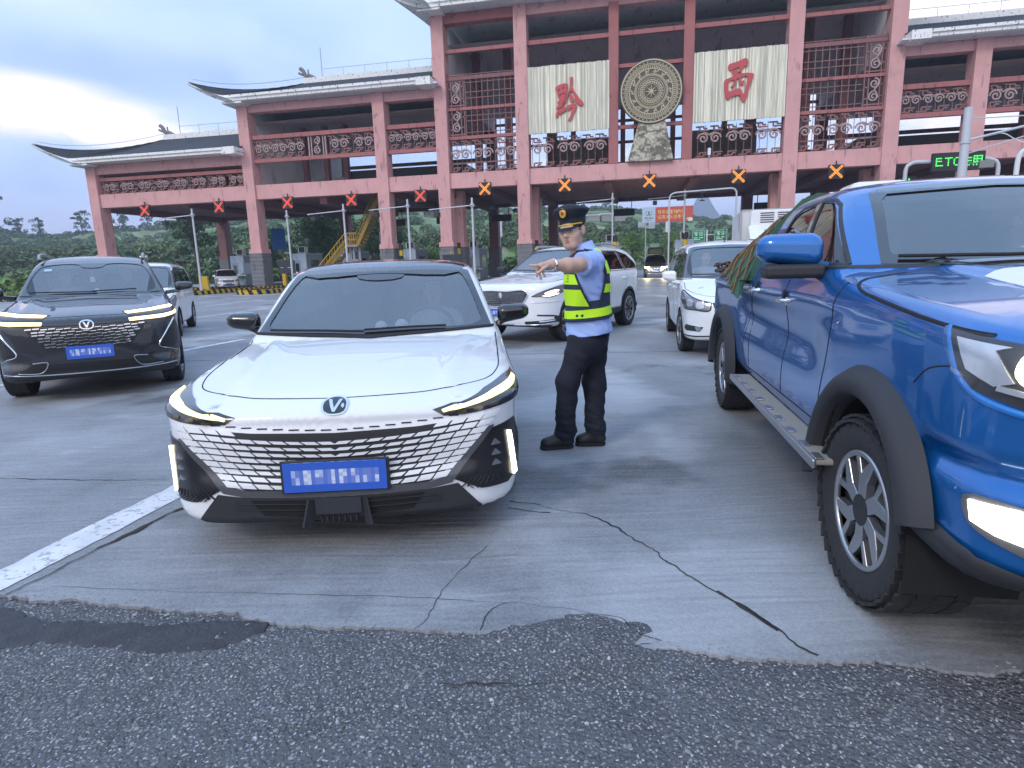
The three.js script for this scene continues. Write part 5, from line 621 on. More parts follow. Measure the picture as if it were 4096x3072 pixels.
const mpvBody = new Body({
  side: [[2.22, 0.24], [2.30, 0.36], [2.32, 0.6], [2.28, 0.78], [2.18, 0.88], [1.8, 1.0], [1.45, 1.09], [1.38, 1.11], [0.45, 1.62], [0.1, 1.71], [-0.7, 1.75], [-1.7, 1.72], [-2.2, 1.45], [-2.32, 1.1], [-2.34, 0.7], [-2.28, 0.35], [-1, 0.22], [1.5, 0.22]],
  plan: [[-0.01, 2.34], [0.42, 2.30], [0.68, 2.18], [0.83, 1.96], [0.885, 1.6], [0.89, 1.2], [0.885, 0], [0.885, -1.7], [0.84, -2.2], [0.7, -2.34], [-0.01, -2.36]],
  front: [[-0.01, 0.2], [0.8, 0.22], [0.87, 0.33], [0.89, 0.6], [0.885, 0.85], [0.87, 1.0], [0.83, 1.1], [0.70, 1.58], [0.6, 1.69], [0.3, 1.74], [-0.01, 1.755]],
  spine: [1.5, -1.6], spineY: 0.64, k: 0.09, k2: 0.07, crown: 0.045, bow: (x, y, z) => (y > 0.95 && z < 1.7 ? 0.24 : 0.16) * x * x,
  mod: (d, x, y, z) => { if (x > 0.6) { d += 0.015 * Math.exp(-(((y - 0.55) / 0.14) ** 2)) * sst(1.4, 0.8, abs(z)); d -= 0.012 * Math.exp(-(((y - 0.86) / 0.06) ** 2)); } return d; },
});
const wsCut = (p, z0) => cutFront(inset(p, 0.02), z0, z0 + 2.2);
const frit = (b, o, i, off = 0.001) => ({ name: 'screen_border', geo: b.patch(FRONT, null, off, { shape: shape2(grow(o, 0.006)), holes: [i], low: 0.01 }), m: glossBlack });
const wipers = (b, car, pts) => part('wiper', pts.map((p) => b.tubeOn(FRONT, p, 0.008, 0.016)), rubberM, car);
const doorGapShades = (b, car, lines) => { for (const s of [-1, 1]) part('door_gap_shade', lines.map((l) => b.line(SIDE(s), l, 0.007, 0.001)), gapDarkM, car); };  // door gaps as raised strips, coloured dark like a shaded groove
const handles = (b, car, zs, y, m) => { for (const s of [-1, 1]) for (const z of zs) { const p = b.lift(SIDE(s), z, y, 0.02)[0]; part('door_handle', [box(0.03, 0.03, 0.2, p.x, y, z, 0.012), box(0.012, 0.05, 0.09, p.x - s * 0.018, y - 0.004, z, 0.005)], m, car); } };
const mirrors = (car, x, y, z, w, h, d, m, low) => { for (const s of [-1, 1]) { const g = part('door_mirror', [mirrorGeo(w, h, d, s).translate(s * (x + w / 2), y, z), bar([s * (x - 0.12), y - h * 0.5, z + 0.04], [s * (x + 0.06), y - h * 0.34, z], 0.06, 0.05)], m, car); if (low) part('mirror_base', box(w * 0.94, h * 0.36, d * 0.95, s * (x + w / 2 - 0.02), y - h * 0.5, z, 0.025), low, g); } };
// ---------------------------------------------------------------- blue pickup
{
  const b = pickupBody, blue = paint([0.008, 0.135, 0.43], { metalness: 0.45, roughness: 0.27 });
  const wsP = [[-0.69, 1.375], [-0.3, 1.362], [0.3, 1.362], [0.69, 1.375], [0.575, 1.735], [0.52, 1.762], [0, 1.775], [-0.52, 1.762], [-0.575, 1.735]], wsI = [[-0.63, 1.415], [-0.3, 1.40], [0.3, 1.40], [0.63, 1.415], [0.635, 1.43], [0.54, 1.70], [0.50, 1.73], [0, 1.748], [-0.50, 1.73], [-0.54, 1.70], [-0.635, 1.43]];
  const fw = [[1.10, 1.375], [0.60, 1.685], [0.49, 1.72], [0.24, 1.735], [0.43, 1.375]], rw = [[0.34, 1.375], [0.15, 1.73], [-0.12, 1.72], [-0.24, 1.68], [-0.36, 1.45], [-0.35, 1.375]];
  const car = makeCar({ body: b, name: 'pickup_truck', label: 'bright blue double cab pickup truck with lit headlamp and a green tarped load', category: 'pickup', pos: [2.626, 0, -3.91], turn: -10.3 * PI / 180, half: 0.955, wheels: [1.738, -1.738], r: 0.395, R: 0.475, archDep: 0.42, clear: 0.42, paint: blue, res: [200, 130, 40], cab: { spine: [0.8, -0.2], y: 1.2, floor: 0.75, z: [1.28, -0.5] },
    windows: [{ cut: wsCut(wsP, 0.15), panes: [{ name: 'windscreen', geo: b.patch(FRONT, wsP, -0.006, { open: 1 }), m: screenGlass }, frit(b, wsP, wsI)] }, ...[fw, rw].map((p) => ({ cut: cutSide(inset(p, 0.02), -2, 2), panes: [-1, 1].map((s) => ({ name: 'side_window', geo: b.patch(SIDE(s), p, -0.006, { open: 1 }), m: tintM })) }))] });
  for (const s of [-1, 1]) {
    const S = SIDE(s);
    for (const w of [fw, rw]) part('window_trim', w.map((q, i) => b.line(S, [q, w[(i + 1) % w.length]], 0.026, 0.003)), trimM, car);
    part('pillar_trim', b.patch(S, [[0.43, 1.372], [0.24, 1.732], [0.15, 1.732], [0.34, 1.372]], 0.002), glossBlack, car); part('belt_trim', b.line(S, [[1.25, 1.362], [0.4, 1.36], [-0.4, 1.36]], 0.022, 0.006), trimM, car);
    part('door_gap_shade', [b.line(S, [[1.32, 1.3], [1.27, 1.1], [1.16, 0.8], [1.1, 0.62]], 0.008, 0.0015), b.line(S, [[0.42, 1.35], [0.40, 0.9], [0.36, 0.6]], 0.008, 0.0015), b.line(S, [[-0.5, 1.35], [-0.55, 1.15], [-0.72, 1.0], [-0.86, 0.7], [-0.8, 0.58]], 0.008, 0.0015), b.line(S, [[-0.62, 1.28], [-0.64, 0.6]], 0.012, 0.0015), b.line(S, [[1.1, 0.6], [-0.8, 0.58]], 0.01, 0.0015)], gapDarkM, car);  // no groove is cut here: the dark strip colour paints its shade
    part('hood_gap_shade', b.line(S, [[1.30, 1.335], [1.5, 1.275], [1.7, 1.25], [2.25, 1.2], [2.42, 1.19]], 0.016, 0.002), gapDarkM, car); part('fender_gap_shade', b.line(S, [[2.33, 1.09], [2.2, 1.06], [2.12, 1.0]], 0.006, 0.0015), gapDarkM, car);
    for (const z of [0.43, -0.36]) { const y = z > 0 ? 1.165 : 1.19, q = b.lift(S, z, y, 0)[0]; part('door_handle', [tube([[q.x - s * 0.01, y + 0.004, z - 0.09], [q.x + s * 0.035, y, z - 0.06], [q.x + s * 0.035, y, z + 0.06], [q.x - s * 0.01, y + 0.004, z + 0.09]], 0.014, 8, 20), b.patch(S, smoothPoly([[z - 0.06, y - 0.005], [z, y - 0.03], [z + 0.05, y], [z, y + 0.035]], 4), 0.003)], chromeM, car); part('handle_cup', b.patch(S, smoothPoly([[z - 0.015, y + 0.02], [z + 0.03, y + 0.015], [z + 0.03, y + 0.055], [z - 0.01, y + 0.05]], 4), 0.014), rubberM, car); }
    // wide wheel-arch mouldings
    for (const [zc, a0, a1] of [[1.738, 0.30, PI + 0.12], [-1.738, -0.2, PI + 0.2]]) part('arch_moulding', sheet(48, 8, (u, v) => { const a = lerp(a0, a1, u), r = lerp(0.468, 0.615 + 0.02 * sin(a * 2), v); const z = zc + cos(a) * r, y = 0.395 + sin(a) * r * (0.98), bx = 0.94 + 0.058 * Math.pow(sin(PI * clamp(v * 1.12 + 0.0, 0, 1)), 0.55) * (v > 0.9 ? 0.75 : 1); return [s * (v < 0.02 ? 0.90 : v > 0.98 ? 0.925 : bx), max(y, 0.40 - 0.06 * v), z]; }, s > 0), archM, car);
    part('mud_flap', box(0.03, 0.34, 0.03, s * 0.9, 0.52, 1.738 - 0.5, 0.01).scale(1, 1, 1), rubberM, car);
    // side step
    const st = part('side_step', [box(0.14, 0.03, 2.15, s * 0.965, 0.51, 0.42, 0.012)], stepM, car); part('step_edge', [box(0.02, 0.045, 2.17, s * 1.035, 0.505, 0.42, 0.01), ...[-0.5, -0.25, 0, 0.25, 0.5, 0.75, 1, 1.25, 1.45].map((z) => box(0.04, 0.01, 0.09, s * 1.01, 0.528, z, 0.004))], alloyM, st); part('step_bracket', [-0.4, 0.4, 1.2].map((z) => bar([s * 0.7, 0.55, z], [s * 0.96, 0.49, z], 0.06, 0.03)), trimM, st);
    // headlamp
    const K = CORNER(s, 48), k3 = (p) => C3(48, p); const hl = [[0.905, 1.195, 2.27], [0.915, 1.08, 2.35], [0.905, 1.035, 2.41], [0.83, 1.0, 2.54], [0.55, 0.975, 2.67], [0.52, 1.13, 2.66], [0.82, 1.17, 2.50]];
    const lamp = part('headlamp', b.patch(K, k3(hl), 0.004), mat([0.05, 0.05, 0.055], { roughness: 0.3 }), car);
    part('lamp_bezel', [b.patch(K, k3([[0.90, 1.175, 2.32], [0.90, 1.09, 2.38], [0.87, 1.055, 2.46], [0.845, 1.07, 2.50], [0.86, 1.15, 2.44], [0.84, 1.16, 2.47]]), 0.012), b.patch(K, k3([[0.87, 1.045, 2.47], [0.6, 1.0, 2.655], [0.6, 1.012, 2.655], [0.865, 1.06, 2.47]]), 0.014)], mat([0.75, 0.76, 0.78], { roughness: 0.25, metalness: 0.6 }), lamp);
    part('lens', b.patch(K, smoothPoly(k3([[0.84, 1.09, 2.50], [0.82, 1.145, 2.50], [0.72, 1.14, 2.58], [0.70, 1.06, 2.60], [0.78, 1.04, 2.56]]), 4), 0.02), lit([1, 0.95, 0.78], 5), lamp); part('cover', b.patch(K, k3(hl), 0.026, { open: 1 }), lampGlass, lamp);
    part('lamp_trim', b.line(K, k3([[0.905, 1.2, 2.26], [0.918, 1.08, 2.34], [0.907, 1.025, 2.41], [0.83, 0.985, 2.54], [0.55, 0.96, 2.67]]), 0.022, 0.008), paint([0.01, 0.2, 0.62], { roughness: 0.3 }), car);
    const fog = part('fog_lamp', b.patch(K, smoothPoly(k3([[0.90, 0.725, 2.42], [0.895, 0.66, 2.43], [0.865, 0.618, 2.50], [0.6, 0.59, 2.64], [0.6, 0.7, 2.64], [0.82, 0.735, 2.54]]), 3), 0.006), mat([0.1, 0.1, 0.11], { roughness: 0.3 }), car); part('lens', b.patch(K, k3([[0.888, 0.718, 2.44], [0.88, 0.66, 2.45], [0.85, 0.64, 2.51], [0.6, 0.61, 2.64], [0.6, 0.69, 2.64], [0.82, 0.727, 2.54]]), 0.016), lit([1, 0.96, 0.84], 6), fog);
    part('lower_cladding', b.line(CORNER(s, 60), C3(60, [[0.93, 0.56, 2.2], [0.90, 0.53, 2.40], [0.8, 0.515, 2.55], [0.6, 0.51, 2.64]]), 0.10, 0.03), archM, car);
    part('hood_sticker', b.patch(TOP, [[s * 0.50, 1.62], [s * 0.36, 1.60], [s * 0.34, 2.1], [s * 0.52, 2.0]], 0.003), mat([0.75, 0.76, 0.78], { roughness: 0.4 }), car);
  }
  part('grille', b.patch(FRONT, [[-0.52, 1.14], [0.52, 1.14], [0.5, 0.78], [-0.5, 0.78]], 0.006), meshM, car); part('grille_bar', [0.86, 0.96, 1.06].map((y) => b.tubeOn(FRONT, [[-0.5, y], [0, y], [0.5, y]], 0.02, 0.012)), chromeM, car); plateAt(car, 0.68, 2.735);
  wipers(b, car, [[[-0.62, 1.395], [-0.1, 1.385], [0.1, 1.38]], [[0.08, 1.39], [0.6, 1.40]]]);
  part('screen_sticker', b.patch(FRONT, [[0.10, 1.66], [0.17, 1.66], [0.17, 1.70], [0.10, 1.70]], -0.001, { open: 1 }), mat([0.7, 0.72, 0.75], { roughness: 0.6 }), car);
  mirrors(car, 0.89, 1.445, 0.92, 0.31, 0.2, 0.17, blue, trimM);
  setWheels(car, makeWheel(0.395, 0.285, 0.242, { style: 'twin', spokes: 6, knobby: true, blocks: 34, tyre: tyreM }), 0.80, 1.738, -1.738, 0.395, 0.07);
  cabin(car, { sx: 0.4, seat: 0.86, zs: 0.25, w: 1.45, dash: 1.3, zd: 1.0 });
  part('rear_bumper', [box(1.7, 0.2, 0.14, 0, 0.66, -2.68, 0.03)], trimM, car); for (const s of [-1, 1]) part('bed_rail', box(0.07, 0.04, 1.98, s * 0.88, 1.29, -1.62, 0.015), trimM, car);
  car.userData.label = 'bright blue double cab pickup with lit headlamp, nearest vehicle on the right';
}
// ---------------------------------------------------------------- dark grey SUV at left
{
  const b = suvBody, dk = paint([0.022, 0.024, 0.03], { metalness: 0.4, roughness: 0.35 });
  const wsP = [[-0.80, 1.20], [-0.3, 1.18], [0.3, 1.18], [0.80, 1.20], [0.645, 1.585], [0.58, 1.615], [0, 1.63], [-0.58, 1.615], [-0.645, 1.585]], wsI = smoothPoly([[-0.73, 1.24], [-0.3, 1.215], [0.3, 1.215], [0.73, 1.24], [0.62, 1.54], [0.54, 1.58], [0.17, 1.592], [0.12, 1.555], [-0.12, 1.555], [-0.17, 1.592], [-0.54, 1.58], [-0.62, 1.54]], 4);
  const sw = [[0.85, 1.18], [0.2, 1.53], [-0.3, 1.61], [-1.0, 1.62], [-1.7, 1.5], [-1.85, 1.25], [-0.5, 1.19]];
  const car = makeCar({ body: b, name: 'dark_suv', label: 'dark grey SUV with double lit lamp bars and chrome dashed grille at the left edge', category: 'car', pos: [-6.01, 0, -9.10], turn: 29.5 * PI / 180, half: 0.955, wheels: [1.37, -1.35], r: 0.36, R: 0.405, clear: 0.26, paint: dk, res: [150, 80, 34], cab: { spine: [0.4, -1.1], y: 1.1, floor: 0.6, z: [0.95, -1.9] },
    windows: [{ cut: wsCut(wsP, 0), panes: [{ name: 'windscreen', geo: b.patch(FRONT, wsP, -0.006, { open: 1 }), m: screenGlass }, frit(b, wsP, wsI)] }, { cut: cutSide(inset(sw, 0.02), -2, 2), panes: [-1, 1].map((s) => ({ name: 'side_window', geo: b.patch(SIDE(s), sw, -0.004, { open: 1 }), m: tintM })) }] });
  part('hood_gap_shade', b.line(TOP, [[-0.82, 0.85], [-0.84, 1.4], [-0.78, 1.85], [-0.5, 2.13], [0, 2.2], [0.5, 2.13], [0.78, 1.85], [0.84, 1.4], [0.82, 0.85]], 0.008, 0.0015), gapDarkM, car);
  const gx = (y) => lerp(0.40, 0.60, (y - 0.62) / 0.25), G = part('grille', b.patch(FRONT, [[-0.60, 0.875], [0, 0.85], [0.60, 0.875], [0.40, 0.615], [-0.40, 0.615]], 0.004), mat([0.012, 0.012, 0.014], { roughness: 0.3 }), car), bars = [];
  for (let r = 0; r < 7; r++) { const y0 = 0.845 - r * 0.0345, h = gx(y0), n = 16; for (let i = 0; i < n; i++) { const x0 = lerp(-h, h, (i + (r % 2) * 0.4) / n), x1 = x0 + 2 * h / n * 0.86, e = abs((x0 + x1) / 2 / h), w = lerp(0.0025, 0.0075, e), rise = 0.016 * e * e, k = (i % 2 ? 0.004 : -0.003); if (x1 > h) continue; bars.push(b.patch(FRONT, [[x0, y0 - w + rise + k], [x1, y0 - w + rise + k + 0.003], [x1, y0 + w + rise + k + 0.003], [x0, y0 + w + rise + k]], 0.012, { fine: 0.2, low: 0.008 })); } }
  part('grille_dashes', bars, chromeM, G);
  part('nose_bar', b.line(FRONT, [[-0.6, 0.905], [-0.3, 0.892], [0, 0.888], [0.3, 0.892], [0.6, 0.905]], 0.03, 0.008), glossBlack, car);
  const bd = part('badge', b.patch(FRONT, smoothPoly([[-0.07, 0.895], [-0.04, 0.925], [0.04, 0.925], [0.07, 0.895], [0.06, 0.845], [0.03, 0.83], [-0.03, 0.83], [-0.06, 0.845]], 4), 0.014), chromeM, car); part('badge_face', b.patch(FRONT, smoothPoly([[-0.057, 0.892], [-0.034, 0.913], [0.034, 0.913], [0.057, 0.892], [0.05, 0.852], [0.026, 0.842], [-0.026, 0.842], [-0.05, 0.852]], 4), 0.018), mat([0.02, 0.022, 0.03], { roughness: 0.3 }), bd); part('badge_letter', b.patch(FRONT, [[-0.036, 0.908], [-0.018, 0.908], [0, 0.87], [0.018, 0.908], [0.036, 0.908], [0.007, 0.847], [-0.007, 0.847]], 0.022), chromeM, bd);
  for (const s of [-1, 1]) {
    const K = CORNER(s, 32), k = (p) => C3(32, p), F = (p) => s > 0 ? p : mir(p);
    const lamp = part('headlamp', b.patch(K, k([[0.38, 1.0, 2.13], [0.62, 1.02, 2.03], [0.86, 1.045, 1.62], [0.93, 1.0, 1.6], [0.92, 0.93, 1.8], [0.75, 0.895, 2.12], [0.42, 0.885, 2.27]]), 0.004), mat([0.03, 0.03, 0.034], { roughness: 0.25 }), car);
    part('light_strip', [b.patch(K, k([[0.39, 0.992, 2.13], [0.62, 1.008, 2.03], [0.86, 1.035, 1.62], [0.885, 1.02, 1.66], [0.64, 0.990, 2.04], [0.40, 0.974, 2.15]]), 0.012), b.patch(K, k([[0.41, 0.925, 2.25], [0.74, 0.942, 2.08], [0.91, 0.978, 1.72], [0.915, 0.95, 1.75], [0.75, 0.91, 2.1], [0.42, 0.892, 2.27]]), 0.012)], lit([1, 0.76, 0.38], 2.4), lamp);
    const v = part('side_vent', b.patch(K, k([[0.86, 0.89, 1.98], [0.68, 0.58, 2.2], [0.72, 0.555, 2.17], [0.90, 0.48, 1.95], [0.935, 0.52, 1.75], [0.93, 0.72, 1.75]]), 0.005), mat([0.012, 0.012, 0.013], { roughness: 0.4 }), car); part('vent_trim', b.line(K, k([[0.86, 0.89, 1.98], [0.76, 0.74, 2.12], [0.68, 0.575, 2.2], [0.8, 0.52, 2.08], [0.90, 0.475, 1.95]]), 0.014, 0.012), chromeM, v);
    const f = part('lower_vent', b.patch(FRONT, F([[0.42, 0.47], [0.48, 0.375], [0.70, 0.37], [0.56, 0.47]]), 0.006), mat([0.01, 0.01, 0.011], { roughness: 0.5 }), car); part('vent_trim', b.line(FRONT, F([[0.56, 0.475], [0.42, 0.475], [0.48, 0.37], [0.71, 0.367]]), 0.012, 0.01), alloyM, f);
    part('roof_rail', tube([[s * 0.62, 1.66, 0.0], [s * 0.63, 1.73, -0.1], [s * 0.63, 1.75, -0.8], [s * 0.62, 1.70, -1.6]], 0.02, 8, 30), alloyM, car);
  }
  part('lower_grille', b.patch(FRONT, [[-0.44, 0.45], [0.44, 0.45], [0.5, 0.365], [-0.5, 0.365]], 0.005), mat([0.008, 0.008, 0.009], { roughness: 0.5 }), car); part('chin_trim', b.line(FRONT, [[-0.86, 0.35], [-0.5, 0.335], [0, 0.33], [0.5, 0.335], [0.86, 0.35]], 0.014, 0.012), alloyM, car); part('chin', b.patch(FRONT, [[-0.88, 0.325], [0.88, 0.325], [0.8, 0.25], [-0.8, 0.25]], 0.008), trimM, car);
  plateAt(car, 0.575, 2.352, 0.46, 0.145); wipers(b, car, [[[-0.7, 1.225], [-0.2, 1.215], [0.05, 1.21]], [[0.0, 1.22], [0.5, 1.228]]]); doorGapShades(b, car, [[[0.75, 1.16], [0.7, 0.7], [0.66, 0.4]], [[-0.35, 1.18], [-0.35, 0.4]], [[-1.3, 1.2], [-1.1, 0.8], [-1.0, 0.42]]]);
  mirrors(car, 0.98, 1.245, 0.62, 0.24, 0.15, 0.15, glossBlack); setWheels(car, makeWheel(0.36, 0.235, 0.24, { style: 'twin' }), 0.82, 1.37, -1.35, 0.36, -0.12); cabin(car, { sx: 0.38, seat: 0.75, zs: -0.25, w: 1.5, dash: 1.14, zd: 0.6, seatC: [0.16, 0.16, 0.17] });
  part('dash_doll', [ball(0.04, 0.03, 1.22, 0.52), ball(0.05, 0.03, 1.165, 0.52), box(0.05, 0.02, 0.03, -0.02, 1.20, 0.52), box(0.05, 0.02, 0.03, 0.08, 1.20, 0.52)], mat([0.7, 0.7, 0.7], { roughness: 0.7 }), car); part('hanging_charm', [rod([-0.02, 1.52, 0.25], [-0.02, 1.40, 0.28], 0.003), box(0.06, 0.07, 0.01, -0.02, 1.38, 0.28, 0.004)], mat([0.75, 0.75, 0.72], { roughness: 0.6 }), car); part('dash_paper', box(0.3, 0.008, 0.15, -0.45, 1.155, 0.72), mat([0.7, 0.72, 0.75], { roughness: 0.7 }), car); part('screen_sticker', b.patch(FRONT, [[-0.56, 1.51], [-0.47, 1.51], [-0.47, 1.54], [-0.56, 1.54]], -0.002, { open: 1 }), mat([0.35, 0.5, 0.75], { roughness: 0.6 }), car);
}
// ---------------------------------------------------------------- white SUV behind the officer
{
  const b = lincBody, wh = paint([0.78, 0.79, 0.80], { roughness: 0.42 });
  const wsP = [[-0.82, 1.265], [-0.3, 1.24], [0.3, 1.24], [0.82, 1.265], [0.665, 1.645], [0.58, 1.675], [0, 1.69], [-0.58, 1.675], [-0.665, 1.645]], wsI = smoothPoly([[-0.75, 1.30], [0, 1.27], [0.75, 1.30], [0.63, 1.61], [0.5, 1.65], [-0.5, 1.65], [-0.63, 1.61]], 4);
  const s1 = [[0.80, 1.25], [0.2, 1.58], [-0.32, 1.655], [-0.42, 1.24]], s2 = [[-0.50, 1.24], [-0.40, 1.66], [-1.18, 1.655], [-1.32, 1.24]], s3 = [[-1.40, 1.24], [-1.26, 1.652], [-1.75, 1.58], [-2.12, 1.38], [-2.22, 1.25]];
  const car = makeCar({ body: b, name: 'white_suv', label: 'white SUV with chrome mesh grille turning left behind the officer', category: 'car', pos: [1.1, 0, -13.06], turn: -31.5 * PI / 180, half: 0.97, wheels: [1.48, -1.47], r: 0.385, R: 0.43, clear: 0.32, paint: wh, res: [140, 76, 30], cab: { spine: [0.4, -1.3], y: 1.15, floor: 0.65, z: [1.0, -2.1] },
    windows: [{ cut: wsCut(wsP, 0), panes: [{ name: 'windscreen', geo: b.patch(FRONT, wsP, -0.006, { open: 1 }), m: screenGlass }, frit(b, wsP, wsI)] }, ...[s1, s2, s3].map((p) => ({ cut: cutSide(inset(p, 0.02), -2, 2), panes: [-1, 1].map((s) => ({ name: 'side_window', geo: b.patch(SIDE(s), p, -0.004, { open: 1 }), m: tintM })) }))] });
  part('hood_gap_shade', b.line(TOP, [[-0.85, 0.9], [-0.86, 1.5], [-0.8, 1.95], [-0.5, 2.22], [0, 2.3], [0.5, 2.22], [0.8, 1.95], [0.86, 1.5], [0.85, 0.9]], 0.008, 0.0015), gapDarkM, car);
  const gp = smoothPoly([[-0.52, 0.935], [0, 0.945], [0.52, 0.935], [0.50, 0.82], [0.38, 0.71], [0, 0.69], [-0.38, 0.71], [-0.50, 0.82]], 5), G = part('grille', b.patch(FRONT, gp, 0.006), mat([0.012, 0.012, 0.014], { roughness: 0.4 }), car), ms = [];
  for (let i = -14; i <= 14; i++) { const x = i * 0.033, h = 0.12 - 0.05 * (abs(x) / 0.5) ** 2; ms.push(b.line(FRONT, [[x * 0.98, 0.93], [x * 0.9, 0.82 - h + 0.12 - 0.1]], 0.009, 0.016)); } for (let r = 0; r < 7; r++) { const y = 0.92 - r * 0.033, h = 0.49 - max(0, 0.84 - y) * 0.85; ms.push(b.line(FRONT, [[-h, y], [0, y - 0.004], [h, y]], 0.008, 0.014)); }
  part('grille_mesh', ms, mat([0.5, 0.5, 0.52], { metalness: 0.9, roughness: 0.25 }), G); part('grille_frame', b.tubeOn(FRONT, gp.filter((_, i) => i % 3 === 0), 0.014, 0.008, true), chromeM, G); part('badge', b.patch(FRONT, smoothPoly([[-0.022, 0.92], [0.022, 0.92], [0.022, 0.79], [-0.022, 0.79]], 4), 0.024), chromeM, G);
  for (const s of [-1, 1]) {
    const K = CORNER(s, 40), k = (p) => C3(40, p), S = SIDE(s);
    const hl = [[0.60, 0.855, 2.35], [0.68, 0.91, 2.28], [0.82, 0.985, 2.08], [0.93, 1.035, 1.65], [0.955, 0.97, 1.72], [0.94, 0.89, 1.95], [0.85, 0.845, 2.18], [0.76, 0.858, 2.28]], lamp = part('headlamp', b.patch(K, k(hl), 0.005), mat([0.22, 0.22, 0.24], { roughness: 0.25, metalness: 0.5 }), car);
    const ll = lit([1, 0.78, 0.55], 3); part('lens', b.patch(K, smoothPoly(k([[0.77, 0.905, 2.22], [0.86, 0.96, 2.02], [0.90, 0.955, 1.92], [0.88, 0.90, 2.05], [0.82, 0.885, 2.18]]), 4), 0.013), ll, lamp); part('light_strip', b.patch(K, k([[0.74, 0.862, 2.28], [0.93, 0.90, 1.95], [0.925, 0.885, 1.98], [0.84, 0.85, 2.18]]), 0.012), ll, lamp); part('lamp_rim', b.line(K, [...k(hl), k(hl)[0]], 0.012, 0.014), trimM, lamp);
    part('crease_trim', b.line(K, k([[0.60, 0.745, 2.38], [0.8, 0.748, 2.2], [0.93, 0.757, 1.9]]), 0.01, 0.006), chromeM, car); const f = part('lower_vent', b.patch(K, k([[0.70, 0.545, 2.34], [0.88, 0.53, 2.12], [0.94, 0.5, 1.95], [0.94, 0.40, 1.95], [0.86, 0.385, 2.14], [0.5, 0.375, 2.40], [0.5, 0.42, 2.41], [0.9, 0.455, 2.08], [0.9, 0.5, 2.08], [0.7, 0.52, 2.34]]), 0.006), trimM, car); part('fog_lamp', b.line(K, k([[0.72, 0.415, 2.31], [0.9, 0.43, 2.06]]), 0.03, 0.012), chromeM, f); part('chin_trim', b.line(K, k([[0.3, 0.36, 2.43], [0.7, 0.368, 2.33], [0.92, 0.39, 2.02]]), 0.018, 0.012), chromeM, f);
    part('arch_moulding', [1.48, -1.47].map((z) => b.patch(S, [...Array(13).keys()].map((i) => [z + cos(i / 12 * PI) * 0.485, 0.385 + sin(i / 12 * PI) * 0.485]).concat([...Array(13).keys()].map((i) => [z + cos(PI - i / 12 * PI) * 0.428, 0.385 + sin(PI - i / 12 * PI) * 0.428])), 0.006)), trimM, car); part('sill_cladding', [b.patch(S, [[1.0, 0.32], [-1.0, 0.32], [-1.0, 0.45], [1.0, 0.45]], 0.008), b.patch(S, [[-1.95, 0.36], [-2.3, 0.42], [-2.3, 0.52], [-1.95, 0.46]], 0.008)], trimM, car); part('sill_chrome', b.line(S, [[1.0, 0.46], [-1.0, 0.47]], 0.018, 0.012), chromeM, car);
    part('window_trim', [b.line(S, [[0.84, 1.235], [-0.5, 1.225], [-2.24, 1.238]], 0.018, 0.006)], chromeM, car); part('pillar_trim', [b.patch(S, [[-0.42, 1.24], [-0.33, 1.655], [-0.40, 1.66], [-0.5, 1.24]], 0.002), b.patch(S, [[-1.32, 1.24], [-1.18, 1.655], [-1.26, 1.652], [-1.4, 1.24]], 0.002)], glossBlack, car); part('roof_rail', tube([[s * 0.64, 1.69, -0.05], [s * 0.65, 1.76, -0.2], [s * 0.65, 1.775, -1], [s * 0.63, 1.72, -1.8]], 0.018, 8, 30), alloyM, car); part('tail_lamp', b.patch(S, [[-2.2, 1.1], [-2.35, 1.1], [-2.4, 1.02], [-2.2, 1.03]], 0.006), mat([0.25, 0.01, 0.015], { roughness: 0.2 }), car);
  }
  part('chin', b.patch(FRONT, [[-0.88, 0.355], [0.88, 0.355], [0.8, 0.29], [-0.8, 0.29]], 0.008), trimM, car); wipers(b, car, [[[-0.7, 1.285], [0, 1.27]], [[0.05, 1.28], [0.6, 1.29]]]); doorGapShades(b, car, [[[0.8, 1.22], [0.78, 0.8], [0.72, 0.46]], [[-0.46, 1.24], [-0.45, 0.46]], [[-1.4, 1.24], [-1.36, 1.0], [-1.08, 0.72], [-1.0, 0.46]]]); handles(b, car, [-0.25, -1.2], 1.06, wh);
  mirrors(car, 0.99, 1.3, 0.6, 0.22, 0.17, 0.14, trimM); setWheels(car, makeWheel(0.385, 0.255, 0.265, { style: 'fine', spokes: 9 }), 0.84, 1.48, -1.47, 0.385, -0.3); cabin(car, { sx: 0.38, seat: 0.8, zs: -0.2, w: 1.5, dash: 1.2, zd: 0.65 }); plateAt(car, 0.58, 2.45, 0.44, 0.13);
}
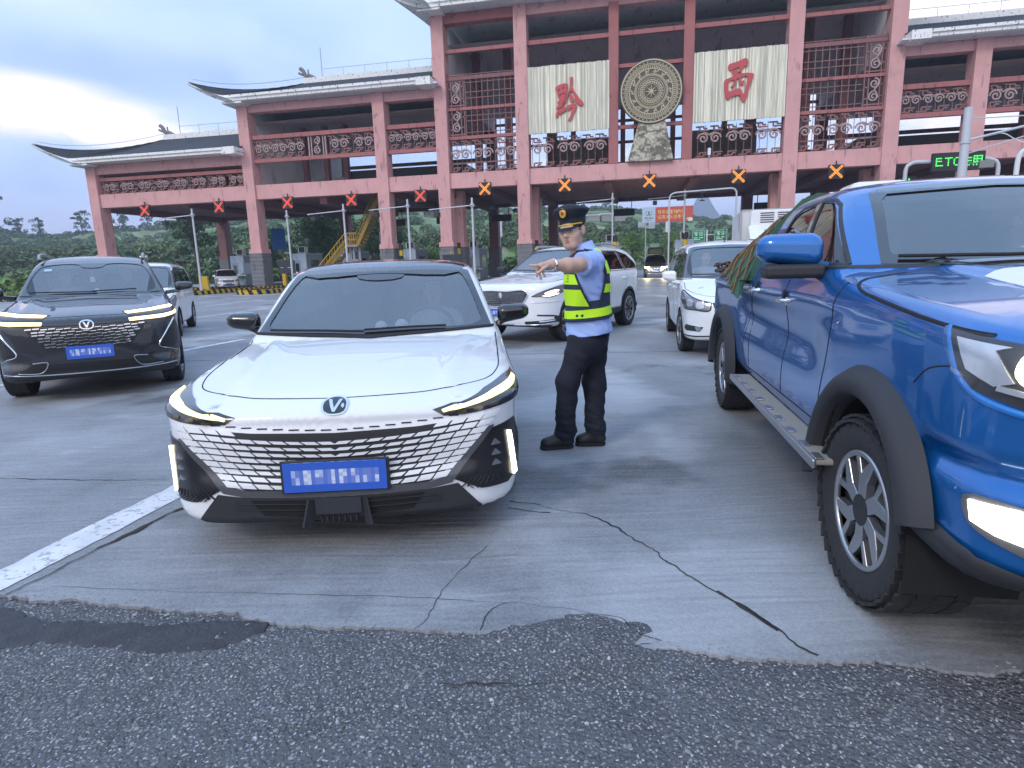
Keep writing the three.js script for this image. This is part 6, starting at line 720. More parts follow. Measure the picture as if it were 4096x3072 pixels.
// ---------------------------------------------------------------- white people carriers
function makeMpv(name, label, pos, turn, o = {}) {
  const b = mpvBody, wh = o.paint ?? paint([0.78, 0.79, 0.80], { roughness: 0.42 });
  const wsP = [[-0.79, 1.13], [-0.3, 1.11], [0.3, 1.11], [0.79, 1.13], [0.65, 1.585], [0.56, 1.62], [0, 1.635], [-0.56, 1.62], [-0.65, 1.585]], wsI = smoothPoly([[-0.725, 1.18], [-0.3, 1.155], [0.3, 1.155], [0.725, 1.18], [0.615, 1.53], [0.52, 1.575], [0, 1.59], [-0.52, 1.575], [-0.615, 1.53]], 4);
  const s1 = [[1.22, 1.12], [0.5, 1.52], [0.12, 1.59], [0.05, 1.10]], s2 = [[-0.03, 1.10], [0.04, 1.60], [-0.85, 1.61], [-0.95, 1.10]], s3 = [[-1.03, 1.10], [-0.93, 1.61], [-1.85, 1.57], [-2.05, 1.35], [-2.08, 1.14]];
  const car = makeCar({ body: b, name, label, category: 'car', pos, turn, half: 0.885, wheels: [1.4, -1.39], r: 0.325, R: 0.37, clear: 0.24, paint: wh, res: o.res ?? [130, 70, 28], cab: { spine: [0.7, -1.3], y: 1.05, floor: 0.55, z: [1.4, -2.0] },
    windows: [{ cut: wsCut(wsP, 0), panes: [{ name: 'windscreen', geo: b.patch(FRONT, wsP, -0.006, { open: 1 }), m: o.glass ?? screenGlass }, frit(b, wsP, wsI)] }, ...[s1, s2, s3].map((p) => ({ cut: cutSide(inset(p, 0.02), -2, 2), panes: [-1, 1].map((s) => ({ name: 'side_window', geo: b.patch(SIDE(s), p, -0.004, { open: 1 }), m: tintM })) }))] });
  part('hood_gap_shade', b.line(TOP, [[-0.8, 1.3], [-0.8, 1.65], [-0.66, 1.98], [-0.35, 2.14], [0, 2.18], [0.35, 2.14], [0.66, 1.98], [0.8, 1.65], [0.8, 1.3]], 0.008, 0.0015), gapDarkM, car);
  for (const s of [-1, 1]) { const S = SIDE(s), K = CORNER(s, 35), k = (p) => C3(35, p), F = (p) => s > 0 ? p : mir(p);
    const hl = [[0.50, 0.79, 2.2], [0.66, 0.84, 2.08], [0.84, 0.95, 1.6], [0.865, 0.88, 1.68], [0.84, 0.72, 1.87], [0.70, 0.695, 2.1], [0.52, 0.69, 2.22]], lamp = part('headlamp', b.patch(K, k(hl), 0.005), mat([0.3, 0.3, 0.32], { roughness: 0.2, metalness: 0.6 }), car); part('lamp_rim', b.line(K, [...k(hl), k(hl)[0]], 0.02, 0.01), trimM, lamp);
    const lm = o.lamp ?? mat([0.62, 0.63, 0.66], { roughness: 0.12, metalness: 0.4 }); for (const [x, y, z] of [[0.62, 0.76, 2.12], [0.74, 0.79, 1.98]]) { const q = C3(35, [[x, y, z]])[0]; part('lens', b.patch(K, smoothPoly([[q[0] - 0.055, y - 0.04], [q[0] + 0.055, y - 0.035], [q[0] + 0.05, y + 0.045], [q[0] - 0.05, y + 0.035]], 4), 0.014), lm, lamp); } part('cover', b.patch(K, k(hl), 0.022, { open: 1 }), lampGlass, lamp);
    const f = part('fog_recess', b.patch(K, k([[0.60, 0.45, 2.2], [0.82, 0.475, 1.94], [0.845, 0.42, 1.9], [0.82, 0.385, 1.95], [0.64, 0.385, 2.17]]), 0.004), trimM, car); part('fog_lamp', b.patch(K, smoothPoly(k([[0.62, 0.445, 2.18], [0.69, 0.45, 2.12], [0.67, 0.395, 2.14], [0.64, 0.392, 2.17]]), 3), 0.012), chromeM, f); part('lower_trim', b.line(K, k([[0.45, 0.325, 2.26], [0.7, 0.31, 2.11], [0.85, 0.315, 1.75]]), 0.022, 0.004), trimM, car);
    part('window_trim', [b.line(S, [[1.24, 1.11], [0, 1.09], [-2.1, 1.13]], 0.02, 0.004)], trimM, car); part('pillar_trim', [b.patch(S, [[0.05, 1.10], [0.12, 1.59], [0.04, 1.6], [-0.03, 1.1]], 0.002), b.patch(S, [[-0.95, 1.1], [-0.85, 1.61], [-0.93, 1.61], [-1.03, 1.1]], 0.002)], glossBlack, car); }
  const G = part('grille', b.patch(FRONT, [[-0.49, 0.795], [0, 0.80], [0.49, 0.795], [0.42, 0.6], [-0.42, 0.6]], 0.005), trimM, car); if (!o.bars) part('grille_bar', (o.bars ?? [-5, -4, -3, -2, -1, 0, 1, 2, 3, 4, 5]).map((i) => b.line(FRONT, [[i * 0.088, 0.795], [i * 0.078, 0.60]], 0.016, 0.014)), chromeM, G); part('lower_grille', b.patch(FRONT, [[-0.4, 0.44], [0.4, 0.44], [0.5, 0.32], [-0.5, 0.32]], 0.004), trimM, car);
  wipers(b, car, [[[-0.68, 1.165], [-0.2, 1.16], [0.05, 1.15]], [[0.05, 1.165], [0.55, 1.17]]]); doorGapShades(b, car, [[[1.1, 1.1], [1.0, 0.7], [0.95, 0.4]], [[0.02, 1.1], [0.02, 0.36]], [[-0.98, 1.1], [-0.98, 0.4]]]); handles(b, car, [0.2, -0.8], 0.95, wh); mirrors(car, 0.90, 1.15, 1.0, 0.22, 0.2, 0.14, wh);
  setWheels(car, makeWheel(0.325, 0.2, 0.21, { style: 'star', spokes: 5, blocks: 30 }), 0.775, 1.4, -1.39, 0.325, o.steer ?? 0.08); cabin(car, { sx: 0.36, seat: 0.72, zs: 0.25, w: 1.4, dash: 1.08, zd: 1.05 }); plateAt(car, 0.5, 2.35, 0.44, 0.13); if (o.aerial) part('aerial', [rod([-0.05, 1.68, 0.15], [-0.03, 1.95, 0.05], 0.008, 6, 0.004), ball(0.03, -0.05, 1.68, 0.15, 1, 0.5, 1.5)], trimM, car); return car;
}
const mpv = makeMpv('white_minivan', 'white people carrier with a clear unlit headlamp and roof aerial queueing behind the blue pickup', [3.77, 0, -10.86], -10.5 * PI / 180, { aerial: true });
{
  const c = mpv.clone(); c.name = numbered('white_minivan'); c.position.set(-8.95, 0, -15.3); c.rotation.y = 21 * PI / 180; c.userData = { label: 'white people carrier half hidden behind the dark grey SUV at left', category: 'car' }; c.remove(c.children.find((q) => q.name === 'aerial')); scene.add(c);
  for (const [t, d, a, l] of [[-26.0, 3, 0.5, 'white car beyond the yellow bin, far left lane of the toll gate'], [-17.6, 9, -0.1, 'white car in the lane right of the second column, partly behind the barrier boards']]) { const k = c.clone(); k.name = numbered('white_minivan'); k.position.set(...S2W(t, 0, d)); k.rotation.y = a; k.userData = { label: l, category: 'car' }; scene.add(k); }
}
{
  const dark = makeMpv('dark_minivan', 'dark minivan with broad chrome grille, lit lamps and roof luggage approaching through the toll lane', S2W(10.9, 0, 7.6), -12 * PI / 180, { paint: paint([0.015, 0.015, 0.018], { roughness: 0.35 }), glass: tintM, lamp: lit([1, 0.93, 0.75], 8), res: [80, 40, 16], bars: [] }); dark.scale.set(1.06, 1.06, 1);
  const b = mpvBody; part('grille_bar', [...[0, 1, 2, 3, 4, 5].map((i) => b.line(FRONT, [[-0.6 + i * 0.03, 0.82 - i * 0.065], [0.6 - i * 0.03, 0.82 - i * 0.065]], 0.026, 0.016)), ...[-4, -3, -2, -1, 0, 1, 2, 3, 4].map((i) => b.line(FRONT, [[i * 0.11, 0.82], [i * 0.1, 0.5]], 0.014, 0.018))], chromeM, dark); part('bumper_chrome', [-1, 1].flatMap((s) => [b.line(CORNER(s, 30), C3(30, [[0.62, 0.7, 2.2], [0.72, 0.5, 2.12], [0.84, 0.36, 1.9]]), 0.05, 0.012)]).concat([b.line(FRONT, [[-0.75, 0.33], [0, 0.31], [0.75, 0.33]], 0.04, 0.01)]), chromeM, dark);
  for (const s of [-1, 1]) { const L = new THREE.PointLight(new THREE.Color(1, 0.85, 0.55), 6, 14, 2); L.position.set(s * 0.62, 0.72, 2.5); L.castShadow = true; L.shadow.radius = 3; dark.add(L); }
  const lug = thing('roof_luggage', 'dark wrapped luggage bundle on the roof of the dark minivan', 'luggage', [dark.position.x, 0, dark.position.z], dark.rotation.y); const g = new RoundedBoxGeometry(1.25, 0.5, 1.5, 6, 0.14); const p = g.attributes.position; for (let i = 0; i < p.count; i++) { const n = 0.05 * (fbm(p.getX(i) * 5 + 3, p.getZ(i) * 5 + p.getY(i) * 4, 3) - 0.5); p.setXYZ(i, p.getX(i) * (1 + n - 0.06 * p.getY(i)), p.getY(i) + n, p.getZ(i) + n); } g.computeVertexNormals(); part('bundle', g.translate(0, 2.15, 0), mat([0.022, 0.024, 0.03], { roughness: 0.6 }), lug); part('strap', [-0.35, 0.3].map((z) => tube([[-0.65, 1.92, z], [-0.63, 2.38, z], [0, 2.43, z], [0.63, 2.38, z], [0.65, 1.92, z]], 0.014, 5, 24)), mat([0.3, 0.3, 0.32]), lug); part('rack', [box(1.2, 0.04, 1.5, 0, 1.90, 0), ...[-1, 1].flatMap((s) => [rod([s * 0.58, 1.8, -0.5], [s * 0.58, 1.9, -0.5], 0.02), rod([s * 0.58, 1.8, 0.5], [s * 0.58, 1.9, 0.5], 0.02)])], trimM, lug);
}
// ---------------------------------------------------------------- people: smooth bodies from distance fields
const smin = (a, b, k) => { const h = max(k - abs(a - b), 0) / k; return min(a, b) - h * h * k * 0.25; };
function cap(a, b, ra, rb) { const d = [b[0] - a[0], b[1] - a[1], b[2] - a[2]], L2 = d[0] ** 2 + d[1] ** 2 + d[2] ** 2; return (x, y, z) => { const px = x - a[0], py = y - a[1], pz = z - a[2]; const t = clamp((px * d[0] + py * d[1] + pz * d[2]) / L2); return hyp(px - d[0] * t, py - d[1] * t, pz - d[2] * t) - lerp(ra, rb, t); }; }
const ell = (c, r) => (x, y, z) => { const a = (x - c[0]) / r[0], b = (y - c[1]) / r[1], d = (z - c[2]) / r[2], k = hyp(a, b, d); return (k - 1) * min(r[0], r[1], r[2]) * (k < 1 ? 1 : 1); };
const blend = (k, ...fs) => (x, y, z) => { let d = fs[0](x, y, z); for (let i = 1; i < fs.length; i++) d = smin(d, fs[i](x, y, z), k); return d; };
function sdfMesh(f, c, half, res) {
  const mc = new MarchingCubes(res, new THREE.MeshBasicMaterial(), false, false, 160000), n = mc.size, n2 = n * n; mc.isolation = 0; const h = n / 2;
  for (let k = 0; k < n; k++) for (let j = 0; j < n; j++) for (let i = 0; i < n; i++) mc.field[i + j * n + k * n2] = -f(c[0] + (i - h) / h * half, c[1] + (j - h) / h * half, c[2] + (k - h) / h * half);
  mc.update(); const m = mc.count ?? mc.geometry.drawRange.count, pos = new Float32Array(m * 3), nor = new Float32Array(m * 3), e = half / res;
  for (let i = 0; i < m; i++) { const x = c[0] + mc.positionArray[3 * i] * half, y = c[1] + mc.positionArray[3 * i + 1] * half, z = c[2] + mc.positionArray[3 * i + 2] * half; pos.set([x, y, z], 3 * i); let a = f(x + e, y, z) - f(x - e, y, z), b = f(x, y + e, z) - f(x, y - e, z), d = f(x, y, z + e) - f(x, y, z - e); const l = hyp(a, b, d) || 1; nor.set([a / l, b / l, d / l], 3 * i); }
  const g = new THREE.BufferGeometry(); g.setAttribute('position', new THREE.BufferAttribute(pos, 3)); g.setAttribute('normal', new THREE.BufferAttribute(nor, 3)); return prep(g);
}
const skinM = mat([0.56, 0.35, 0.26], { roughness: 0.55 }), hairM = mat([0.012, 0.011, 0.011], { roughness: 0.8 });
// head in its own frame: y up, z forward, origin between the ears
const headF = (() => {
  const base = blend(0.035, ell([0, 0.035, -0.012], [0.077, 0.1, 0.098]), ell([0, -0.045, 0.028], [0.062, 0.075, 0.066]), cap([-0.022, -0.098, 0.052], [0.022, -0.098, 0.052], 0.027, 0.027), ell([0.04, -0.025, 0.055], [0.032, 0.035, 0.03]), ell([-0.04, -0.025, 0.055], [0.032, 0.035, 0.03]), cap([-0.03, 0.028, 0.078], [0.03, 0.028, 0.078], 0.014, 0.014));
  const nose = blend(0.012, cap([0, 0.014, 0.09], [0, -0.03, 0.113], 0.008, 0.0135), cap([-0.012, -0.034, 0.1], [0.012, -0.034, 0.1], 0.0095, 0.0095)), lips = blend(0.006, cap([-0.02, -0.063, 0.083], [0.02, -0.063, 0.083], 0.0075, 0.0075), cap([-0.012, -0.063, 0.09], [0.012, -0.063, 0.09], 0.006, 0.006), cap([-0.014, -0.076, 0.085], [0.014, -0.076, 0.085], 0.0085, 0.0085)); const ear = [-1, 1].map((s) => blend(0.01, ell([s * 0.081, -0.004, -0.006], [0.011, 0.033, 0.02]), ell([s * 0.088, 0.006, -0.012], [0.007, 0.026, 0.017])));
  return (x, y, z) => { let d = base(x, y, z); for (const s of [-1, 1]) d = -smin(-d, hyp(x - s * 0.032, (y - 0.003) * 1.25, z - 0.108) - 0.021, 0.014); d = smin(d, nose(x, y, z), 0.014); d = smin(d, lips(x, y, z), 0.009); for (const e of ear) d = smin(d, e(x, y, z), 0.01); return d; };
})();
const headGeo = sdfMesh((x, y, z) => smin(headF(x, y, z), cap([0, -0.05, -0.02], [0, -0.19, -0.05], 0.05, 0.056)(x, y, z), 0.03), [0, -0.02, 0.0], 0.2, 84);
const hairGeo = sdfMesh((x, y, z) => max(ell([0, 0.035, -0.012], [0.083, 0.107, 0.104])(x, y, z), max(-(y + 0.045) * 0.9 - max(0, -z * 0.4), (z - 0.035 - (y > 0.07 ? 0.06 : 0)) * 0.9)), [0, 0.02, 0], 0.16, 60);
function addFace(parent) { const fc = part('eyes', [-1, 1].map((s) => ball(0.0125, s * 0.032, 0.004, 0.0805, 1.15, 0.75, 0.7, 12)), mat([0.7, 0.68, 0.66], { roughness: 0.3 }), parent); part('iris', [-1, 1].map((s) => ball(0.0058, s * 0.031, 0.003, 0.0885, 1, 1, 0.5, 10)), mat([0.02, 0.014, 0.01], { roughness: 0.2 }), parent); part('eyebrows', [-1, 1].map((s) => tube([[s * 0.013, 0.026, 0.094], [s * 0.032, 0.032, 0.089], [s * 0.052, 0.026, 0.074]], 0.0042, 6, 10)), hairM, parent); part('lips', [tube([[-0.02, -0.064, 0.089], [-0.006, -0.061, 0.096], [0.006, -0.061, 0.096], [0.02, -0.064, 0.089]], 0.0048, 6, 14), tube([[-0.018, -0.073, 0.089], [0, -0.0755, 0.0955], [0.018, -0.073, 0.089]], 0.0052, 6, 14)], mat([0.33, 0.12, 0.10], { roughness: 0.5 }), parent); return fc; }
// ---------------------------------------------------------------- the officer
{
  const P = thing('person', 'person in peaked cap, pale blue shirt and lime striped vest, left arm stretched out pointing', 'person', [0.49, 0, -4.68]);
  const th = -83 * PI / 180, ct = cos(th), stt = sin(th); const toT = (x, z) => [x * ct - z * stt, x * stt + z * ct];          // torso frame: side (left positive is +), front
  const rT = [[0.84, 0.178], [0.92, 0.174], [1.0, 0.162], [1.1, 0.15], [1.25, 0.152], [1.36, 0.15], [1.43, 0.128], [1.48, 0.092], [1.53, 0.06], [1.6, 0.04]];
  const rAt = (y) => { let i = 0; while (i < rT.length - 2 && rT[i + 1][0] < y) i++; return lerp(rT[i][1], rT[i + 1][1], clamp((y - rT[i][0]) / (rT[i + 1][0] - rT[i][0]))); };
  const ax = (y) => [lerp(0.107, 0.088, sst(0.95, 1.5, y)), 0];
  const fold = (x, y, z, a, f) => (vnoise(y * f + x * 9, (x - z) * f * 0.6 + y * 6) - 0.5) * a;
  const torso = (x, y, z) => { const [cx] = ax(y), [s, f] = toT(x - cx, z); const k = lerp(0.78, 0.70, sst(0.95, 1.35, y)); return (hyp(s * k, f) - rAt(y)) * 0.86; };
  const shL = [0.118, 1.432, 0.165], elL = [-0.02, 1.402, 0.37], wrL = [-0.205, 1.412, 0.52], shR = [0.09, 1.43, -0.17], elR = [0.14, 1.17, -0.24], wrR = [0.12, 0.95, -0.25];
  const sleeveL = cap(shL, [lerp(shL[0], elL[0], 0.72), 1.405, lerp(shL[2], elL[2], 0.72)], 0.077, 0.078), sleeveR = cap(shR, [lerp(shR[0], elR[0], 0.75), lerp(shR[1], elR[1], 0.75), lerp(shR[2], elR[2], 0.75)], 0.076, 0.074);
  const shirtM = mat([0.34, 0.46, 0.80], { roughness: 0.85 }); const cut = (d, x, y, z, a, b, t) => { const n = [b[0] - a[0], b[1] - a[1], b[2] - a[2]], l = hyp(...n); return max(d, ((x - a[0]) * n[0] + (y - a[1]) * n[1] + (z - a[2]) * n[2]) / l - t * l); };
  const shirtF = (x, y, z) => { let a = cut(sleeveL(x, y, z), x, y, z, shL, elL, 0.72), b = cut(sleeveR(x, y, z), x, y, z, shR, elR, 0.75); let d = smin(smin(torso(x, y, z), a, 0.06), b, 0.05) + fold(x, y, z, 0.016, 16) + fold(x + 3, y, z, 0.007, 38); d = max(d, 0.885 + (x - 0.1) * 0.12 - y); return max(d, (y - 1.525) * 1 + (toT(x - 0.09, z)[1]) * 0.25); };
  part('shirt', sdfMesh(shirtF, [0.06, 1.21, 0.03], 0.46, 96), shirtM, P);
  // collar, placket, epaulettes, badges
  const C0 = [0.062, 1.525, 0.012]; part('collar', sheet(40, 3, (u, v) => { const a = lerp(-2.75, 2.75, u) + PI, r = lerp(0.066, 0.078 + 0.012 * cos(a), v), s = sin(a) * r, f = -cos(a) * r * 1.1; return [C0[0] + s * ct + f * stt, C0[1] + 0.035 * (1 - v) - 0.022 * v - f * 0.32, C0[2] - s * stt + f * ct]; }), mat([0.36, 0.48, 0.82], { roughness: 0.85, side: THREE.DoubleSide }), P);
  part('epaulette', [bar([0.085, 1.512, 0.085], [0.095, 1.500, 0.19], 0.045, 0.012)], mat([0.02, 0.024, 0.04], { roughness: 0.7 }), P); part('arm_badge', [ball(0.022, 0.035, 1.455, 0.255, 1, 1, 0.5, 10)], mat([0.45, 0.3, 0.08], { roughness: 0.5 }), P);
  // trousers
  const pel = (x, y, z) => { const [s, f] = toT(x - 0.105, z); return hyp(s * 0.8, f * 1.02, (y - 0.84) * 0.9) - 0.15; };
  const leg = (h, k, a) => blend(0.05, cap(h, k, 0.108, 0.083), cap(k, a, 0.083, 0.076)); const lL = leg([0.065, 0.86, 0.075], [-0.065, 0.53, 0.09], [-0.088, 0.12, 0.07]), lR = leg([0.155, 0.86, -0.075], [0.155, 0.48, -0.045], [0.155, 0.10, 0.0]);
  const trouF = (x, y, z) => { let d = smin(smin(lL(x, y, z), pel(x, y, z), 0.07), smin(lR(x, y, z), pel(x, y, z), 0.07), 0.02) + fold(x, y, z, 0.016, 13) + fold(x, y * 0.8, z, 0.006, 34) + fold(x, y * 1.8, z, 0.012 * sst(0.5, 0.1, y), 30) - 0.008 * Math.exp(-(((y - 0.14) / 0.05) ** 2)); return max(max(d, y - 0.915), 0.07 - y); };
  part('trousers', sdfMesh(trouF, [0.06, 0.53, 0.01], 0.5, 104), mat([0.011, 0.013, 0.024], { roughness: 0.85 }), P); part('belt_clip', [ball(0.014, 0.205, 0.955, 0.165, 1, 1, 0.5, 10), tube([[0.225, 0.955, 0.16], [0.235, 0.94, 0.158], [0.25, 0.95, 0.15]], 0.004, 5, 10)], alloyM, P);
  // shoes
  for (const [tx, hx, z, dz] of [[-0.285, -0.02, 0.065, 0.02], [-0.005, 0.235, 0.02, -0.01]]) { const f = blend(0.03, cap([tx + 0.045, 0.045, z + dz], [hx - 0.05, 0.055, z], 0.043, 0.044), cap([hx - 0.05, 0.06, z], [hx - 0.085, 0.125, z], 0.046, 0.05), cap([tx + 0.07, 0.05, z + dz], [hx - 0.09, 0.1, z], 0.04, 0.04)); const s = part('shoe', sdfMesh((x, y, zz) => max(f(x, y, zz), 0.02 - y), [(tx + hx) / 2, 0.08, z], 0.17, 46), mat([0.012, 0.012, 0.014], { roughness: 0.5 }), P); part('sole', sdfMesh((x, y, zz) => max(blend(0.02, cap([tx + 0.045, 0.02, z + dz], [hx - 0.045, 0.02, z], 0.048, 0.044))(x, y, zz), max(y - 0.027, -y)), [(tx + hx) / 2, 0.02, z], 0.17, 46), mat([0.02, 0.02, 0.022], { roughness: 0.9 }), s); part('laces', [0, 1, 2, 3].map((i) => rod([lerp(tx, hx, 0.42) + i * 0.022, 0.092 + i * 0.011, z - 0.03], [lerp(tx, hx, 0.42) + i * 0.022, 0.092 + i * 0.011, z + 0.035], 0.004, 5)), mat([0.03, 0.03, 0.03], { roughness: 1 }), s); }
  // bare arm and hand, one skin surface
  const A = (a, b, ra, rb) => cap(a, b, ra, rb), K = [-0.287, 1.405, 0.555], hand = [A(elL, [-0.09, 1.402, 0.43], 0.046, 0.048), A([-0.09, 1.402, 0.43], wrL, 0.047, 0.029), A([lerp(shL[0], elL[0], 0.5), 1.41, lerp(shL[2], elL[2], 0.5)], elL, 0.052, 0.048)];
  const palm = [A(wrL, [-0.272, 1.41, 0.585], 0.025, 0.0185), A(wrL, [-0.277, 1.402, 0.555], 0.024, 0.019), A(wrL, [-0.268, 1.393, 0.527], 0.023, 0.018)];
  const fin = [[[-0.280, 1.409, 0.585], [-0.312, 1.408, 0.6], [-0.334, 1.408, 0.606], [-0.350, 1.411, 0.608], 0.0095], [[-0.283, 1.403, 0.568], [-0.303, 1.382, 0.575], [-0.306, 1.358, 0.575], [-0.304, 1.338, 0.572], 0.0095], [[-0.279, 1.397, 0.551], [-0.288, 1.37, 0.556], [-0.283, 1.342, 0.555], [-0.276, 1.318, 0.552], 0.009], [[-0.267, 1.392, 0.534], [-0.266, 1.369, 0.537], [-0.258, 1.349, 0.537], [-0.251, 1.334, 0.536], 0.008], [[-0.235, 1.402, 0.575], [-0.268, 1.385, 0.607], [-0.287, 1.37, 0.618], [-0.3, 1.362, 0.62], 0.0105]];
  const skinArm = (x, y, z) => { let d = hand[0](x, y, z); for (const h of hand) d = smin(d, h(x, y, z), 0.02); for (const h of palm) d = smin(d, h(x, y, z), 0.018); let q = 9; for (const [a, b, c, e, r] of fin) { const m = min(smin(A(a, b, r * 1.1, r)(x, y, z), A(b, c, r, r * 0.93)(x, y, z), 0.004), A(c, e, r * 0.93, r * 0.8)(x, y, z)); q = min(q, m); } return smin(d, q, 0.009); };
  part('left_arm', sdfMesh(skinArm, [-0.15, 1.39, 0.45], 0.235, 120), skinM, P); part('fingernails', fin.slice(0, 4).map(([, , c, e]) => ball(0.0055, lerp(c[0], e[0], 0.85) - 0.004, lerp(c[1], e[1], 0.85) + 0.003, e[2] + 0.006, 1, 1.2, 0.4, 8)), mat([0.55, 0.36, 0.3], { roughness: 0.35 }), P);
  part('watch', [new THREE.TorusGeometry(0.0335, 0.009, 8, 28).applyQuaternion(new THREE.Quaternion().setFromUnitVectors(V(0, 0, 1), V(wrL[0] - elL[0], 0.01, wrL[2] - elL[2]).normalize())).translate(-0.19, 1.411, 0.508), cyl(0.017, 0.017, 0.012, -0.19, 1.447, 0.508, 16)], chromeM, P);
  part('right_arm', sdfMesh((x, y, z) => smin(blend(0.02, A(shR, elR, 0.05, 0.044), A(elR, wrR, 0.043, 0.028), A(wrR, [0.1, 0.88, -0.245], 0.03, 0.028))(x, y, z), min(A([0.1, 0.88, -0.26], [0.08, 0.81, -0.26], 0.01, 0.009)(x, y, z), min(A([0.09, 0.88, -0.245], [0.07, 0.80, -0.245], 0.01, 0.009)(x, y, z), min(A([0.1, 0.88, -0.23], [0.08, 0.81, -0.23], 0.01, 0.008)(x, y, z), A([0.12, 0.9, -0.22], [0.09, 0.85, -0.21], 0.01, 0.009)(x, y, z)))), 0.01), [0.08, 1.1, -0.22], 0.36, 70), skinM, P);
  // head group
  const H = new THREE.Group(); H.name = 'head'; P.add(H); H.position.set(-0.012, 1.645, 0.035); H.rotation.set(0.04, -34 * PI / 180, 0.08, 'YXZ');
  part('face', headGeo, skinM, H); part('hair', hairGeo, hairM, H); addFace(H);
  part('glasses', [...[-1, 1].map((s) => { const q = []; for (let i = 0; i < 20; i++) { const a = i / 20 * 2 * PI; q.push([s * 0.034 + cos(a) * 0.026, 0.0 + sin(a) * 0.0205, 0.107 - abs(s * 0.034 + cos(a) * 0.026) * 0.22]); } return tube(q, 0.0024, 6, 60, true); }), tube([[-0.009, 0.004, 0.106], [0, 0.008, 0.109], [0.009, 0.004, 0.106]], 0.0016, 6, 10), ...[-1, 1].map((s) => tube([[s * 0.06, 0.01, 0.094], [s * 0.075, 0.013, 0.06], [s * 0.083, 0.016, 0.0], [s * 0.084, -0.005, -0.02]], 0.0018, 6, 16))], mat([0.75, 0.74, 0.72], { metalness: 0.6, roughness: 0.3 }), H); part('lenses', [-1, 1].map((s) => new THREE.CircleGeometry(0.0245, 20).scale(1, 0.8, 1).rotateY(s * 0.22).translate(s * 0.034, 0, 0.1)), lampGlass, H);
  const ring = (prof, nt = 56) => sheet(nt, prof.length - 1, (u, v) => { const a = u * 2 * PI, i = Math.round(v * (prof.length - 1)), [r, y] = prof[i]; const f = cos(a), ff = max(0, f); return [sin(a) * r * 0.94, y + ff * (y - 0.08) * 0.34 - f * 0.012, f * r - 0.012]; });
  const capM = mat([0.010, 0.012, 0.022], { roughness: 0.8 }); const capg = part('peaked_cap', [ring([[0.094, 0.042], [0.101, 0.045], [0.101, 0.085], [0.108, 0.098], [0.126, 0.117], [0.139, 0.138], [0.139, 0.147], [0.122, 0.160], [0.08, 0.172], [0.04, 0.176], [0.001, 0.177]]), sheet(28, 6, (u, v) => { const a = lerp(-1.2, 1.2, u), e = cos(a * 1.3), r = 0.1 + 0.052 * v * max(0, e), y = 0.047 - v * 0.034 * max(0, e) - 0.006 * sin(v * PI) * 0; return [sin(a) * r * 0.94, y - 0.012 * cos(a), cos(a) * r - 0.012]; })], mat([0.010, 0.012, 0.022], { roughness: 0.75, side: THREE.DoubleSide }), H);
  const gold = mat([0.62, 0.40, 0.06], { metalness: 0.5, roughness: 0.4 }); const cord = []; for (let i = 0; i <= 16; i++) { const a = lerp(-1.25, 1.25, i / 16); cord.push([sin(a) * 0.106 * 0.94, 0.052 - 0.008 * cos(a), cos(a) * 0.108 - 0.012]); } part('gold_cord', [tube(cord, 0.0065, 8, 60)], gold, H);
  const bg = part('cap_badge', [ball(0.026, 0, 0.128, 0.122, 0.85, 1.1, 0.3, 18), ...[...Array(14).keys()].map((i) => ball(0.006, cos(i * 0.449) * 0.0225, 0.128 + sin(i * 0.449) * 0.029, 0.122, 1, 1, 0.8, 8))].map((g) => g), gold, H);  part('badge_centre', [ball(0.0145, 0, 0.128, 0.1275, 0.9, 1.1, 0.4, 14)], mat([0.30, 0.04, 0.03], { roughness: 0.4 }), H);
  // reflective vest: shells just off the shirt, bands of lime and navy
  const shell = (y, phi, off) => { const [cx] = ax(y), sa = sin(phi), ca = cos(phi); let lo = 0.02, hi = 0.4; for (let k = 0; k < 26; k++) { const m = (lo + hi) / 2, s = sa * m, f = ca * m, x = cx + s * ct + f * stt, z = -s * stt + f * ct; if (shirtF2(x, y, z) < 0) lo = m; else hi = m; } const m = lo + off, s = sa * m, f = ca * m; return [cx + s * ct + f * stt, y, -s * stt + f * ct]; };
  const shirtF2 = (x, y, z) => torso(x, y, z) - 0.006 + fold(x, y, z, 0.008, 9);
  const lime = mat([0.55, 0.92, 0.012], { roughness: 0.6, side: THREE.DoubleSide }), navy = mat([0.022, 0.034, 0.062], { roughness: 0.8, side: THREE.DoubleSide }), D = PI / 180; lime.emissive = new THREE.Color(0, 0, 0);
  const fE = (y) => lerp(84, 40, clamp((y - 1.08) / 0.36)) * D, bE = (y) => lerp(97, 116, sst(1.07, 1.35, y)) * D, tilt = (phi) => 0.045 * (1 - cos(phi)) / 2;
  const vest = part('vest', [sheet(30, 22, (u, v) => { const y = lerp(1.085, 1.49, v), p = lerp(-75 * D, fE(y), u); return shell(y, p, 0.010); }), sheet(30, 22, (u, v) => { const y = lerp(1.10, 1.50, v), p = lerp(bE(y), 255 * D, u); return shell(y, p, 0.010); }), sheet(72, 4, (u, v) => { const p = u * 2 * PI; return shell(lerp(0.985, 1.125, v) + tilt(p), p, 0.010); }), ...[-1, 1].map((s) => sheet(14, 6, (u, v) => { const a = lerp(-0.95, 0.95, u), q = s * lerp(0.055, 0.115, v), f = sin(a) * 0.115, y = 1.487 + 0.038 * cos(a * 1.3) - v * 0.02; return [0.088 + q * ct + f * stt, y, -q * stt + f * ct]; }))], navy, P);
  const band = (y0, y1, p0, p1, off = 0.014, til = false) => sheet(36, 5, (u, v) => { const y = lerp(y0, y1, v), p = lerp(typeof p0 === 'function' ? p0(y) : p0, typeof p1 === 'function' ? p1(y) : p1, u); return shell(y + (til ? tilt(p) : 0), p, off); });
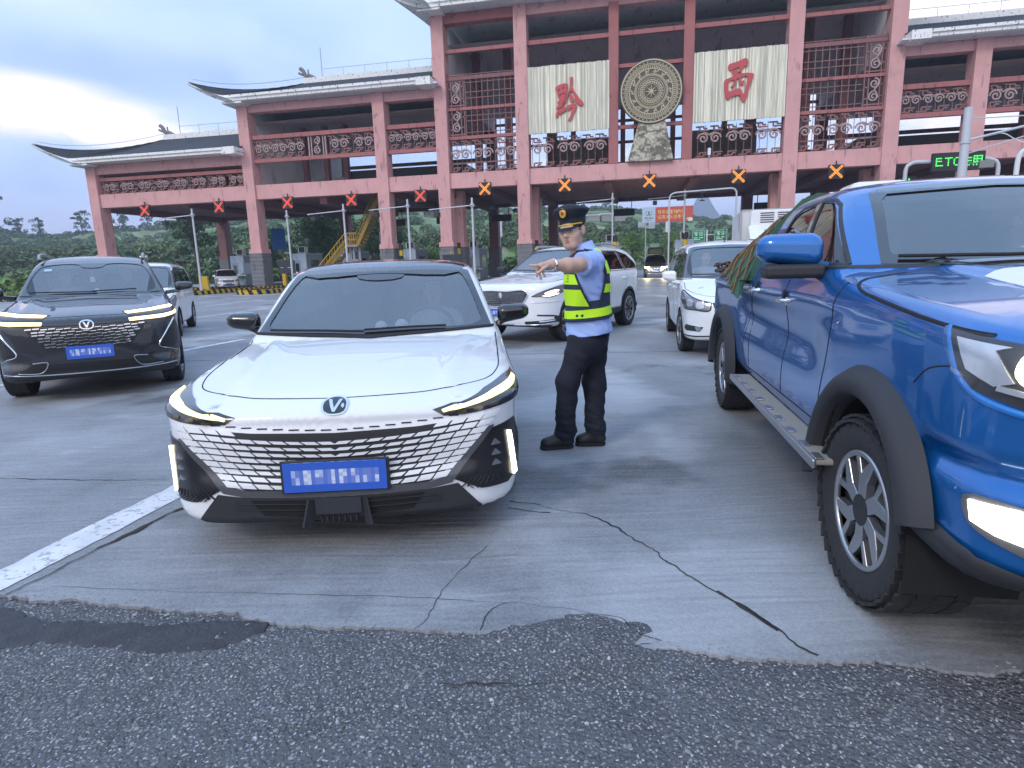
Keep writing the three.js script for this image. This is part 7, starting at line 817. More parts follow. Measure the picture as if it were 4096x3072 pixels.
  for (const g of [band(1.262, 1.335, -70 * D, (y) => fE(y) - 0.05), band(1.105, 1.225, -75 * D, (y) => fE(y) - 0.05), band(1.335, 1.43, (y) => bE(y) + 0.05, 250 * D), band(1.20, 1.262, (y) => bE(y) + 0.05, 255 * D), band(1.005, 1.065, 0, 2 * PI, 0.014, true)]) part('reflective_band', g, lime, vest);
  part('shoulder_tab', sheet(8, 5, (u, v) => { const a = lerp(-0.95, -0.05, u), q = lerp(0.062, 0.108, v), f = sin(a) * 0.118, y = 1.492 + 0.038 * cos(a * 1.3) - v * 0.02; return [0.088 + q * ct + f * stt, y, -q * stt + f * ct]; }), lime, vest);
  part('vest_piping', [tube([...Array(12).keys()].map((i) => { const y = lerp(1.10, 1.46, i / 11); return shell(y, fE(y), 0.012); }), 0.006, 6, 40), tube([...Array(12).keys()].map((i) => { const y = lerp(1.10, 1.47, i / 11); return shell(y, bE(y), 0.012); }), 0.006, 6, 40), tube([...Array(25).keys()].map((i) => { const p = i / 24 * 2 * PI; return shell(0.988 + tilt(p), p, 0.012); }), 0.006, 6, 90)], mat([0.012, 0.018, 0.04], { roughness: 0.7 }), vest);
  part('vest_button', [0.42, 0.62].map((p) => { const q = shell(1.035 + tilt(p), p + 0.5, 0.018); return ball(0.010, ...q, 1, 1, 0.6, 10); }), navy, vest); part('vest_letters', [0, 1, 2, 3].map((i) => { const a = shell(1.405 - i * 0.018, 152 * D, 0.018), b = shell(1.400 - i * 0.018, 160 * D, 0.018); return bar(a, b, 0.004, 0.004); }).concat([rodBetween(shell(1.42, 155 * D, 0.018), shell(1.345, 155 * D, 0.018))]).concat([0, 1, 2].map((i) => bar(shell(1.325 - i * 0.02, 24 * D, 0.018), shell(1.325 - i * 0.02, 32 * D, 0.018), 0.004, 0.004))), navy, vest);
}
function rodBetween(a, b) { return bar(a, b, 0.004, 0.004); }
// ---------------------------------------------------------------- people seated in the vehicles
{
  const bust = (label, car, x, y, z, top, turn = 0) => { const p = thing('person', label, 'person', [0, 0, 0]); const f = blend(0.07, cap([-0.14, 0.42, 0], [0.14, 0.42, 0], 0.075, 0.075), cap([0, 0.36, 0], [0, 0.0, 0], 0.14, 0.15)), arms = [-1, 1].map((s) => blend(0.03, cap([s * 0.2, 0.40, 0], [s * 0.24, 0.16, 0.1], 0.055, 0.045), cap([s * 0.24, 0.16, 0.1], [s * 0.15, 0.2, 0.34], 0.042, 0.032))); part('torso', sdfMesh((a, b, c) => smin(f(a, b, c), min(arms[0](a, b, c), arms[1](a, b, c)), 0.03), [0, 0.2, 0.1], 0.36, 44), mat(top, { roughness: 0.9 }), p); const h = new THREE.Group(); h.name = 'head'; h.position.set(0, 0.66, 0.02); h.rotation.y = turn; p.add(h); part('face', headGeo, skinM, h); part('hair', hairGeo, hairM, h); addFace(h); car.updateMatrixWorld(); p.position.copy(V(x, y, z).applyMatrix4(car.matrixWorld)); p.rotation.y = car.rotation.y; return p; };
  const by = (n) => scene.children.find((c) => c.name === n);
  bust('driver in white shirt faintly seen behind the white sedan windscreen', by('white_sedan'), 0.36, 0.56, -0.3, [0.6, 0.6, 0.62]); bust('driver in dark top behind the dark grey SUV windscreen', by('dark_suv'), 0.38, 0.80, -0.28, [0.05, 0.05, 0.06]); bust('front passenger in light top in the dark grey SUV', by('dark_suv'), -0.38, 0.78, -0.28, [0.3, 0.28, 0.28]);
  bust('front passenger in pale top behind the people carrier windscreen', by('white_minivan'), -0.36, 0.78, 0.2, [0.5, 0.48, 0.48]); bust('driver in dark top inside the blue pickup', by('pickup_truck'), 0.4, 0.92, 0.22, [0.12, 0.12, 0.14], 0.4); bust('person in orange top in the people carrier behind the dark SUV', by('white_minivan_001'), -0.05, 0.76, 0.2, [0.5, 0.12, 0.06]);
}
// ---------------------------------------------------------------- toll islands, booths and street furniture
const yellowM = mat([0.55, 0.36, 0.02], { roughness: 0.6 }), boothM = mat([0.50, 0.63, 0.78], { map: grimeTex, roughness: 0.6 }), boothDark = mat([0.38, 0.46, 0.55], { map: grimeTex, roughness: 0.7 }), greyPole = mat([0.5, 0.52, 0.55], { roughness: 0.5, metalness: 0.2 }), whiteM = mat([0.72, 0.73, 0.74], { roughness: 0.5 }), winM = mat([0.03, 0.035, 0.04], { roughness: 0.08, clearcoat: 1 });
const ISL = [-27.2, -20.2, -14.9, -9.5, -4.7, 1.3, 7.35, 13.15, 19.1, 25.4];
const where = ['far left', 'second from left', 'third from left', 'fourth from left', 'fifth from left', 'left of the officer', 'right of the officer', 'below the orange billboard', 'behind the blue pickup', 'far right'];
const stripeM = mat([1, 1, 1], { vertexColors: true, roughness: 0.8, side: THREE.DoubleSide });
ISL.forEach((t, i) => {
  const o = thing('traffic_island', `raised concrete toll island with yellow and black kerb, ${where[i]}`, 'traffic island', S2W(t, 0, 0), -ST_YAW, 'toll islands between the lanes');
  const w = 1.1, nose = 10.6, back = -16; const out = [[-w, back], [w, back], [w, nose - 1.1], [0.75, nose - 0.3], [0, nose], [-0.75, nose - 0.3], [-w, nose - 1.1]]; part('slab', uvBox(extrude(out.map((q) => [q[0], -q[1]]), 0.2).rotateX(-PI / 2)), mat([0.25, 0.25, 0.26], { map: grimeTex, roughness: 0.95 }), o);
  const path = [[w, -2], [w, nose - 1.1], [0.75, nose - 0.3], [0, nose], [-0.75, nose - 0.3], [-w, nose - 1.1], [-w, -2]], gs = []; let acc = 0;
  for (let k = 0; k < path.length - 1; k++) { const a = path[k], b = path[k + 1], L = hyp(b[0] - a[0], b[1] - a[1]), n = max(1, Math.round(L / 0.3)); for (let j = 0; j < n; j++) { const P = (u, y) => { const s = u; return [lerp(a[0], b[0], s), y, lerp(a[1], b[1], s)]; }; const c = (acc++ & 1) ? [0.55, 0.37, 0.03] : [0.02, 0.02, 0.021]; const nx = (b[1] - a[1]) / L, nz = -(b[0] - a[0]) / L, out2 = 0.03; const lean = 0.12 / L; gs.push(oneColour(sheet(1, 1, (u, v) => { const p = P((j + u) / n + (v ? lean : 0), 0.004 + v * 0.27); return [p[0] - nx * -out2, p[1], p[2] - nz * -out2]; }), c), oneColour(sheet(1, 1, (u, v) => { const p = P((j + u) / n + lean, 0.274); return [p[0] + nx * (out2 - v * 0.16), p[1], p[2] + nz * (out2 - v * 0.16)]; }), c)); } }
  part('striped_kerb', gs, stripeM, o);
});
// toll booths, with a cooler on the roof and painted bamboo on the wall
{
  const protoAt = (t, d) => { const b = thing('toll_booth', '', 'toll booth', S2W(t, 0.2, d), -ST_YAW, 'blue grey toll booths on the islands'); return b; };
  const b = protoAt(-27.0, 6.2); const W = 0.68, H = 2.72, Lz = 3.0;
  part('cabin', [uvBox(boxAt(-W, W, 0, H, -Lz, 0, 0.03))], boothM, b); part('side_cladding', [uvBox(boxAt(W, W + 0.02, 0.05, H - 0.1, -Lz + 0.05, -0.06)), uvBox(boxAt(-W - 0.02, -W, 0.05, H - 0.1, -Lz + 0.05, -0.06))], boothDark, b);
  const dr = part('door', [boxAt(-0.52, 0.1, 0.1, 2.05, 0, 0.03)], mat([0.28, 0.38, 0.5], { roughness: 0.6 }), b); part('window', new THREE.ExtrudeGeometry((() => { const s = new THREE.Shape(), x0 = -0.38, x1 = -0.04, y0 = 1.05, y1 = 1.85, r = 0.12; s.moveTo(x0 + r, y0); s.lineTo(x1 - r, y0); s.quadraticCurveTo(x1, y0, x1, y0 + r); s.lineTo(x1, y1 - r); s.quadraticCurveTo(x1, y1, x1 - r, y1); s.lineTo(x0 + r, y1); s.quadraticCurveTo(x0, y1, x0, y1 - r); s.lineTo(x0, y0 + r); s.quadraticCurveTo(x0, y0, x0 + r, y0); return s; })(), { depth: 0.02, bevelEnabled: false }).translate(0, 0, 0.028), winM, dr);
  part('side_window', [boxAt(W + 0.015, W + 0.035, 1.0, 2.1, -2.2, -0.8), boxAt(-W - 0.035, -W - 0.015, 1.0, 2.1, -2.2, -0.8)], winM, b); const ac = part('air_conditioner', [boxAt(-0.34, 0.34, H + 0.06, H + 0.6, -1.1, -0.5, 0.02), boxAt(-0.3, -0.22, H, H + 0.07, -1.05, -0.55), boxAt(0.22, 0.3, H, H + 0.07, -1.05, -0.55)], whiteM, b); part('grille', boxAt(-0.24, 0.3, H + 0.1, H + 0.56, -0.505, -0.47), blackM, ac);
  const bam = []; for (let k = 0; k < 9; k++) { const x = rr(0.18, 0.62), h = rr(0.7, 1.6); bam.push(boxAt(x - 0.008, x + 0.008, 0.2, h, 0, 0.006)); for (let j = 0; j < 5; j++) { const y = rr(0.4, h), s = rnd() > 0.5 ? 1 : -1; bam.push(extrude([[0, 0], [0.07, 0.03], [0.15, 0.0], [0.07, -0.012]], 0.004).scale(s, 1, 1).rotateZ(rr(-0.4, 0.4)).translate(x, y, 0.002)); } } part('painted_bamboo', bam.map(prep), mat([0.14, 0.36, 0.12], { roughness: 0.8, side: THREE.DoubleSide }), b); part('counter', [boxAt(-W - 0.02, W + 0.3, 0.86, 0.92, 0.05, 0.35, 0.01)], whiteM, b);
  b.userData.label = 'blue grey toll booth at far left, behind the second column';
  const lab = ['', 'blue grey toll booth just right of the second column', 'blue grey toll booth behind the yellow staircase', 'blue grey toll booth left of the tall fourth column, above the sedan roof', 'blue grey toll booth with green bamboo paint right of the tall fourth column', 'blue grey toll booth hidden behind the officer shoulder', 'blue grey toll booth right of the officer, behind the white SUV roof', 'blue grey toll booth below the orange billboard, left of the people carrier', 'blue grey toll booth behind the blue pickup', 'blue grey toll booth at far right'];
  ISL.forEach((t, i) => { if (!i) return; const c = b.clone(); c.name = numbered('toll_booth'); c.position.set(...S2W(t - 0.1, 0.2, [0, 5.6, 4.4, 4.6, 7.5, 5, 5, 5, 5, 5][i])); c.userData = { ...b.userData, label: lab[i] }; scene.add(c); });
}
// striped bollards with curved yellow guards at the booths
{
  const gd = (x, z, lab, cat = 'bollard') => { const o = thing('striped_bollard', lab, cat, [x, 0.2, z], 0, 'yellow and black bollards before the booths'); for (let k = 0; k < 7; k++) part('band', cyl(0.16, 0.16, 0.42, 0, 0.21 + k * 0.42, 0, 16), k & 1 ? yellowM : blackM, o); return o; };
  const w = (t, d) => { const p = S2W(t, 0, d); return [p[0], p[2]]; };
  [[1.9, 1.5, 'yellow and black bollard behind the white SUV bonnet, by the bamboo painted booth'], [7.9, -1.5, 'yellow and black bollard left of the dark minivan'], [12.6, -1.5, 'yellow and black bollard right of the dark minivan'], [-4.1, 1.0, 'yellow and black bollard right of the tall fourth column'], [-8.6, 0.5, 'yellow and black bollard between sedan roof and third booth']].forEach(([t, d, l]) => gd(...w(t, d), l));
  for (const [t, d, s, l] of [[7.9, -2.4, 1, 'rounded yellow impact guard left of the dark minivan'], [12.6, -2.4, -1, 'rounded yellow impact guard right of the dark minivan'], [1.9, -1.0, 1, 'rounded yellow impact guard behind the white SUV bonnet']]) { const o = thing('impact_guard', l, 'guard', S2W(t, 0.2, d), -ST_YAW); part('shield', [extrude(smoothPoly([[-0.35, 0], [0.55, 0], [0.6, 0.5], [0.3, 1.25], [-0.1, 1.45], [-0.35, 1.2]], 4), 0.5, 0.04).scale(s, 1, 1)].map(prep), yellowM, o); part('base', boxAt(-0.5, 0.7, 0, 0.25, -0.1, 0.6, 0.03), blackM, o); }
}
// lane poles with camera arms
{
  const pole = (t, d, h, lab, arm = 1) => { const o = thing('camera_pole', lab, 'pole', S2W(t, 0.2, d), -ST_YAW, 'grey camera poles over the toll lanes'); part('shaft', [cyl(0.075, 0.06, h, 0, h / 2, 0, 12), cyl(0.16, 0.16, 0.04, 0, 0.02, 0, 12)], greyPole, o); part('clamp', [new THREE.TorusGeometry(0.16, 0.025, 6, 20).rotateX(PI / 2).translate(0, h - 0.42, 0), cyl(0.11, 0.11, 0.2, 0, h - 0.42, 0, 12)], greyPole, o); if (arm) { part('arm', [rod([0, h - 0.42, 0], [-2.6, h - 0.56, 0], 0.035)], greyPole, o); part('camera', [boxAt(-2.25, -1.95, h - 1.0, h - 0.72, -0.15, 0.25, 0.02), rod([-2.1, h - 0.55, 0], [-2.1, h - 0.75, 0], 0.02)], trimM, o); } return o; };
  [[-20.0, -8, 5.5, 'grey camera pole before the second column, its foot on the striped kerb'], [-14.8, -5, 5.4, 'grey camera pole left of the yellow staircase'], [-9.5, -7, 5.4, 'grey camera pole with arm left of the third column, beside the staircase'], [-4.75, -7.8, 5.4, 'grey camera pole between the third and fourth columns'], [0.15, -10.5, 5.0, 'grey camera pole right of the tall fourth column'], [1.95, 4, 6.25, 'grey camera pole right of the fifth column, left of the officer cap'], [7.65, 0.5, 6.0, 'grey camera pole right of the officer cap'], [12.75, 2, 6.15, 'grey camera pole crossing the orange billboard']].forEach(([t, d, h, l], i) => pole(t, d, h, l, i !== 1 ? 1 : 0));
  const thin = (t, d, h, l) => { const o = thing('lamp_post', l, 'pole', S2W(t, 0, d), 0); part('shaft', cyl(0.09, 0.05, h, 0, h / 2, 0, 10), whiteM, o); }; thin(-10.8, 26, 9.4, 'thin white lamp post left of the camera pole between third and fourth columns'); thin(-18.6, 20, 5.4, 'short white post behind the yellow staircase');
}
// red and amber lane signals hung under the beam
{
  const dots = []; for (const s of [-1, 1]) for (let k = -5; k <= 5; k++) for (const q of [-0.045, 0.045]) if (!(s > 0 && k === 0)) { const x = k * 0.07, y = s * k * 0.07; dots.push(ball(0.036, x + q * 0.7, y - s * q * 0.7, 0, 1, 1, 0.6, 8)); }
  const geo = join(dots), redL = lit([1, 0.07, 0.03], 1.1), amb = lit([1, 0.30, 0.015], 1.5);
  [[-30.65, 6.66], [-23.7, 6.63], [-17.6, 6.67], [-12.2, 6.62], [-6.6, 6.65], [-1.6, 6.9], [4.29, 6.85], [10.2, 6.82], [16.1, 6.8], [22.2, 6.76]].forEach(([t, y], i) => { const o = thing('lane_signal', `${i < 5 ? 'red' : 'amber'} cross lane signal, ${['first', 'second', 'third', 'fourth', 'fifth', 'sixth', 'seventh', 'eighth', 'ninth', 'tenth'][i]} from the left under the toll beam`, 'lane signal', S2W(t, y, -0.05), -ST_YAW, 'cross shaped lane signals under the toll beam'); part('housing', [boxAt(-0.46, 0.46, -0.46, 0.46, -0.2, -0.05, 0.02), boxAt(-0.03, 0.03, 0.45, 0.7, -0.14, -0.08)], blackM, o); part('led_cross', geo, i < 5 ? redL : amb, o); });
  // dark message boards hung further back, and lamps under the soffit
  [-9, -3.4, 3.3, 8.2, -14.2, 20.5].forEach((t, i) => { const o = thing('message_board', `unlit black message board hanging under the toll gate, ${['over the lane right of the staircase', 'right of the tall fourth column', 'above the officer cap', 'left of the orange billboard', 'beside the yellow staircase top', 'over the far right lane'][i]}`, 'message board', S2W(t, 5.5, 14), -ST_YAW, 'black message boards under the toll gate'); part('case', boxAt(-0.95, 0.95, 0, 0.62, -0.1, 0.1, 0.02), blackM, o); part('hanger', [boxAt(-0.7, -0.64, 0.6, 1.6, -0.03, 0.03), boxAt(0.64, 0.7, 0.6, 1.6, -0.03, 0.03)], trimM, o); });
  [-19, -13, -8, -3].forEach((t, i) => { const o = thing('soffit_lamp', `small bell lamp under the toll gate soffit, ${['left of the third lane signal', 'beside the staircase head', 'left of the tall fourth column', 'right of the tall fourth column'][i]}`, 'lamp', S2W(t, 6.3, 8), 0, 'bell lamps under the soffit'); part('shade', cyl(0.2, 0.06, 0.2, 0, 0, 0, 14), mat([0.4, 0.5, 0.55], { roughness: 0.4 }), o); part('stem', cyl(0.02, 0.02, 1, 0, 0.55, 0, 6), trimM, o); });
}
// yellow service staircase up to the deck
{
  const o = thing('staircase', 'yellow railed steel staircase rising to the toll gate deck left of the third column', 'staircase', S2W(0, 0, 0), -ST_YAW); const F = [-16.0, 1.55 - 1.4, -1.5], L = [-14.3, 4.05, -3.2], T = [-10.4, 7.4, -4.0]; const steel = mat([0.28, 0.28, 0.3], { roughness: 0.7 });
  const rail = (a, b, n, dz) => { const g = []; for (const h of [0, 0.5, 1.0]) g.push(rod([a[0], a[1] + h, a[2] + dz], [b[0], b[1] + h, b[2] + dz], 0.035)); for (let k = 0; k <= n; k++) { const u = k / n; g.push(rod([lerp(a[0], b[0], u), lerp(a[1], b[1], u), lerp(a[2], b[2], u) + dz], [lerp(a[0], b[0], u), lerp(a[1], b[1], u) + 1.0, lerp(a[2], b[2], u) + dz], 0.022)); } return g; };
  const a = [-16.2, 0.2, -1.0], b = [-14.2, 3.3, -3.0], c = [-13.2, 3.3, -3.0], d = [-10.9, 7.3, -3.0];
  part('railing', [...rail(a, b, 12, 0.5), ...rail(b, c, 5, 0.5)], yellowM, o); part('railing', [...rail(a, b, 12, -0.7), ...rail(b, c, 5, -0.7)], yellowM, o); const old = mat([0.30, 0.2, 0.04], { roughness: 0.7 }); part('railing', rail(c, d, 14, 0.5), old, o); part('railing', rail(c, d, 14, -0.7), old, o);
  part('landing', [boxAt(b[0], c[0] + 0.1, 3.2, 3.3, -3.8, -2.4)], steel, o); for (let k = 0; k < 12; k++) { const u = (k + 0.5) / 12; part('step', boxAt(lerp(a[0], b[0], u) - 0.16, lerp(a[0], b[0], u) + 0.16, lerp(a[1], b[1], u), lerp(a[1], b[1], u) + 0.05, lerp(a[2], b[2], u) - 0.65, lerp(a[2], b[2], u) + 0.45), steel, o); } for (let k = 0; k < 15; k++) { const u = (k + 0.5) / 15; part('step', boxAt(lerp(c[0], d[0], u) - 0.15, lerp(c[0], d[0], u) + 0.15, lerp(c[1], d[1], u), lerp(c[1], d[1], u) + 0.05, -3.65, -2.55), steel, o); }
  part('stringer', [bar([c[0], c[1] - 0.05, -2.5], [d[0], d[1] - 0.05, -2.5], 0.06, 0.3), bar([c[0], c[1] - 0.05, -3.7], [d[0], d[1] - 0.05, -3.7], 0.06, 0.3), bar([a[0], a[1], a[2] + 0.5], [b[0], b[1], b[2] + 0.5], 0.06, 0.28), bar([a[0], a[1], a[2] - 0.7], [b[0], b[1], b[2] - 0.7], 0.06, 0.28)], old, o); part('support', [boxAt(-14.1, -13.9, 0.2, 3.2, -3.1, -2.9), boxAt(-13.3, -13.1, 0.2, 3.2, -3.1, -2.9), boxAt(-13.9, -13.3, 0.2, 2.2, -3.4, -2.8)], steel, o);
}
// clutter at the second island: bin, cabinet, boards, barrier
{
  const at = (t, d, y = 0.2) => S2W(t, y, d);
  let o = thing('grit_bin', 'yellow box bin at the nose of the left toll island', 'bin', at(-21.6, -5.5, 0), 0.3); part('box', [extrude([[-0.35, 0], [0.35, 0], [0.28, 1.1], [-0.28, 1.1]], 0.6, 0.03)], yellowM, o); part('lid', boxAt(-0.3, 0.3, 1.1, 1.2, 0.02, 0.58, 0.02), yellowM, o);
  o = thing('control_cabinet', 'dark brown cabinet with orange arrows left of the second column', 'cabinet', at(-22.4, 2.5), -ST_YAW); part('case', boxAt(-0.6, 0.6, 0, 2.1, -0.5, 0, 0.02), mat([0.05, 0.03, 0.028], { roughness: 0.7 }), o); part('arrow_sign', [0, 1].map((k) => extrude([[-0.28, 0.5 + k * 0.4], [0.1, 0.2 + k * 0.4], [0.28, 0.3 + k * 0.4], [-0.1, 0.65 + k * 0.4]], 0.02).translate(-0.1, 0, 0)), mat([0.6, 0.16, 0.03], { roughness: 0.6 }), o); part('panel', [boxAt(-1.4, -0.1, 1.05, 2.0, 0.02, 0.06)], mat([0.10, 0.13, 0.18], { roughness: 0.3 }), o);
  for (const [t, d, l] of [[-17.3, -1.5, 'black notice board on a post right of the second column'], [-3.3, -3.4, 'black notice board on a post beside the bamboo painted booth']]) { o = thing('notice_board', l, 'notice board', at(t, d), -ST_YAW); part('board', boxAt(-0.7, 0.7, 1.0, 2.0, -0.05, 0.05, 0.015), mat([0.02, 0.026, 0.04], { roughness: 0.5 }), o); part('post', boxAt(-0.06, 0.06, 0, 1.0, -0.04, 0.04), trimM, o); part('strips', [boxAt(-0.5, -0.3, 1.45, 1.48, 0.05, 0.058), boxAt(0.1, 0.35, 1.45, 1.48, 0.05, 0.058)], whiteM, o); part('beacon', ball(0.07, -0.1, 2.12, 0, 1, 1.3, 1, 10), yellowM, o); }
  o = thing('barrier', 'white and red lane barrier arm beside the second column', 'barrier', at(-18.9, 1.0), -ST_YAW); for (let k = 0; k < 8; k++) part('arm_section', boxAt(k * 0.35, k * 0.35 + 0.35, 1.0, 1.1, -0.04, 0.04), k & 1 ? mat([0.55, 0.06, 0.05]) : whiteM, o); part('machine', boxAt(-0.3, 0, 0, 1.1, -0.2, 0.2, 0.02), yellowM, o);
  o = thing('barrier_stack', 'stack of white barrier rails right of the second column', 'barrier', at(-18.3, 3.5), -ST_YAW); part('rails', [0.3, 0.6, 0.9, 1.2].flatMap((y) => [boxAt(0, 2.4, y, y + 0.1, -0.05, 0.05)]).concat([0.1, 1.2, 2.3].map((x) => boxAt(x - 0.04, x + 0.04, 0, 1.3, -0.08, 0.08))), whiteM, o);
  o = thing('blue_panel', 'blue sheet sign fixed to the rear column left of the second column', 'sign', S2W(-27.6, 3.6, 14.5), 0.6); part('sheet', boxAt(-0.7, 0.7, 0, 2.2, -0.03, 0.03), mat([0.05, 0.22, 0.6], { roughness: 0.5 }), o);
  o = thing('side_sign', 'narrow white sign on the hillside right of the tall fourth column', 'sign', S2W(-9.3, 5.2, 40), 0.3); part('board', boxAt(-0.3, 0.3, 0, 2.6, -0.05, 0.05), whiteM, o); part('post', boxAt(-0.05, 0.05, -5.3, 0, -0.05, 0.05), greyPole, o);
  o = thing('street_lamp', 'small white double headed street lamp on the left behind the white people carrier', 'street lamp', S2W(-30.5, 0, -1), 0); part('shaft', cyl(0.05, 0.04, 2.9, 0, 1.45, 0, 8), whiteM, o); part('head', boxAt(-0.3, 0.3, 2.85, 2.98, -0.12, 0.12, 0.02), whiteM, o);
  o = thing('white_cabin', 'small white site cabin behind the officer shoulder', 'cabin', S2W(6.2, 0, 22), -ST_YAW); part('walls', boxAt(-1.3, 1.3, 0, 3.0, -1, 1, 0.02), whiteM, o); part('panel_seam', [-0.6, 0.1, 0.7].map((x) => boxAt(x - 0.03, x + 0.03, 0.3, 2.8, 1.0, 1.02)), greyPole, o);
  o = thing('farm_sheds', 'row of pale low sheds on the hillside above the officer shoulder', 'shed', hillAt(7.2, 150), 0.2); part('roof', [0, 1, 2].map((k) => boxAt(k * 3.2, k * 3.2 + 3, 1.4 + k * 0.2, 1.6 + k * 0.2, -1, 1)), whiteM, o); part('wall', [0, 1, 2].map((k) => boxAt(k * 3.2 + 0.2, k * 3.2 + 2.8, 0, 1.4 + k * 0.2, -0.8, 0.8)), mat([0.3, 0.3, 0.3]), o);
  o = thing('monitor_mast', 'white instrument mast with two boxes behind the right booth', 'mast', S2W(10.4, 0, 34), 0); part('shaft', cyl(0.08, 0.06, 6.2, 0, 3.1, 0, 8), whiteM, o); part('box', [boxAt(-0.9, -0.2, 5.4, 6.0, -0.2, 0.2, 0.02), boxAt(0.4, 1.1, 5.2, 5.9, -0.2, 0.2, 0.02)], whiteM, o); part('crossbar', rod([-0.9, 5.3, 0], [1.1, 5.3, 0], 0.05), whiteM, o);
}
// billboard with printed panels
{
  const o = thing('billboard', 'wide billboard with white crest panel and orange panel of yellow writing on a white pillar', 'billboard', S2W(0, 0, 90), -ST_YAW); const x0 = 10.3, x1 = 20.6, y0 = 9.05, y1 = 12.15, xm = 13.0;
  part('case', boxAt(x0, x1, y0, y1, -0.5, 0, 0.03), mat([0.25, 0.26, 0.28], { roughness: 0.7 }), o);
  const cv = document.createElement('canvas'); cv.width = 1024; cv.height = 310; const c = cv.getContext('2d'); c.fillStyle = '#b6c7dc'; c.fillRect(0, 0, 268, 310); c.fillStyle = '#c8513f'; c.fillRect(268, 0, 756, 310);
  // crest: green figure wreath
  c.lineWidth = 12; c.strokeStyle = '#5f9a3f'; for (const s of [-1, 1]) { c.beginPath(); c.arc(134 + s * 26, 118, 40, s > 0 ? -1.4 : -1.7, s > 0 ? 1.6 : 1.5 + 3.2, s < 0); c.stroke(); } c.fillStyle = '#2b5f48'; c.beginPath(); c.arc(134, 95, 16, 0, 7); c.fill(); c.beginPath(); c.moveTo(134, 108); c.lineTo(100, 170); c.lineTo(118, 170); c.lineTo(134, 132); c.lineTo(150, 170); c.lineTo(168, 170); c.fill();
  // blocky characters drawn as strokes on a small grid
  const glyph = (n, x, y, w, h, col, lw) => { c.strokeStyle = col; c.lineWidth = lw; c.beginPath(); for (const ch of n) { const [a, b, d, e] = [...ch].map((q) => parseInt(q, 10)); c.moveTo(x + a / 8 * w, y + b / 8 * h); c.lineTo(x + d / 8 * w, y + e / 8 * h); } c.stroke(); };
  const G1 = [['1131', '3135', '1535', '1115', '3137', '4171', '6063', '4373', '4678', '7448'], ['1171', '7173', '2123', '1464', '2324', '6467', '0556', '6747'], ['0212', '1216', '0688', '4171', '4167', '7176', '4474', '5054'], ['0181', '0343', '4383', '4046', '2565', '2568', '6568', '2868', '2666'], ['0141', '2028', '0444', '5181', '6168', '5484', '8188', '5888'], ['1161', '6166', '1116', '6688', '0408', '2363', '3136'], ['0131', '0337', '1117', '4171', '4474', '4878', '6168', '5368']];
  const G2 = [['0212', '1216', '0688', '3171', '3474', '4437', '6466', '6686'], ['0181', '4043', '1313', '1373', '1318', '7378', '3565', '3656', '4548'], ['0112', '0314', '0726', '4171', '3373', '5068', '3586', '8636'], ['2004', '0424', '2406', '0636', '5158', '4374', '4678'], ['1111', '1171', '1118', '7178', '1878', '3353', '3656', '2565'], ['1171', '0484', '2126', '6168', '2868', '4046'], ['0181', '8186', '4148', '4838']];
  G1.forEach((g, i) => glyph(g, 318 + i * 80, 60, 68, 76, '#f0d878', 8)); G2.forEach((g, i) => glyph(g, 318 + i * 80, 166, 68, 76, '#f0d878', 8)); [0, 1, 2, 3].forEach((i) => glyph(G2[(i * 2 + 1) % 7], 48 + i * 46, 196, 38, 40, '#24382f', 6)); [0, 1, 2, 3].forEach((i) => glyph(G1[(i + 3) % 7], 78 + i * 30, 252, 22, 24, '#24382f', 3)); c.fillStyle = '#e8e4c8'; c.beginPath(); c.ellipse(960, 275, 70, 40, 0, 0, 7); c.fill(); c.fillStyle = '#6f9a5a'; c.beginPath(); c.ellipse(910, 285, 30, 22, 0, 0, 7); c.fill();
  const t = new THREE.CanvasTexture(cv); t.colorSpace = THREE.SRGBColorSpace; const pl = new THREE.PlaneGeometry(x1 - x0 - 0.1, y1 - y0 - 0.1).translate((x0 + x1) / 2, (y0 + y1) / 2, 0.01); part('printed_face', pl, mat([1, 1, 1], { map: t, roughness: 0.6 }), o); part('pillar', cyl(0.5, 0.5, y0 + 0.2, 15.6, y0 / 2, -0.3, 20), whiteM, o);
  // green road signs
  const g = thing('road_sign', 'green direction sign pair on a white post below the blue hill', 'road sign', S2W(20.6, 0, 62), -ST_YAW); const c2 = document.createElement('canvas'); c2.width = 256; c2.height = 256; const k = c2.getContext('2d'); k.fillStyle = '#0d7a4a'; k.fillRect(0, 0, 256, 256); k.strokeStyle = '#dfeee6'; k.lineWidth = 6; k.strokeRect(8, 8, 240, 240); k.lineWidth = 9; [G1[3], G2[4]].forEach((q, i) => { k.beginPath(); for (const ch of q) { const [a, b, d, e] = [...ch].map((z) => parseInt(z, 10)); k.moveTo(32 + i * 104 + a * 11, 30 + b * 11); k.lineTo(32 + i * 104 + d * 11, 30 + e * 11); } k.stroke(); }); k.fillStyle = '#dfeee6'; k.fillRect(40, 160, 70, 18); k.fillRect(140, 160, 80, 18); k.fillRect(40, 200, 120, 16);
  const t2 = new THREE.CanvasTexture(c2); t2.colorSpace = THREE.SRGBColorSpace; const gm = mat([1, 1, 1], { map: t2, roughness: 0.5 }); for (const x of [-2.4, 1.1]) { const b = part('panel', boxAt(x, x + 2.1, 4.1, 6.0, -0.06, -0.01), mat([0.02, 0.2, 0.12]), g); part('printed_face', new THREE.PlaneGeometry(2.0, 1.8).translate(x + 1.05, 5.05, 0), gm, b); } part('post', [cyl(0.12, 0.12, 6, -0.0, 3, -0.2, 10), rod([-2.2, 5.2, -0.15], [2.8, 5.2, -0.15], 0.06)], whiteM, g);
}
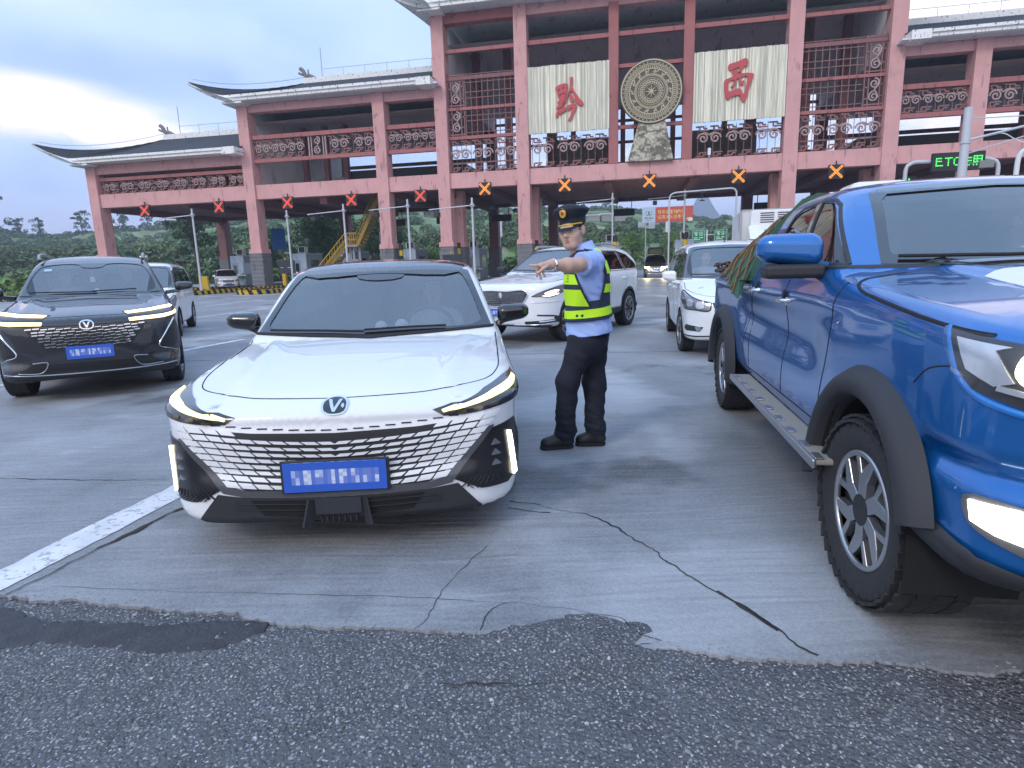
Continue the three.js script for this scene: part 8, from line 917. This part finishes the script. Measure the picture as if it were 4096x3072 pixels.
// pipe portal with green lit sign at right, lamp pole, far white pole
{
  const o = thing('pipe_portal', 'grey bent pipe frame carrying the green lit lane sign at right', 'gantry', S2W(0, 0, -5), -ST_YAW); const y = 6.45; part('frame', [tube([[24.5, 0, 0], [24.5, 3, 0], [24.5, y - 0.6, 0], [24.55, y - 0.2, 0], [24.9, y, 0], [25.6, y, 0], [27, y, 0], [28.6, y, 0], [29.1, y - 0.2, 0], [29.2, y - 0.6, 0], [29.2, 3, 0], [29.2, 0, 0]], 0.11, 10, 90, false, 0.2)], greyPole, o);
  const s = thing('lane_sign', 'black lane sign with green lit letters on the pipe frame at right', 'sign', S2W(27.05, 0, -5.2), -ST_YAW); part('case', boxAt(-1.32, 1.32, 5.85, 6.85, -0.15, 0.1, 0.02), blackM, s);
  const bits = []; const D = (x, yy, a) => bits.push(box(0.055, 0.055, 0.02, x, yy, 0.11)); const fontG = [['11111', '1....', '1111.', '1....', '1....', '11111'], ['11111', '..1..', '..1..', '..1..', '..1..', '..1..'], ['.1111', '1....', '1....', '1....', '1....', '.1111'], ['..1...', '111111', '..1...', '111111', '...1..', '..1...', '...11.'], ['111111', '1.1..1', '111111', '1.1..1', '111111', '1.1..1', '1.1.11']];
  let x = -1.12; fontG.forEach((g, i) => { const p = 0.078, rows = g.length; g.forEach((r, j) => [...r].forEach((q, k) => { if (q === '1' && !(i < 3 && j < 2 && i === 0 && k > 3)) D(x + k * p, 6.35 + (rows / 2 - j - 0.5) * p); })); x += g[0].length * p + 0.06; }); part('led_letters', bits, lit([0.03, 1, 0.10], 1.2), s);
  const dn = thing('lane_arrow', 'green lit down arrow hung below the lane sign', 'lane signal', S2W(24.95, 5.2, -4.4), -ST_YAW); const ar = []; for (let k = 0; k < 7; k++) ar.push(ball(0.05, 0, 0.4 - k * 0.1, 0, 1, 1, 0.6, 8)); for (const q of [-1, 1]) for (let k = 1; k < 5; k++) ar.push(ball(0.05, q * k * 0.085, -0.2 + k * 0.08, 0, 1, 1, 0.6, 8)); part('led_arrow', ar, lit([0.03, 1, 0.10], 1.2), dn); part('housing', boxAt(-0.45, 0.45, -0.4, 0.55, -0.2, -0.06, 0.02), blackM, dn);
  const p = thing('lamp_pole', 'grey steel pole with side arms and floodlight in front of the green sign', 'pole', S2W(23.0, 0, -15), -ST_YAW); part('shaft', [cyl(0.2, 0.16, 7.3, 0, 3.65, 0, 14), cyl(0.21, 0.21, 0.08, 0, 5.9, 0, 14)], greyPole, p); part('arm', [rod([0.1, 6.0, 0], [5, 7.0, 0.3], 0.05), rod([0.1, 5.45, 0], [5, 6.8, 0.3], 0.025), rod([0.1, 6.85, 0], [6, 6.75, 0.3], 0.022)], greyPole, p); const f = part('floodlight', [box(0.55, 0.3, 0.1, 0.85, 4.98, 0.1, 0.02).rotateZ(0.0), tube([[0.1, 5.35, 0], [0.2, 5.08, 0], [0.45, 5.06, 0.05], [0.7, 5.12, 0.08]], 0.03, 6, 20)], mat([0.2, 0.21, 0.2], { roughness: 0.5 }), p);
  const w = thing('white_pole', 'white bent pipe at the right edge above the pickup roof', 'pole', S2W(25.55, 0, -14), -ST_YAW); part('pipe', tube([[0, 0, 0], [0, 3, 0], [0, 5.1, 0], [0.08, 5.5, 0], [0.4, 5.68, 0], [1.2, 5.7, 0], [3, 5.7, 0]], 0.1, 10, 50, false, 0.2), whiteM, w);
  const cab = thing('hanging_cable', 'loose white cable sagging along the beam at the far right', 'cable', S2W(0, 0, -0.3), -ST_YAW); part('cable', tube([[30.9, 8.4, 0], [31.6, 8.45, 0], [32.6, 7.9, 0], [33.6, 8.15, 0], [35, 8.2, 0]], 0.03, 6, 40), whiteM, cab);
  const mp = thing('pipe_portal', 'thin grey pipe frame with a hanging lamp before the blue hill', 'gantry', S2W(0, 0, -4), -ST_YAW); part('frame', tube([[11.4, 0, 0], [11.4, 3, 0], [11.4, 5.15, 0], [11.5, 5.45, 0], [11.8, 5.55, 0], [13.5, 5.6, 0], [15.2, 5.65, 0], [15.4, 5.5, 0], [15.45, 5.2, 0], [15.45, 0, 0]], 0.055, 8, 80, false, 0.2), greyPole, mp); part('lamp', [cyl(0.05, 0.12, 0.2, 13.4, 5.25, 0), cyl(0.16, 0.16, 0.05, 13.4, 5.0, 0), rod([13.4, 5.6, 0], [13.4, 5.0, 0], 0.02), box(0.3, 0.1, 0.2, 13.4, 5.5, 0)], trimM, mp);
}
// refrigerated lorry and a loaded lorry behind the pickup
{
  const o = thing('refrigerator_truck', 'white box lorry with a refrigeration unit above its cab, behind the white people carrier', 'truck', [9.95, 0, -23.2], -15 * PI / 180); const W = mat([0.70, 0.70, 0.69], { map: grimeTex, roughness: 0.6 }); part('cargo_box', boxAt(-1.1, 1.1, 0.9, 3.25, -6.2, -1.9, 0.03), W, o); const c = part('cab', [prep(extrude([[0, 0.5], [0, 1.2], [-0.25, 2.0], [-0.45, 2.05], [-1.75, 2.05], [-1.75, 0.5]].map((q) => [q[0], q[1]]), 2.0, 0.05).rotateY(-PI / 2).translate(1.0, 0, 0))], paint([0.72, 0.73, 0.75]), o); part('windscreen', boxAt(-0.85, 0.85, 1.22, 1.95, -0.28, -0.22).rotateX(0), winM, c);
  const r = part('refrigeration_unit', [boxAt(-0.8, 0.95, 2.55, 3.2, -1.92, -1.45, 0.05)], whiteM, o); part('vent', [0, 1, 2, 3, 4].flatMap((k) => [boxAt(-0.45, 0.05, 2.72 + k * 0.085, 2.76 + k * 0.085, -1.46, -1.44), boxAt(0.18, 0.7, 2.72 + k * 0.085, 2.76 + k * 0.085, -1.46, -1.44)]), blackM, r); part('wind_deflector', [prep(extrude([[-0.35, 2.08], [-1.3, 2.62], [-1.55, 2.62], [-1.6, 2.08]], 1.7, 0.05).rotateY(-PI / 2).translate(0.85, 0, 0))], paint([0.75, 0.76, 0.78]), c); part('letters', [0, 1, 2].map((k) => boxAt(-0.35 + k * 0.34, -0.12 + k * 0.34, 2.36, 2.44, -0.92, -0.88)), mat([0.2, 0.25, 0.35]), c);
  const wp = makeWheel(0.42, 0.25, 0.24, { blocks: 20 }); for (const [s, z] of [[-1, -0.9], [1, -0.9], [-1, -4.8], [1, -4.8]]) { const k = wp.clone(); k.name = 'wheel'; k.position.set(s * 0.88, 0.42, z); k.rotation.y = s < 0 ? PI : 0; o.add(k); } part('chassis', boxAt(-0.5, 0.5, 0.5, 0.9, -6, -0.4), blackM, o); part('box_edge', [boxAt(-1.12, -1.08, 0.9, 3.26, -1.91, -1.87), boxAt(-1.12, 1.12, 3.22, 3.27, -1.91, -1.87)], alloyM, o);
  const f = thing('stake_truck', 'lorry with rounded white roof fairing and pale top rails, just above the pickup cab', 'truck', [8.2, 0, -14.6], -14 * PI / 180); part('fairing', [box(1.2, 0.5, 1.3, 0.1, 2.72, 0.2, 0.2), box(1.9, 2.3, 1.6, 0.4, 1.5, 0.3, 0.15)], paint([0.72, 0.74, 0.77]), f); const rails = []; for (let k = 0; k <= 14; k++) rails.push(rod([-0.95 + k * 0.08, 2.45, 0.8 - k * 0.03], [-0.95 + k * 0.08, 2.7 + k * 0.012, 0.8 - k * 0.03], 0.012)); rails.push(tube([[-0.98, 2.4, 0.8], [-0.95, 2.72, 0.8], [-0.6, 2.76, 0.68], [0.2, 2.9, 0.4]], 0.022, 6, 24)); part('top_rail', rails, whiteM, f); part('load_bed', boxAt(-1.0, 1.4, 0.9, 2.5, -4.5, 0.3, 0.03), mat([0.09, 0.15, 0.08], { roughness: 0.9 }), f); const wq = makeWheel(0.45, 0.27, 0.26, { blocks: 20 }); for (const [s, z] of [[-1, 0.2], [1, 0.2], [-1, -3.2], [1, -3.2]]) { const k = wq.clone(); k.name = 'wheel'; k.position.set(0.2 + s * 0.92, 0.45, z); k.rotation.y = s < 0 ? PI : 0; f.add(k); }
}
// tarpaulin and rope net over the pickup load
{
  const car = scene.children.find((c) => c.name === 'pickup_truck'); const top = (u, v) => { const z = lerp(-0.62, -2.45, v), a = (u - 0.5) * 2, w = lerp(0.95, 0.80, sst(0.3, 1, v)); const H = lerp(1.88, 1.36, Math.pow(v, 0.8)); const e = Math.pow(abs(a), 5); const y = lerp(H, lerp(1.12, 1.27, sst(0.0, 0.35, v)), e) + (fbm(a * 4 + 3, v * 9, 4) - 0.5) * 0.09; return [a * w * (1.03 + 0.04 * e) + (fbm(v * 9, a * 3, 3) - 0.5) * 0.04, y, z - (v < 0.02 ? 0 : 0)]; };
  const T = thing('tarpaulin', 'green tarpaulin covering the load in the blue pickup bed', 'tarpaulin', [car.position.x, 0, car.position.z], car.rotation.y); part('sheet', [sheet(60, 50, top), sheet(20, 8, (u, v) => { const p = top(u, 0); return [p[0], lerp(p[1], 1.25, v), p[2]]; })], mat([0.045, 0.115, 0.075], { roughness: 0.75, side: THREE.DoubleSide }), T);
  const N = thing('cargo_net', 'brown rope net stretched over the green tarpaulin', 'cargo net', [car.position.x, 0, car.position.z], car.rotation.y); const rope = mat([0.20, 0.125, 0.06], { roughness: 1 }), strands = []; for (let k = -4; k < 13; k++) for (const s of [-1, 1]) { let q = []; const flush = () => { if (q.length > 3) strands.push(tube(q, 0.0075, 5, q.length * 2)); q = []; }; for (let i = 0; i <= 44; i++) { const t = i / 22 - 1, u = 0.5 + 0.5 * Math.sign(t) * Math.pow(abs(t), 0.42), v = k / 10 + s * t * 0.42 + 0.012 * sin(i * 0.9 + k * 2); if (v < 0.01 || v > 0.99) { flush(); continue; } const p = top(u, v); q.push([p[0] * 1.012, p[1] + 0.01, p[2]]); } flush(); } part('strands', strands, rope, N); const heap = []; for (let k = 0; k < 16; k++) { const z0 = rr(-2.35, -1.9), x0 = rr(-0.9, -0.72); const q = []; for (let i = 0; i < 7; i++) q.push([x0 + rr(-0.06, 0.06), 1.29 + rr(0, 0.09), z0 + rr(-0.25, 0.25)]); heap.push(tube(q, 0.010, 5, 30)); } part('loose_rope', heap, mat([0.10, 0.05, 0.04], { roughness: 1 }), N);
}
renderer.render(scene, camera);
